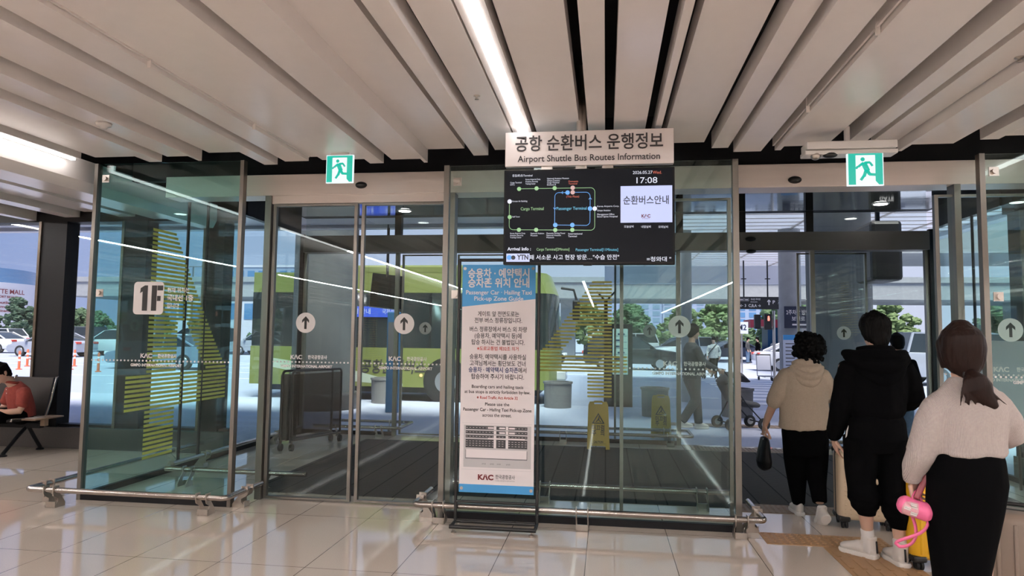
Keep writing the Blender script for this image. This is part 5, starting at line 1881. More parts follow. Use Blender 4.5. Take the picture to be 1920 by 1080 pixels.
def head(b, c, T, k=1.0):
    """Skull, jaw, nose, ears; c = centre of the head, T = 3x3 head rotation, face towards local +Y."""
    T0 = b.T.copy()
    b.T = T0 @ Matrix.Translation(c) @ T.to_4x4() @ Matrix.Scale(k, 4)
    b.loft([(0, 0.012, -0.115, 0.036, 0.04), (0, 0.02, -0.10, 0.050, 0.062), (0, 0.012, -0.07, 0.062, 0.080), (0, 0.0, -0.035, 0.069, 0.092), (0, -0.004, 0.0, 0.074, 0.097), (0, -0.006, 0.04, 0.076, 0.098), (0, -0.008, 0.075, 0.068, 0.088), (0, -0.008, 0.10, 0.048, 0.062), (0, -0.008, 0.115, 0.022, 0.03)], 20, (1, 0, 0), True, (0, 0, 1))
    b.loft([(0, 0.086, 0.005, 0.009, 0.008), (0, 0.100, -0.02, 0.012, 0.011), (0, 0.106, -0.036, 0.016, 0.012), (0, 0.092, -0.046, 0.013, 0.01)], 10)
    b.sphere((0, 0.082, -0.068), 0.024, 0.012, 0.010, 10, 6)
    b.sphere((0, 0.078, -0.100), 0.024, 0.018, 0.016, 10, 6)
    for s_ in (-1, 1):
        b.sphere((s_ * 0.031, 0.080, 0.008), 0.017, 0.011, 0.010, 10, 6)
        b.loft([(s_ * 0.074, -0.006, -0.034, 0.007, 0.012), (s_ * 0.079, -0.010, -0.01, 0.008, 0.018), (s_ * 0.080, -0.012, 0.014, 0.007, 0.017)], 10)
    b.T = T0

def limbs(b, pts, n=14, ref=(1, 0, 0)):
    b.loft(pts, n, ref)

def eyes_and_mouth(o, c, T, k=1.0):
    for nm, mat in (('eye', 'black'), ):
        b = MB(); b.T = Matrix.Translation(c) @ T.to_4x4() @ Matrix.Scale(k, 4)
        for s_ in (-1, 1):
            b.sphere((s_ * 0.031, 0.089, 0.006), 0.010, 0.004, 0.005, 10, 6)
        for s_ in (-1, 1):
            b.loft([(s_ * 0.016, 0.091, 0.028, 0.003, 0.003), (s_ * 0.032, 0.090, 0.033, 0.003, 0.003), (s_ * 0.048, 0.080, 0.029, 0.003, 0.003)], 6)
        b.build('eyes_and_brows', mat, o, True)

def rotz(a):
    return Matrix.Rotation(math.radians(a), 3, 'Z')
def rotx(a):
    return Matrix.Rotation(math.radians(a), 3, 'X')

def place(o, loc, rz=0):
    o.location = loc
    o.rotation_euler = (0, 0, math.radians(rz))
    return o

def shoe(parent, heel, toe, up=(0, 0, 1), k=1.0, upper='shoe_white', sole='sole_white', tread=None, name='shoe', collar=0.085):
    """Sneaker from heel to toe point (on the sole), with separate sole."""
    H, Tt = Vector(heel), Vector(toe)
    f = (Tt - H).normalized(); L_ = (Tt - H).length
    u = Vector(up); u = (u - f * u.dot(f)).normalized(); s = f.cross(u)
    X = Matrix(((s.x, f.x, u.x, H.x), (s.y, f.y, u.y, H.y), (s.z, f.z, u.z, H.z), (0, 0, 0, 1)))
    b = MB(); b.T = X
    def outline(z, g):
        pts = []
        for q, w_ in ((0.0, 0.022), (0.04, 0.031), (0.2, 0.034), (0.45, 0.036), (0.68, 0.046), (0.85, 0.043), (0.96, 0.028), (1.0, 0.012)):
            pts.append((w_ * k + g, q * L_ + (g if q > 0.5 else -g), z))
        return [b.v(p) for p in pts] + [b.v((-p[0], p[1], p[2])) for p in reversed(pts)]
    r1, r2, r3 = outline(0.0, 0.0), outline(0.020, 0.006), outline(0.034, 0.002)
    b.bridge(r1, r2); b.bridge(r2, r3); b.cap(r1, True); b.cap(r3)
    so = b.build('sole', sole, None, 50)
    b = MB(); b.T = X
    c_ = collar
    b.loft([(0, L_ * 0.26, 0.030, 0.036 * k, 0.068), (0, L_ * 0.24, 0.030 + c_ * 0.45, 0.037 * k, 0.060), (0, L_ * 0.21, 0.030 + c_ * 0.8, 0.038 * k, 0.052), (0, L_ * 0.20, 0.030 + c_, 0.041 * k, 0.052), (0, L_ * 0.20, 0.030 + c_ * 1.08, 0.038 * k, 0.049)], 18, (1, 0, 0), False, (0, 0, 1))
    b.loft([(0, 0.022, 0.050, 0.030 * k, 0.028), (0, L_ * 0.25, 0.064, 0.035 * k, 0.043), (0, L_ * 0.50, 0.064, 0.039 * k, 0.042), (0, L_ * 0.72, 0.052, 0.044 * k, 0.031), (0, L_ * 0.90, 0.045, 0.035 * k, 0.024), (0, L_ * 0.96, 0.042, 0.022 * k, 0.018)], 16, (1, 0, 0))
    up_ = finish(b, name, upper, parent, 0.0045, 3)
    so.parent = up_
    if tread:
        b = MB(); b.T = X
        b.loft([(0, 0.03, -0.0025, 0.020, 0.002), (0, L_ * 0.25, -0.0025, 0.024, 0.002), (0, L_ * 0.45, -0.0025, 0.016, 0.002), (0, L_ * 0.7, -0.0025, 0.033, 0.002), (0, L_ * 0.93, -0.0025, 0.018, 0.002)], 12, (1, 0, 0))
        b.build('tread', tread, up_)
    b = MB(); b.T = X
    for i in range(4):
        yy = L_ * (0.48 + i * 0.07)
        b.tube([(-0.026, yy, 0.070 - i * 0.006), (0, yy + 0.004, 0.090 - i * 0.008), (0.026, yy, 0.070 - i * 0.006)], 0.0035, 6)
    b.build('laces', sole, up_)
    return up_

# ------------------------------------------------------------------ woman in the beige hooded cardigan
ox_, oy_ = 1.68, 6.15
def wv(x, y, z):
    return (x - ox_, y, z)
hT = rotz(-12) @ rotx(-6)
b = MB()
hc = Vector(wv(1.735, 0.03, 1.435))
head(b, hc, hT, 0.98)
b.loft([(*wv(1.70, 0.0, 1.22), 0.058, 0.055), (*wv(1.715, 0.01, 1.31), 0.050, 0.052), (*wv(1.73, 0.02, 1.36), 0.050, 0.055)], 14)
b.loft([(*wv(1.68, 0.02, 0.72), 0.135, 0.105), (*wv(1.675, 0.0, 0.82), 0.135, 0.10), (*wv(1.67, -0.01, 0.95), 0.125, 0.09), (*wv(1.675, -0.01, 1.08), 0.135, 0.095), (*wv(1.68, -0.01, 1.18), 0.15, 0.085), (*wv(1.69, 0, 1.245), 0.10, 0.065)], 20)
# left arm hangs with the bag, right arm bent forward
b.loft([(*wv(1.515, 0, 1.21), 0.048, 0.05), (*wv(1.455, -0.03, 1.02), 0.042, 0.044), (*wv(1.42, -0.02, 0.95), 0.037, 0.038), (*wv(1.385, 0.02, 0.84), 0.031, 0.033), (*wv(1.365, 0.03, 0.775), 0.024, 0.027)], 14)
hand(b, wv(1.363, 0.033, 0.765), (-0.08, 0.1, -1), (1, 0.25, 0), 0.92, 62, 1)
b.loft([(*wv(1.845, 0, 1.22), 0.048, 0.05), (*wv(1.885, 0.01, 1.10), 0.043, 0.045), (*wv(1.905, 0.08, 1.035), 0.037, 0.038), (*wv(1.90, 0.22, 1.04), 0.030, 0.032), (*wv(1.885, 0.28, 1.05), 0.025, 0.026)], 14)
hand(b, wv(1.885, 0.285, 1.05), (-0.2, 1, 0.05), (-0.3, 0, -1), 0.92, 55, -1)
b.loft([(*wv(1.60, 0.02, 0.70), 0.085, 0.085), (*wv(1.625, 0.08, 0.40), 0.055, 0.058), (*wv(1.66, 0.16, 0.12), 0.034, 0.037)], 14)
b.loft([(*wv(1.76, 0.0, 0.70), 0.085, 0.085), (*wv(1.765, 0.02, 0.42), 0.055, 0.058), (*wv(1.765, -0.10, 0.17), 0.036, 0.038)], 14)
w1 = finish(b, 'person', 'skin2', None, 0.0045, 3)
eyes_and_mouth(w1, hc, hT, 0.98)
# cardigan
b = MB()
b.loft([(*wv(1.682, -0.005, 0.765), 0.215, 0.155), (*wv(1.678, -0.01, 0.85), 0.205, 0.15), (*wv(1.672, -0.015, 0.97), 0.195, 0.138), (*wv(1.675, -0.02, 1.10), 0.195, 0.132), (*wv(1.682, -0.02, 1.19), 0.182, 0.115), (*wv(1.69, -0.01, 1.245), 0.145, 0.09), (*wv(1.70, 0.0, 1.275), 0.085, 0.065)], 28, (1, 0, 0), False)
b.loft([(*wv(1.555, -0.005, 1.205), 0.078, 0.08), (*wv(1.50, -0.015, 1.14), 0.078, 0.078), (*wv(1.463, -0.03, 1.05), 0.074, 0.075), (*wv(1.43, -0.025, 0.985), 0.064, 0.066), (*wv(1.42, -0.018, 0.965), 0.060, 0.062)], 18, (1, 0, 0))
b.loft([(*wv(1.81, -0.005, 1.205), 0.078, 0.08), (*wv(1.86, 0.0, 1.14), 0.076, 0.078), (*wv(1.90, 0.02, 1.06), 0.070, 0.072), (*wv(1.912, 0.10, 1.03), 0.062, 0.062), (*wv(1.905, 0.19, 1.04), 0.054, 0.054)], 18, (0, 0, 1))
b.loft([(*wv(1.88, -0.01, 0.78), 0.035, 0.10), (*wv(1.865, -0.01, 0.9), 0.035, 0.09)], 12)
def f1(c, n):
    x, z = c.x, c.z
    v = 0.010 * nz(c, 9, 9, 3.2, 3) + 0.004 * nz(c, 26, 26, 9, 5)
    if z < 0.83:
        v += 0.004 * math.sin(x * 62 + 3 * nz(c, 6, 6, 2))
    return v
card = finish(b, 'cardigan', 'knit_beige', w1, 0.0085, 4, f1)
# hood lying on the back: stacked soft rolls
b = MB()
def arcpts(cx, cy, cz, rx, ry, rz_, r, a0=200, a1=340, n=12, sag=0.0):
    out = []
    for i in range(n + 1):
        a = math.radians(a0 + (a1 - a0) * i / n)
        e = math.sin(PI * i / n)
        out.append((cx + rx * math.cos(a), cy + ry * math.sin(a), cz - rz_ * e - sag * e * e, r * (0.55 + 0.45 * e), r * (0.5 + 0.4 * e)))
    return out
b.loft(arcpts(*wv(1.70, 0.03, 1.30), 0.115, 0.125, 0.035, 0.036), 12, (0, 0, 1))
b.loft(arcpts(*wv(1.695, 0.0, 1.285), 0.135, 0.135, 0.085, 0.034), 12, (0, 0, 1))
b.loft(arcpts(*wv(1.69, -0.01, 1.265), 0.13, 0.125, 0.125, 0.030), 12, (0, 0, 1))
b.loft(arcpts(*wv(1.70, 0.03, 1.31), 0.10, 0.10, -0.02, 0.030, 180, 360), 12, (0, 0, 1))
finish(b, 'hood', 'knit_beige', card, 0.007, 4, lambda c, n: 0.004 * nz(c, 22, 22, 22, 1))
# trousers
b = MB()
b.loft([(*wv(1.68, 0.0, 0.84), 0.165, 0.125), (*wv(1.682, -0.01, 0.74), 0.192, 0.15), (*wv(1.685, -0.005, 0.62), 0.182, 0.14), (*wv(1.69, 0.0, 0.54), 0.165, 0.125)], 24, (1, 0, 0), False)
b.loft([(*wv(1.605, 0.0, 0.68), 0.105, 0.125), (*wv(1.615, 0.05, 0.50), 0.098, 0.11), (*wv(1.635, 0.10, 0.32), 0.078, 0.09), (*wv(1.665, 0.16, 0.10), 0.052, 0.065)], 18, (1, 0, 0), False)
b.loft([(*wv(1.765, -0.01, 0.68), 0.105, 0.125), (*wv(1.768, 0.01, 0.50), 0.098, 0.11), (*wv(1.768, -0.02, 0.34), 0.078, 0.09), (*wv(1.763, -0.10, 0.165), 0.055, 0.07)], 18, (1, 0, 0), False)
finish(b, 'trousers', 'cloth_black', w1, 0.009, 4, lambda c, n: 0.006 * nz(c, 12, 12, 3, 2))
# sneakers: the right heel lifted so the sole shows
shoe(w1, wv(1.665, 0.09, 0.0), wv(1.655, 0.33, 0.0), k=0.95)
shoe(w1, wv(1.765, -0.14, 0.155), wv(1.775, -0.03, -0.045 + 0.0), up=(0, -0.86, 0.45), k=1.05, upper='shoe_brown' if 'shoe_brown' in M else 'shoe_white', tread='black')
# curly bob
b = MB()
b.T = Matrix.Translation(hc) @ hT.to_4x4()
rr_ = random.Random(5)
b.loft([(0, -0.03, -0.095, 0.085, 0.07), (0, -0.028, -0.05, 0.112, 0.10), (0, -0.022, 0.0, 0.122, 0.115), (0, -0.012, 0.05, 0.112, 0.115), (0, -0.01, 0.10, 0.085, 0.088), (0, -0.01, 0.125, 0.045, 0.05)], 20)
for i in range(150):
    a = rr_.uniform(0, 2 * PI); zz = rr_.uniform(-0.12, 0.13)
    if math.sin(a) > 0.35 and zz < 0.06:
        continue
    w_ = 0.124 * math.sqrt(max(0.05, 1 - (zz / 0.16) ** 2))
    b.sphere((w_ * math.cos(a), -0.018 + w_ * 0.96 * math.sin(a), zz), rr_.uniform(0.012, 0.024), None, None, 8, 6)
finish(b, 'hair', 'hair_black', w1, 0.005, 1, lambda c, n: 0.006 * nz(c, 60, 60, 60, 9))
place(w1, (ox_, oy_, 0))
tag(w1, 'person with curly dark hair and a beige hooded cardigan carrying a black handbag', 'person')
M['shoe_brown'] = pr('tan sneaker', (0.30, 0.15, 0.09), 0.6)

# handbag in her left hand
M['bagblack'] = noisy(pr('black handbag', (0.003, 0.003, 0.0035), 0.5, 0, 0.2), 30, 0.3)
t = empty('handbag', (1.355, oy_ + 0.05, 0.42))
b = MB()
b.loft([(0.005, 0, 0.0, 0.055, 0.11), (0.0, 0, 0.05, 0.062, 0.125), (0.003, 0, 0.14, 0.050, 0.12), (0.008, 0, 0.215, 0.035, 0.11), (0.008, 0, 0.235, 0.03, 0.105)], 20, (1, 0, 0))
finish(b, 'bag_body', 'bagblack', t, 0.006, 2, lambda c, n: 0.005 * nz(c, 20, 20, 8, 2))
M['beads'] = pr('pale chain handle', (0.45, 0.42, 0.40), 0.35, 0.3)
b = MB()
for s_ in (-1, 1):
    for i in range(11):
        a = PI * i / 10
        b.sphere((0.010 + s_ * 0.022 * (1 - math.sin(a)), 0.055 * math.cos(a), 0.235 + 0.105 * math.sin(a)), 0.008, None, None, 8, 6)
b.build('chain_handle', 'beads', t, True)
tag(t, 'small black handbag with a pale chain handle hanging from a hand', 'handbag')

# ------------------------------------------------------------------ man in the black hooded jacket
ox_, oy_ = 1.87, 5.1
hT = rotz(6) @ rotx(-5)
hc = Vector(wv(1.888, 0.03, 1.585))
b = MB()
head(b, hc, hT, 0.98)
b.loft([(*wv(1.875, -0.01, 1.36), 0.066, 0.062), (*wv(1.88, 0.0, 1.45), 0.056, 0.060), (*wv(1.885, 0.01, 1.52), 0.055, 0.062)], 14)
b.loft([(*wv(1.865, 0.0, 0.88), 0.14, 0.10), (*wv(1.865, 0.0, 1.0), 0.135, 0.095), (*wv(1.87, 0, 1.15), 0.145, 0.10), (*wv(1.875, -0.01, 1.28), 0.165, 0.10), (*wv(1.88, -0.01, 1.37), 0.13, 0.075)], 20)
b.loft([(*wv(1.68, 0, 1.33), 0.05, 0.052), (*wv(1.645, -0.02, 1.10), 0.043, 0.045), (*wv(1.625, 0.0, 0.98), 0.037, 0.038), (*wv(1.612, 0.05, 0.86), 0.030, 0.033), (*wv(1.612, 0.07, 0.82), 0.026, 0.028)], 14)
hand(b, wv(1.612, 0.07, 0.815), (0.22, 0.35, -0.82), (1, 0.1, 0.25), 1.0, 16, 1, 9)
b.loft([(*wv(2.06, 0, 1.33), 0.05, 0.052), (*wv(2.12, 0.0, 1.18), 0.045, 0.046), (*wv(2.13, 0.06, 1.10), 0.038, 0.04), (*wv(2.09, 0.2, 1.04), 0.031, 0.033), (*wv(2.07, 0.26, 1.02), 0.026, 0.028)], 14)
hand(b, wv(2.07, 0.265, 1.015), (-0.25, 0.9, -0.2), (-0.3, -0.1, -1), 1.0, 60, -1)
# legs: bare calves between cuff and sock
b.loft([(*wv(1.775, 0.0, 0.86), 0.085, 0.09), (*wv(1.785, 0.03, 0.50), 0.06, 0.064), (*wv(1.79, 0.02, 0.38), 0.055, 0.058), (*wv(1.805, 0.04, 0.27), 0.045, 0.05), (*wv(1.82, 0.06, 0.15), 0.034, 0.038), (*wv(1.825, 0.07, 0.07), 0.036, 0.042)], 14)
b.loft([(*wv(1.96, 0.0, 0.86), 0.085, 0.09), (*wv(1.975, 0.0, 0.50), 0.06, 0.064), (*wv(1.98, -0.04, 0.36), 0.055, 0.058), (*wv(1.982, -0.05, 0.25), 0.045, 0.05), (*wv(1.982, -0.06, 0.14), 0.034, 0.038), (*wv(1.982, -0.06, 0.06), 0.036, 0.042)], 14)
mn = finish(b, 'person', 'skin', None, 0.0045, 3)
eyes_and_mouth(mn, hc, hT, 0.98)
# jacket
b = MB()
b.loft([(*wv(1.862, -0.005, 0.99), 0.175, 0.135), (*wv(1.860, -0.01, 1.03), 0.196, 0.15), (*wv(1.862, -0.012, 1.12), 0.205, 0.15), (*wv(1.868, -0.015, 1.24), 0.212, 0.145), (*wv(1.874, -0.015, 1.33), 0.205, 0.125), (*wv(1.88, -0.01, 1.39), 0.155, 0.095), (*wv(1.882, 0, 1.43), 0.09, 0.075)], 28, (1, 0, 0), False)
b.loft([(*wv(1.715, -0.005, 1.325), 0.082, 0.085), (*wv(1.672, -0.01, 1.22), 0.080, 0.08), (*wv(1.645, -0.02, 1.10), 0.074, 0.074), (*wv(1.625, 0.0, 0.98), 0.066, 0.066), (*wv(1.615, 0.04, 0.88), 0.060, 0.06), (*wv(1.612, 0.06, 0.83), 0.044, 0.046)], 18)
b.loft([(*wv(2.035, -0.005, 1.325), 0.082, 0.085), (*wv(2.09, -0.005, 1.23), 0.080, 0.08), (*wv(2.125, 0.02, 1.13), 0.076, 0.076), (*wv(2.125, 0.09, 1.08), 0.068, 0.068), (*wv(2.095, 0.19, 1.045), 0.056, 0.056)], 18, (0, 0, 1))
jk = finish(b, 'hooded_jacket', 'cloth_black', mn, 0.0085, 4, lambda c, n: 0.009 * nz(c, 10, 10, 5, 4) + 0.004 * nz(c, 30, 30, 14, 2))
b = MB()
# wide hood folded like a collar over both shoulders
b.loft(arcpts(*wv(1.872, 0.03, 1.425), 0.20, 0.15, 0.02, 0.048, 185, 355, 16), 14, (0, 0, 1))
b.loft(arcpts(*wv(1.872, 0.01, 1.405), 0.205, 0.155, 0.07, 0.045, 190, 350, 16), 14, (0, 0, 1))
b.loft(arcpts(*wv(1.875, 0.0, 1.38), 0.175, 0.145, 0.14, 0.04, 195, 345, 16), 14, (0, 0, 1))
b.loft(arcpts(*wv(1.88, 0.03, 1.455), 0.115, 0.105, 0.0, 0.03, 180, 360, 14), 12, (0, 0, 1))
finish(b, 'hood', 'cloth_black', jk, 0.008, 4, lambda c, n: 0.006 * nz(c, 16, 16, 16, 1))
# joggers gathered below the knee
b = MB()
b.loft([(*wv(1.865, 0.0, 1.04), 0.155, 0.115), (*wv(1.865, -0.01, 0.95), 0.19, 0.145), (*wv(1.866, -0.01, 0.84), 0.198, 0.15), (*wv(1.866, 0.0, 0.76), 0.185, 0.13)], 26, (1, 0, 0), False)
b.loft([(*wv(1.765, -0.005, 0.84), 0.11, 0.135), (*wv(1.768, 0.01, 0.68), 0.105, 0.118), (*wv(1.772, 0.03, 0.53), 0.092, 0.102), (*wv(1.782, 0.02, 0.44), 0.098, 0.105), (*wv(1.795, 0.025, 0.37), 0.088, 0.092), (*wv(1.802, 0.03, 0.33), 0.062, 0.066), (*wv(1.803, 0.03, 0.30), 0.054, 0.058)], 20, (1, 0, 0), False)
b.loft([(*wv(1.968, -0.005, 0.84), 0.11, 0.135), (*wv(1.972, 0.0, 0.66), 0.103, 0.116), (*wv(1.975, -0.01, 0.48), 0.090, 0.10), (*wv(1.98, -0.035, 0.38), 0.095, 0.10), (*wv(1.982, -0.045, 0.31), 0.085, 0.088), (*wv(1.982, -0.05, 0.265), 0.060, 0.064), (*wv(1.982, -0.05, 0.235), 0.053, 0.056)], 20, (1, 0, 0), False)
def f2(c, n):
    v = 0.006 * nz(c, 9, 9, 6, 6)
    for zc in (0.42, 0.36):
        v += 0.012 * math.exp(-((c.z - zc) / 0.03) ** 2) * (0.5 + nz(c, 14, 14, 30, 3))
    return v
jg = finish(b, 'joggers', 'cloth_black2', mn, 0.0085, 3, f2)
b = MB()
b.loft([(*wv(1.685, -0.035, 0.93), 0.006, 0.004), (*wv(1.668, -0.028, 0.88), 0.006, 0.004), (*wv(1.664, -0.02, 0.82), 0.006, 0.004)], 8)
b.build('side_piping', 'sock', jg, True)
b = MB()
b.loft([(*wv(1.822, 0.065, 0.05), 0.043, 0.05), (*wv(1.820, 0.06, 0.14), 0.041, 0.045), (*wv(1.814, 0.052, 0.195), 0.044, 0.048)], 14)
b.build('sock', 'sock', mn, True)
b = MB()
b.loft([(*wv(1.982, -0.06, 0.05), 0.043, 0.05), (*wv(1.982, -0.06, 0.12), 0.041, 0.045), (*wv(1.982, -0.057, 0.165), 0.044, 0.048)], 14)
b.build('sock', 'sock', mn, True)
s1_ = shoe(mn, wv(1.862, 0.02, 0.0), wv(1.69, 0.22, 0.0), k=1.2, collar=0.115)
s2_ = shoe(mn, wv(1.982, -0.14, 0.0), wv(1.965, 0.13, 0.0), k=1.2, collar=0.115)
for s_, (hx, hy, ax, ay) in ((s1_, (1.862, 0.02, 0.652, -0.758)), (s2_, (1.982, -0.14, 0.06, -1.0))):
    b = MB()
    p = Vector(wv(hx, hy, 0.0))
    ff = -Vector((ax, ay, 0))
    b.tube([p - ff * 0.004 + Vector((0, 0, 0.045)), p - ff * 0.002 + Vector((0, 0, 0.085)), p + ff * 0.002 + Vector((0, 0, 0.125))], 0.0065, 8)
    b.build('heel_zip', 'black', s_, True)
# short hair over the nape
b = MB()
b.T = Matrix.Translation(hc) @ hT.to_4x4()
b.loft([(0.0, -0.066, -0.118, 0.038, 0.026), (0.0, -0.058, -0.085, 0.062, 0.045), (0, -0.032, -0.045, 0.086, 0.080), (0, -0.020, 0.0, 0.098, 0.100), (0, -0.006, 0.045, 0.100, 0.112), (0, -0.004, 0.085, 0.090, 0.104), (0, -0.006, 0.115, 0.062, 0.072), (0, -0.008, 0.13, 0.03, 0.036)], 22)
b.loft([(0.088, 0.0, -0.052, 0.012, 0.022), (0.092, -0.004, -0.01, 0.016, 0.03), (0.088, -0.002, 0.04, 0.016, 0.03)], 10)
finish(b, 'hair', 'hair_black', mn, 0.005, 2, lambda c, n: 0.007 * nz(c, 50, 50, 14, 8) + 0.004 * nz(c, 110, 110, 25, 3))
place(mn, (ox_, oy_, 0))
tag(mn, 'person in a black hooded jacket, cropped black joggers and white high sneakers', 'person')

# ------------------------------------------------------------------ woman in the ivory sweater
ox_, oy_ = 1.70, 3.55
hT = rotz(-4) @ rotx(-4)
hc = Vector(wv(1.705, 0.02, 1.475))
b = MB()
head(b, hc, hT, 0.98)
b.loft([(*wv(1.70, 0.0, 1.24), 0.06, 0.055), (*wv(1.702, 0.0, 1.33), 0.050, 0.052), (*wv(1.705, 0.01, 1.40), 0.050, 0.055)], 14)
b.loft([(*wv(1.695, 0.01, 0.82), 0.135, 0.11), (*wv(1.70, 0.0, 0.95), 0.125, 0.095), (*wv(1.705, 0, 1.08), 0.13, 0.095), (*wv(1.71, 0, 1.16), 0.135, 0.085), (*wv(1.705, 0, 1.23), 0.095, 0.062)], 20)
b.loft([(*wv(1.585, 0, 1.19), 0.044, 0.046), (*wv(1.515, -0.02, 1.05), 0.041, 0.042), (*wv(1.49, -0.01, 0.98), 0.036, 0.037), (*wv(1.475, 0.04, 0.88), 0.030, 0.031), (*wv(1.485, 0.06, 0.845), 0.024, 0.026)], 14)
hand(b, wv(1.487, 0.065, 0.84), (0.25, 0.28, -0.9), (0.5, -0.75, 0.1), 0.92, 50, 1)
b.loft([(*wv(1.835, 0, 1.19), 0.044, 0.046), (*wv(1.892, 0.01, 1.11), 0.041, 0.042), (*wv(1.915, 0.05, 1.06), 0.036, 0.037), (*wv(1.92, 0.20, 1.04), 0.029, 0.030), (*wv(1.92, 0.25, 1.04), 0.024, 0.026)], 14)
hand(b, wv(1.92, 0.255, 1.04), (-0.1, 1, 0.05), (-1, 0, -0.3), 0.92, 50, -1)
b.loft([(*wv(1.645, 0.02, 0.8), 0.085, 0.09), (*wv(1.65, 0.06, 0.44), 0.055, 0.06), (*wv(1.655, 0.10, 0.08), 0.034, 0.037)], 14)
b.loft([(*wv(1.745, 0.0, 0.8), 0.085, 0.09), (*wv(1.74, 0.0, 0.44), 0.055, 0.06), (*wv(1.735, -0.04, 0.08), 0.034, 0.037)], 14)
w2 = finish(b, 'person', 'skin', None, 0.0045, 3)
eyes_and_mouth(w2, hc, hT, 0.98)
b = MB()
b.loft([(*wv(1.705, -0.01, 0.985), 0.168, 0.128), (*wv(1.705, -0.012, 1.05), 0.162, 0.125), (*wv(1.708, -0.015, 1.13), 0.163, 0.123), (*wv(1.712, -0.012, 1.19), 0.17, 0.115), (*wv(1.712, -0.005, 1.245), 0.162, 0.100), (*wv(1.710, 0.0, 1.29), 0.125, 0.080), (*wv(1.707, 0.003, 1.32), 0.085, 0.066), (*wv(1.706, 0.005, 1.345), 0.062, 0.058)], 28, (1, 0, 0), False)
b.loft([(*wv(1.615, 0.0, 1.235), 0.058, 0.070), (*wv(1.585, 0.0, 1.20), 0.068, 0.075), (*wv(1.545, -0.01, 1.13), 0.072, 0.074), (*wv(1.515, -0.02, 1.05), 0.070, 0.070), (*wv(1.492, -0.012, 0.97), 0.064, 0.064), (*wv(1.475, 0.02, 0.905), 0.052, 0.052), (*wv(1.474, 0.045, 0.862), 0.040, 0.042), (*wv(1.482, 0.055, 0.84), 0.042, 0.044)], 18, (1, 0, 0), False)
b.loft([(*wv(1.81, 0.0, 1.235), 0.070, 0.058), (*wv(1.84, 0.0, 1.20), 0.075, 0.068), (*wv(1.882, 0.0, 1.14), 0.074, 0.072), (*wv(1.912, 0.03, 1.08), 0.068, 0.068), (*wv(1.92, 0.11, 1.05), 0.058, 0.058), (*wv(1.92, 0.22, 1.045), 0.042, 0.044)], 18, (0, 0, 1), False)
def f3(c, n):
    return 0.007 * nz(c, 9, 9, 4, 7) + 0.003 * nz(c, 24, 24, 10, 5) + (0.004 * math.sin(c.x * 34 + c.y * 20) if c.z < 1.0 else 0)
sw = finish(b, 'sweater', 'knit_white', w2, 0.0075, 12, f3)
b = MB()
b.loft([(*wv(1.70, 0.0, 1.03), 0.145, 0.115), (*wv(1.70, -0.01, 0.96), 0.158, 0.128), (*wv(1.695, -0.01, 0.86), 0.172, 0.14), (*wv(1.685, 0.0, 0.74), 0.165, 0.132), (*wv(1.672, 0.01, 0.58), 0.145, 0.125), (*wv(1.665, 0.015, 0.42), 0.118, 0.12), (*wv(1.665, 0.02, 0.26), 0.105, 0.125), (*wv(1.668, 0.02, 0.14), 0.102, 0.13)], 28, (1, 0, 0), False)
finish(b, 'long_skirt', 'cloth_black', w2, 0.008, 4, lambda c, n: 0.005 * nz(c, 10, 10, 2.5, 7))
shoe(w2, wv(1.65, 0.05, 0.0), wv(1.645, 0.29, 0.0), k=0.95)
shoe(w2, wv(1.735, -0.10, 0.0), wv(1.74, 0.14, 0.0), k=0.95)
b = MB()
b.T = Matrix.Translation(hc) @ hT.to_4x4()
b.loft([(0.004, -0.055, -0.125, 0.038, 0.030), (0.002, -0.042, -0.095, 0.070, 0.058), (0, -0.026, -0.055, 0.091, 0.084), (0, -0.016, -0.005, 0.098, 0.103), (0, -0.006, 0.05, 0.096, 0.113), (0, -0.006, 0.09, 0.080, 0.098), (0, -0.008, 0.117, 0.050, 0.062)], 24)
for s_ in (-1, 1):
    b.loft([(s_ * 0.078, 0.005, -0.085, 0.012, 0.022), (s_ * 0.085, 0.012, -0.03, 0.014, 0.03), (s_ * 0.08, 0.02, 0.04, 0.02, 0.04)], 10)
hr = finish(b, 'hair', 'hair_brown', w2, 0.005, 2, lambda c, n: 0.003 * nz(c, 70, 70, 12, 8))
b = MB()
b.T = Matrix.Translation(hc) @ hT.to_4x4()
rr_ = random.Random(9)
b.loft([(0.004, -0.075, -0.115, 0.030, 0.026), (0.010, -0.100, -0.145, 0.055, 0.036), (0.022, -0.108, -0.185, 0.062, 0.034), (0.045, -0.110, -0.225, 0.045, 0.026), (0.085, -0.112, -0.268, 0.016, 0.012)], 16)
for i in range(26):
    a = rr_.uniform(-0.055, 0.055); e = rr_.uniform(-0.03, 0.07)
    b.loft([(0.004 + a * 0.4, -0.085 - rr_.uniform(0, 0.03), -0.125, 0.008, 0.006), (0.012 + a, -0.118, -0.165, 0.009, 0.006), (0.02 + a * 1.3 + e * 0.3, -0.122, -0.205, 0.007, 0.005), (0.03 + a * 1.4 + e, -0.118, -0.235 - rr_.uniform(0, 0.035), 0.003, 0.003)], 6)
finish(b, 'ponytail', 'hair_brown', hr, 0.0045, 1)
b = MB(); b.T = Matrix.Translation(hc) @ hT.to_4x4(); b.tube([(0.004 + 0.032 * math.cos(q * PI / 6), -0.082 + 0.012 * math.sin(q * PI / 6), -0.122 + 0.02 * math.sin(q * PI / 6)) for q in range(12)], 0.006, 8, True); b.build('hair_tie', 'black', hr, True)
place(w2, (ox_, oy_, 0))
tag(w2, 'person with a brown ponytail in an ivory knit sweater and long black skirt', 'person')

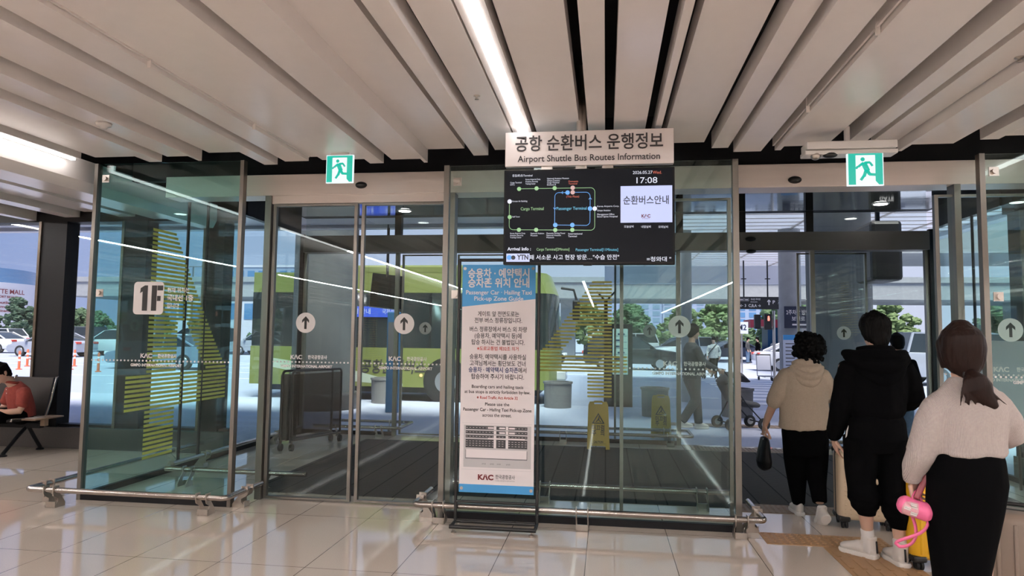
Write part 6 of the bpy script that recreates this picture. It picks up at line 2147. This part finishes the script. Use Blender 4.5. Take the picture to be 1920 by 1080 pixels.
# phone and pink bag in her left hand
M['phonered'] = pr('dark pink phone case', (0.28, 0.05, 0.07), 0.3)
t = empty('phone', (1.517, oy_ + 0.055, 0.80))
b = MB(); b.T = Matrix.Rotation(math.radians(24), 4, 'Y') @ Matrix.Rotation(math.radians(-20), 4, 'Z'); b.box(-0.014, 0.014, -0.036, 0.036, -0.055, 0.075, 0.008); b.build('case', 'phonered', t)
b = MB(); b.T = Matrix.Rotation(math.radians(24), 4, 'Y') @ Matrix.Rotation(math.radians(-20), 4, 'Z'); b.box(-0.016, -0.013, -0.030, -0.008, 0.03, 0.065, 0.003); b.build('lens_plate', 'black', t)
tag(t, 'dark pink phone held in the left hand of the person in ivory', 'phone')
M['pink'] = noisy(pr('pink bag fabric', (0.72, 0.13, 0.28), 0.5), 30, 0.12)
M['pinkclear'] = pr('clear pink pocket', (0.66, 0.34, 0.38), 0.15, 0, 0.7)
t = empty('pink_bag', (1.478, oy_ + 0.02, 0.712))
Tb = Matrix.Rotation(math.radians(-24), 4, 'Z') @ Matrix.Rotation(math.radians(14), 4, 'Y')
b = MB(); b.T = Tb
b.loft([(-0.085, 0, 0, 0.062, 0.058), (-0.07, 0, 0, 0.066, 0.062), (0.0, 0, -0.004, 0.062, 0.058), (0.07, 0, 0, 0.066, 0.062), (0.085, 0, 0, 0.062, 0.058)], 22, (0, 0, 1))
bb = finish(b, 'bag_body', 'pink', t, 0.005, 2, lambda c, n: 0.002 * nz(c, 30, 30, 30, 2))
b = MB(); b.T = Tb
b.loft([(-0.066, -0.006, -0.004, 0.060, 0.062), (-0.03, -0.008, -0.005, 0.058, 0.062), (0.01, -0.008, -0.005, 0.058, 0.060)], 20, (0, 0, 1))
finish(b, 'clear_pocket', 'pinkclear', bb, 0.005, 2)
b = MB(); b.T = Tb
rr_ = random.Random(2)
for i in range(7):
    x, z = -0.05 + 0.05 * rr_.random(), -0.035 + i * 0.012
    b.box(x - 0.02, x + 0.02, -0.073, -0.066, z - 0.004, z + 0.005, 0.002)
b.build('white_tag', 'sock', bb)
b = MB(); b.tube([Vector((-0.03, -0.01, 0.05)), Vector((-0.005, 0.02, 0.09)), Vector((0.02, 0.04, 0.115)), Vector((0.035, 0.03, 0.10)), Vector((0.045, 0.0, 0.05))], 0.006, 8); b.build('grab_handle', 'pink', t, True)
def ribbon(b, pts, w_, th=0.002, nrm=(0, -1, 0)):
    ls, rs2 = [], []
    P = [Vector(p) for p in pts]
    for i, p in enumerate(P):
        t_ = (P[min(i + 1, len(P) - 1)] - P[max(i - 1, 0)]).normalized()
        s_ = t_.cross(Vector(nrm)).normalized() * w_ / 2
        ls.append((p + s_, p - s_))
    q = Vector(nrm).normalized() * th / 2
    rows = [[b.v(a + q), b.v(c + q), b.v(c - q), b.v(a - q)] for a, c in ls]
    for r1, r2 in zip(rows[:-1], rows[1:]):
        b.bridge(r1, r2)
    b.cap(rows[0], True); b.cap(rows[-1])
def bez(ps, n=18):
    out = []
    for i in range(n + 1):
        t_ = i / n
        q = [Vector(p) for p in ps]
        while len(q) > 1:
            q = [q[j] * (1 - t_) + q[j + 1] * t_ for j in range(len(q) - 1)]
        out.append(q[0])
    return out
b = MB()
ribbon(b, bez([(0.075, -0.01, -0.05), (0.08, -0.05, -0.15), (-0.02, -0.08, -0.17), (-0.14, -0.06, -0.20), (-0.15, -0.03, -0.24)]) + bez([(-0.135, -0.03, -0.262), (-0.08, 0.0, -0.275), (0.04, 0.02, -0.27), (0.03, 0.04, -0.15), (-0.02, 0.03, -0.04)])[1:], 0.022, 0.003)
b.build('shoulder_strap', 'pink', t, True)
t.scale = (0.68, 0.68, 0.68)
tag(t, 'small pink barrel bag with a looping strap hanging from the hand in the ivory sleeve', 'bag')

# ------------------------------------------------------------------ suitcases
M['cream'] = noisy(pr('cream suitcase shell', (0.60, 0.47, 0.33), 0.4), 10, 0.04)
M['yellowcase'] = pr('yellow suitcase shell', (0.72, 0.40, 0.02), 0.32)
M['taupe'] = pr('taupe suitcase shell', (0.235, 0.18, 0.145), 0.4)
def suitcase(x, y, rz, w_, d, h, mat, label, ribs=0, dots=False, pole=0.0, badge=True):
    t = empty('suitcase', (x, y, 0), math.radians(rz))
    b = MB(); b.box(-w_ / 2, w_ / 2, -d / 2, d / 2, 0.065, h, 0.045, 4)
    sh_ = b.build('shell', mat, t, 50)
    b = MB()
    if ribs:
        for i in range(ribs):
            xx = -w_ / 2 + 0.05 + (w_ - 0.1) * i / (ribs - 1)
            b.box(xx - 0.009, xx + 0.009, -d / 2 - 0.006, d / 2 + 0.006, 0.11, h - 0.05, 0.005)
    if dots:
        for i in range(9):
            for j in range(13):
                xx, zz = -w_ / 2 + 0.05 + (w_ - 0.1) * i / 8, 0.12 + (h - 0.18) * j / 12
                b.sphere((xx, -d / 2, zz), 0.010, 0.0035, 0.006, 8, 6)
    if len(b.bm.verts):
        b.build('shell_relief', mat, sh_, True)
    else:
        b.bm.free()
    b = MB()
    b.box(-w_ / 2 - 0.003, w_ / 2 + 0.003, -0.012, 0.012, 0.06, h + 0.003, 0.003)
    for sx_ in (-1, 1):
        for sy_ in (-1, 1):
            cx, cy = sx_ * (w_ / 2 - 0.04), sy_ * (d / 2 - 0.035)
            b.box(cx - 0.045, cx + 0.045, cy - 0.04, cy + 0.04, 0.055, 0.10, 0.015)
    b.build('frame_and_corners', 'black', t)
    for sx_ in (-1, 1):
        for sy_ in (-1, 1):
            cx, cy = sx_ * (w_ / 2 - 0.045), sy_ * (d / 2 - 0.04)
            b = MB()
            for e in (-0.014, 0.014):
                b.cyl((cx + e - 0.008, cy, 0.032), (cx + e + 0.008, cy, 0.032), 0.032, n=18)
            b.cyl((cx, cy, 0.03), (cx, cy, 0.066), 0.013, n=10)
            b.build('wheel', 'tyre', t, 40)
    b = MB(); b.tube(corner3([(-0.07, 0, h - 0.005), (-0.07, 0, h + 0.03), (0.07, 0, h + 0.03), (0.07, 0, h - 0.005)], 0.015), 0.010, 8); b.build('carry_handle', 'black', t, True)
    if pole:
        b = MB()
        for sx_ in (-0.085, 0.085):
            b.cyl((sx_, d / 2 - 0.05, h - 0.02), (sx_, d / 2 - 0.05, h + pole), 0.008, n=10)
        b.build('pull_pole', 'steel', t)
        b = MB(); b.box(-0.10, 0.10, d / 2 - 0.07, d / 2 - 0.03, h + pole - 0.01, h + pole + 0.02, 0.008); b.build('pull_grip', 'black', t)
    if badge:
        b = MB(); b.box(-0.012, 0.012, -d / 2 - 0.010, -d / 2 + 0.01, 0.16, 0.24, 0.004) if ribs else b.box(0.06, 0.12, -d / 2 - 0.004, -d / 2 + 0.01, h - 0.12, h - 0.095, 0.002); b.build('badge', 'black', t)
    return tag(t, label, 'suitcase')
suitcase(2.09, 6.0, -6, 0.42, 0.25, 0.61, 'cream', 'cream hard shell suitcase with black corners behind the cropped joggers', dots=True, pole=0.38)
suitcase(2.20, 5.05, 4, 0.38, 0.25, 0.60, 'yellowcase', 'yellow ribbed suitcase beside the white sneakers, partly behind the pink bag', ribs=7)
suitcase(2.12, 3.95, -28, 0.40, 0.26, 0.64, 'taupe', 'taupe suitcase at the right picture edge beside the long black skirt', ribs=5, pole=0.36)

# ------------------------------------------------------------------ seated man by the window
b = MB()
hT = rotx(-30) @ rotz(4)
hc = Vector((0.0, 0.22, 0.99))
head(b, hc, hT, 1.0)
b.loft([(0, 0.06, 0.80, 0.065, 0.06), (0, 0.12, 0.88, 0.055, 0.057), (0, 0.17, 0.93, 0.053, 0.058)], 14)
b.loft([(0, -0.02, 0.44, 0.15, 0.11), (0, -0.02, 0.55, 0.145, 0.10), (0, 0.0, 0.66, 0.16, 0.105), (0, 0.03, 0.76, 0.17, 0.10), (0, 0.06, 0.82, 0.11, 0.07)], 20)
for s_ in (-1, 1):
    b.loft([(s_ * 0.185, 0.03, 0.765, 0.052, 0.054), (s_ * 0.225, 0.05, 0.62, 0.045, 0.047), (s_ * 0.225, 0.09, 0.53, 0.040, 0.042), (s_ * 0.16, 0.22, 0.52, 0.034, 0.036), (s_ * 0.085, 0.31, 0.545, 0.027, 0.029)], 14)
    hand(b, (s_ * 0.08, 0.315, 0.547), (-s_ * 0.45, 0.85, 0.2), (-s_ * 0.3, -0.3, 0.9), 1.0, 40, s_)
    b.loft([(s_ * 0.09, 0.02, 0.45, 0.085, 0.085), (s_ * 0.12, 0.24, 0.46, 0.07, 0.07), (s_ * 0.14, 0.44, 0.45, 0.055, 0.06), (s_ * 0.15, 0.46, 0.38, 0.05, 0.058), (s_ * 0.15, 0.42, 0.22, 0.045, 0.05), (s_ * 0.15, 0.40, 0.07, 0.034, 0.038)], 14)
sm_ = finish(b, 'person', 'skin', None, 0.005, 3)
eyes_and_mouth(sm_, hc, hT, 1.0)
b = MB()
b.loft([(0, -0.03, 0.44, 0.185, 0.14), (0, -0.025, 0.53, 0.18, 0.135), (0, 0.0, 0.65, 0.19, 0.13), (0, 0.03, 0.75, 0.195, 0.12), (0, 0.055, 0.81, 0.14, 0.09), (0, 0.075, 0.845, 0.085, 0.075)], 24, (1, 0, 0), False)
for s_ in (-1, 1):
    b.loft([(s_ * 0.165, 0.03, 0.765, 0.075, 0.078), (s_ * 0.21, 0.045, 0.68, 0.073, 0.073), (s_ * 0.225, 0.06, 0.60, 0.068, 0.068)], 16)
ps = finish(b, 'polo_shirt', 'cloth_red', sm_, 0.009, 4, lambda c, n: 0.008 * nz(c, 11, 11, 7, 4))
b = MB(); b.tube([(0.075 * math.cos(q * PI / 8), 0.10 + 0.07 * math.sin(q * PI / 8), 0.865 + 0.012 * math.sin(q * PI / 8)) for q in range(16)], 0.016, 8, True); b.build('collar', 'cloth_red', ps, True)
b = MB()
for zz, yy in ((0.78, 0.155), (0.735, 0.150)):
    b.sphere((0.0, yy, zz), 0.007, 0.004, 0.007, 8, 6)
b.build('button', 'sock', ps)
b = MB()
b.loft([(0, -0.03, 0.50, 0.17, 0.12), (0, -0.02, 0.44, 0.18, 0.13), (0, 0.0, 0.41, 0.16, 0.11)], 22, (1, 0, 0))
for s_ in (-1, 1):
    b.loft([(s_ * 0.09, 0.0, 0.46, 0.105, 0.095), (s_ * 0.12, 0.24, 0.465, 0.09, 0.085), (s_ * 0.14, 0.44, 0.455, 0.078, 0.078), (s_ * 0.15, 0.475, 0.37, 0.07, 0.075), (s_ * 0.15, 0.43, 0.20, 0.062, 0.066), (s_ * 0.15, 0.41, 0.09, 0.058, 0.062)], 18)
finish(b, 'trousers', 'cloth_black2', sm_, 0.009, 4, lambda c, n: 0.006 * nz(c, 14, 14, 8, 4))
for s_ in (-1, 1):
    shoe(sm_, (s_ * 0.15, 0.35, 0.0), (s_ * 0.17, 0.61, 0.0), upper='black', sole='black')
b = MB(); b.T = Matrix.Translation(hc) @ hT.to_4x4()
b.loft([(0, -0.065, -0.075, 0.055, 0.032), (0, -0.045, -0.04, 0.080, 0.062), (0, -0.026, 0.0, 0.086, 0.084), (0, 0.0, 0.045, 0.088, 0.110), (0, 0.004, 0.085, 0.080, 0.104), (0, -0.002, 0.115, 0.055, 0.07)], 22)
b.loft([(0, 0.07, 0.075, 0.065, 0.03), (0, 0.095, 0.055, 0.06, 0.018)], 14)
finish(b, 'hair', 'hair_black', sm_, 0.005, 2, lambda c, n: 0.005 * nz(c, 50, 50, 16, 8))
place(sm_, (-7.22, 7.62, 0), 155)
tag(sm_, 'seated person in a brick red polo shirt looking down on the window bench', 'person')
t = empty('phone', (-7.22 - 0.42 * 0.39, 7.62 - 0.906 * 0.39, 0.585), math.radians(155))
b = MB(); b.T = Matrix.Rotation(math.radians(35), 4, 'X'); b.box(-0.037, 0.037, -0.075, 0.075, -0.005, 0.005, 0.004); b.build('case', 'black', t)
b = MB(); b.T = Matrix.Rotation(math.radians(35), 4, 'X'); b.box(-0.033, 0.033, -0.070, 0.070, 0.005, 0.0058); b.build('display', 'sc_panel', t)
tag(t, 'dark phone in the hands of the seated person in red', 'phone')

# beam bench
M['benchblack'] = pr('black bench upholstery', (0.018, 0.016, 0.015), 0.42)
M['tan'] = pr('tan side panel', (0.28, 0.19, 0.13), 0.45)
t = empty('beam_bench', (-7.03, 7.65, 0))
for i in range(3):
    xc = -0.32 - i * 0.60
    b = MB()
    pr_ = [(-0.30, 0.425), (-0.28, 0.44), (-0.05, 0.43), (0.15, 0.405), (0.19, 0.43), (0.24, 0.60), (0.31, 0.90), (0.33, 0.905), (0.345, 0.885), (0.27, 0.60), (0.215, 0.40), (0.17, 0.375), (-0.05, 0.395), (-0.29, 0.40)]
    a = [b.v((xc - 0.275, y_, z_)) for y_, z_ in pr_]; c = [b.v((xc + 0.275, y_, z_)) for y_, z_ in pr_]
    n = len(pr_)
    for k_ in range(n):
        b.f([a[k_], a[(k_ + 1) % n], c[(k_ + 1) % n], c[k_]])
    b.f(list(reversed(a))); b.f(c)
    b.build('seat_shell', 'benchblack', t, 40)
for xc in (-0.02, -0.62, -1.22, -1.82):
    b = MB()
    b.tube([(xc, -0.32, 0.41), (xc, -0.31, 0.435), (xc, -0.05, 0.425), (xc, 0.16, 0.40), (xc, 0.20, 0.44), (xc, 0.26, 0.62), (xc, 0.33, 0.90), (xc, 0.355, 0.915)], 0.013, 8)
    b.build('chrome_edge', 'steel_rail', t, True)
b = MB(); b.box(-1.95, 0.1, -0.03, 0.05, 0.30, 0.37, 0.01); b.build('beam', 'darksteel', t)
for xc in (-0.10, -1.70):
    b = MB()
    b.tube([(xc, 0.0, 0.32), (xc, -0.12, 0.22), (xc, -0.32, 0.03)], 0.022, 8); b.tube([(xc, 0.02, 0.32), (xc, 0.10, 0.2), (xc, 0.22, 0.03)], 0.022, 8)
    for yy in (-0.32, 0.22):
        b.lathe([(0.045, 0), (0.045, 0.012), (0.02, 0.03)], (xc, yy, 0), 14)
    b.build('leg', 'darksteel', t, 40)
b = MB(); b.box(0.0, 0.20, -0.20, 0.24, 0.415, 0.435, 0.008); b.box(0.10, 0.16, -0.02, 0.04, 0.33, 0.415); b.build('side_table', 'tan', t)
tag(t, 'black beam bench with chrome edges in front of the left windows', 'bench')
t = MB(); t.box(-7.02, -6.90, 7.50, 7.66, 0.4355, 0.44)
tag(t.build('paper_sheet', 'sock'), 'white paper sheet lying on the tan side table of the bench', 'paper')

# ------------------------------------------------------------------ people outside
def standing(h, top, bottom, hairm, skin, pose, voxel=0.012):
    """Simple clothed figure facing +Y; pose: dict with arm and leg targets as fractions of the height."""
    k = h / 1.72
    g = lambda *p: tuple(v * k for v in p)
    hc = Vector(g(0, 0.03, 1.60))
    hT = rotx(pose.get('nod', -4)) @ rotz(pose.get('turn', 0))
    b = MB()
    head(b, hc, hT, 1.0 * k)
    b.loft([(*g(0, 0, 1.38), 0.06 * k, 0.055 * k), (*g(0, 0.01, 1.5), 0.052 * k, 0.055 * k)], 12)
    b.loft([(*g(0, 0, 0.88), 0.14 * k, 0.10 * k), (*g(0, 0, 1.05), 0.13 * k, 0.095 * k), (*g(0, 0, 1.28), 0.16 * k, 0.095 * k), (*g(0, 0, 1.40), 0.11 * k, 0.065 * k)], 16)
    la, ra = pose['larm'], pose['rarm']
    for s_, arm in ((-1, la), (1, ra)):
        e, w_ = arm
        b.loft([(*g(s_ * 0.19, 0, 1.34), 0.045 * k, 0.047 * k), (*g(*e), 0.037 * k, 0.038 * k), (*g(*w_), 0.026 * k, 0.028 * k)], 12)
        d = Vector(w_) - Vector(e)
        hand(b, g(*w_), d, (-s_, 0.1, 0.1), k, 35, s_ * -1)
    for s_, (kn, an) in ((-1, pose['lleg']), (1, pose['rleg'])):
        b.loft([(*g(s_ * 0.09, 0, 0.86), 0.08 * k, 0.085 * k), (*g(*kn), 0.055 * k, 0.058 * k), (*g(*an), 0.035 * k, 0.04 * k)], 12)
    o = finish(b, 'person', skin, None, 0.007, 2)
    eyes_and_mouth(o, hc, hT, k)
    b = MB()
    b.loft([(*g(0, 0, 0.84), 0.19 * k, 0.14 * k), (*g(0, 0, 1.05), 0.18 * k, 0.13 * k), (*g(0, 0, 1.26), 0.20 * k, 0.13 * k), (*g(0, 0, 1.37), 0.16 * k, 0.095 * k), (*g(0, 0, 1.43), 0.08 * k, 0.07 * k)], 20, (1, 0, 0), False)
    for s_, arm in ((-1, la), (1, ra)):
        e, w_ = arm
        m_ = Vector(e) * 0.2 + Vector(w_) * 0.8
        b.loft([(*g(s_ * 0.17, 0, 1.33), 0.07 * k, 0.072 * k), (*g(*e), 0.06 * k, 0.062 * k), (*g(*m_), 0.045 * k, 0.047 * k)], 14)
    finish(b, 'jacket', top, o, voxel, 3, lambda c, n: 0.008 * nz(c, 10, 10, 6, 2))
    b = MB()
    b.loft([(*g(0, 0, 0.98), 0.155 * k, 0.12 * k), (*g(0, 0, 0.86), 0.175 * k, 0.135 * k), (*g(0, 0, 0.78), 0.16 * k, 0.11 * k)], 18, (1, 0, 0), False)
    for s_, (kn, an) in ((-1, pose['lleg']), (1, pose['rleg'])):
        b.loft([(*g(s_ * 0.09, 0, 0.84), 0.10 * k, 0.115 * k), (*g(*kn), 0.08 * k, 0.085 * k), (*g(*an), 0.062 * k, 0.07 * k)], 14, (1, 0, 0), False)
    finish(b, 'trousers', bottom, o, voxel, 3)
    for s_, (kn, an) in ((-1, pose['lleg']), (1, pose['rleg'])):
        shoe(o, g(an[0], an[1] - 0.07, max(0, an[2] - 0.09)), g(an[0] + s_ * 0.02, an[1] + 0.18, max(0, an[2] - 0.09)), k=k, upper=pose.get('shoe', 'black'), sole=pose.get('sole', 'shoe_white'))
    b = MB(); b.T = Matrix.Translation(hc) @ hT.to_4x4() @ Matrix.Scale(k, 4)
    b.loft([(0, -0.055, -0.08, 0.06, 0.035), (0, -0.035, -0.03, 0.088, 0.075), (0, -0.008, 0.04, 0.092, 0.11), (0, -0.002, 0.09, 0.078, 0.10), (0, -0.004, 0.12, 0.045, 0.06)], 18)
    finish(b, 'hair', hairm, o, 0.008, 1)
    return o
WALK = dict(larm=((-0.25, -0.06, 1.10), (-0.24, 0.05, 0.86)), rarm=((0.25, 0.02, 1.10), (0.23, 0.16, 0.88)), lleg=((-0.09, 0.12, 0.50), (-0.09, 0.16, 0.09)), rleg=((0.09, 0.02, 0.48), (0.09, -0.22, 0.14)))
STAND = dict(larm=((-0.25, -0.02, 1.10), (-0.22, 0.08, 0.88)), rarm=((0.25, -0.02, 1.10), (0.22, 0.08, 0.88)), lleg=((-0.10, 0.01, 0.48), (-0.11, 0.0, 0.09)), rleg=((0.10, 0.01, 0.48), (0.11, 0.0, 0.09)))
PUSH = dict(larm=((-0.24, 0.10, 1.10), (-0.20, 0.38, 0.98)), rarm=((0.24, 0.10, 1.10), (0.20, 0.38, 0.98)), lleg=WALK['lleg'], rleg=WALK['rleg'], sole='shoe_white', shoe='shoe_white')
o = standing(1.74, 'cloth_grey', 'cloth_grey', 'hair_black', 'skin2', PUSH)
place(o, (1.42, 11.7, 0), -72)
tag(o, 'dark clothed person pushing a stroller outside behind the centre glass panel', 'person')
# stroller
t = empty('stroller', (1.42 + 0.72, 11.7 + 0.28, 0), math.radians(-72))
b = MB()
for s_ in (-1, 1):
    b.tube([(s_ * 0.22, -0.30, 1.0), (s_ * 0.22, -0.22, 0.90), (s_ * 0.22, 0.10, 0.45), (s_ * 0.22, 0.42, 0.12)], 0.012, 8)
    b.tube([(s_ * 0.22, 0.05, 0.52), (s_ * 0.22, -0.18, 0.12)], 0.012, 8)
b.tube([(-0.22, -0.30, 1.0), (0.22, -0.30, 1.0)], 0.016, 8); b.tube([(-0.22, 0.42, 0.12), (0.22, 0.42, 0.12)], 0.012, 8); b.tube([(-0.22, -0.18, 0.12), (0.22, -0.18, 0.12)], 0.012, 8)
b.build('frame', 'black', t, 40)
b = MB(); b.loft([(0, 0.38, 0.40, 0.19, 0.05), (0, 0.20, 0.42, 0.20, 0.06), (0, -0.05, 0.50, 0.20, 0.06), (0, -0.20, 0.75, 0.20, 0.05)], 16); b.build('seat', 'cloth_grey', t, True)
b = MB(); b.loft([(0, -0.22, 0.78, 0.20, 0.05), (0, -0.10, 0.90, 0.21, 0.06), (0, 0.08, 0.90, 0.21, 0.05), (0, 0.20, 0.80, 0.20, 0.03)], 16); b.build('sun_hood', 'cloth_grey', t, True)
for xx, yy in ((-0.23, 0.42), (0.23, 0.42), (-0.24, -0.18), (0.24, -0.18)):
    b = MB(); b.cyl((xx - 0.02, yy, 0.10), (xx + 0.02, yy, 0.10), 0.10, n=20); w_ = b.build('wheel', 'tyre', t, 40)
    b = MB(); b.cyl((xx - 0.023, yy, 0.10), (xx + 0.023, yy, 0.10), 0.055, n=14); b.build('hub', 'cartmetal', w_, 40)
tag(t, 'black folding stroller outside between the glass panel and the open door', 'stroller')
o = standing(1.66, 'cloth_pattern', 'cloth_black2', 'hair_black', 'skin2', WALK)
place(o, (4.28, 28.2, -0.09), 165)
tag(o, 'person in a pale patterned shirt with a dark shoulder strap walking on the crossing', 'person')
b = MB()
ribbon(b, [(-0.14, 0.02, 1.40), (-0.05, 0.14, 1.28), (0.08, 0.15, 1.12), (0.19, 0.10, 0.98)], 0.03, 0.01)
b.loft([(0.23, 0.02, 0.86, 0.05, 0.11), (0.23, 0.02, 0.98, 0.05, 0.11)], 12)
bg_ = b.build('shoulder_bag', 'bagblack'); place(bg_, (4.28, 28.2, -0.09), 165)
tag(bg_, 'dark shoulder bag worn across the pale patterned shirt', 'bag')
sc_ = suitcase(3.75, 28.1, 20, 0.38, 0.24, 0.58, 'black', 'black suitcase rolling beside the walker in the pale patterned shirt', badge=False, pole=0.3); sc_.location.z = -0.09
o = standing(1.72, 'cloth_black2', 'cloth_grey', 'hair_black', 'skin', STAND); place(o, (9.35, 44.0, -0.09), 100)
tag(o, 'person in black standing on the far pavement with the back to the kiosk', 'person')
o = standing(1.70, 'cloth_grey', 'cloth_denim', 'hair_black', 'skin', STAND); place(o, (9.05, 45.6, -0.09), -120)
tag(o, 'person in blue jeans standing behind the person in black on the far pavement', 'person')
o = standing(1.66, 'cloth_pattern', 'cloth_black2', 'hair_black', 'skin', STAND); place(o, (11.35, 48.3, -0.09), 170)
tag(o, 'person in a pale top standing at the doorway of the small kiosk', 'person')
o = standing(1.60, 'cloth_black2', 'cloth_denim', 'hair_black', 'skin', STAND); place(o, (3.72, 9.35, 0), 10)
tag(o, 'dark haired person in black half hidden behind the shoulder of the hooded jacket', 'person')
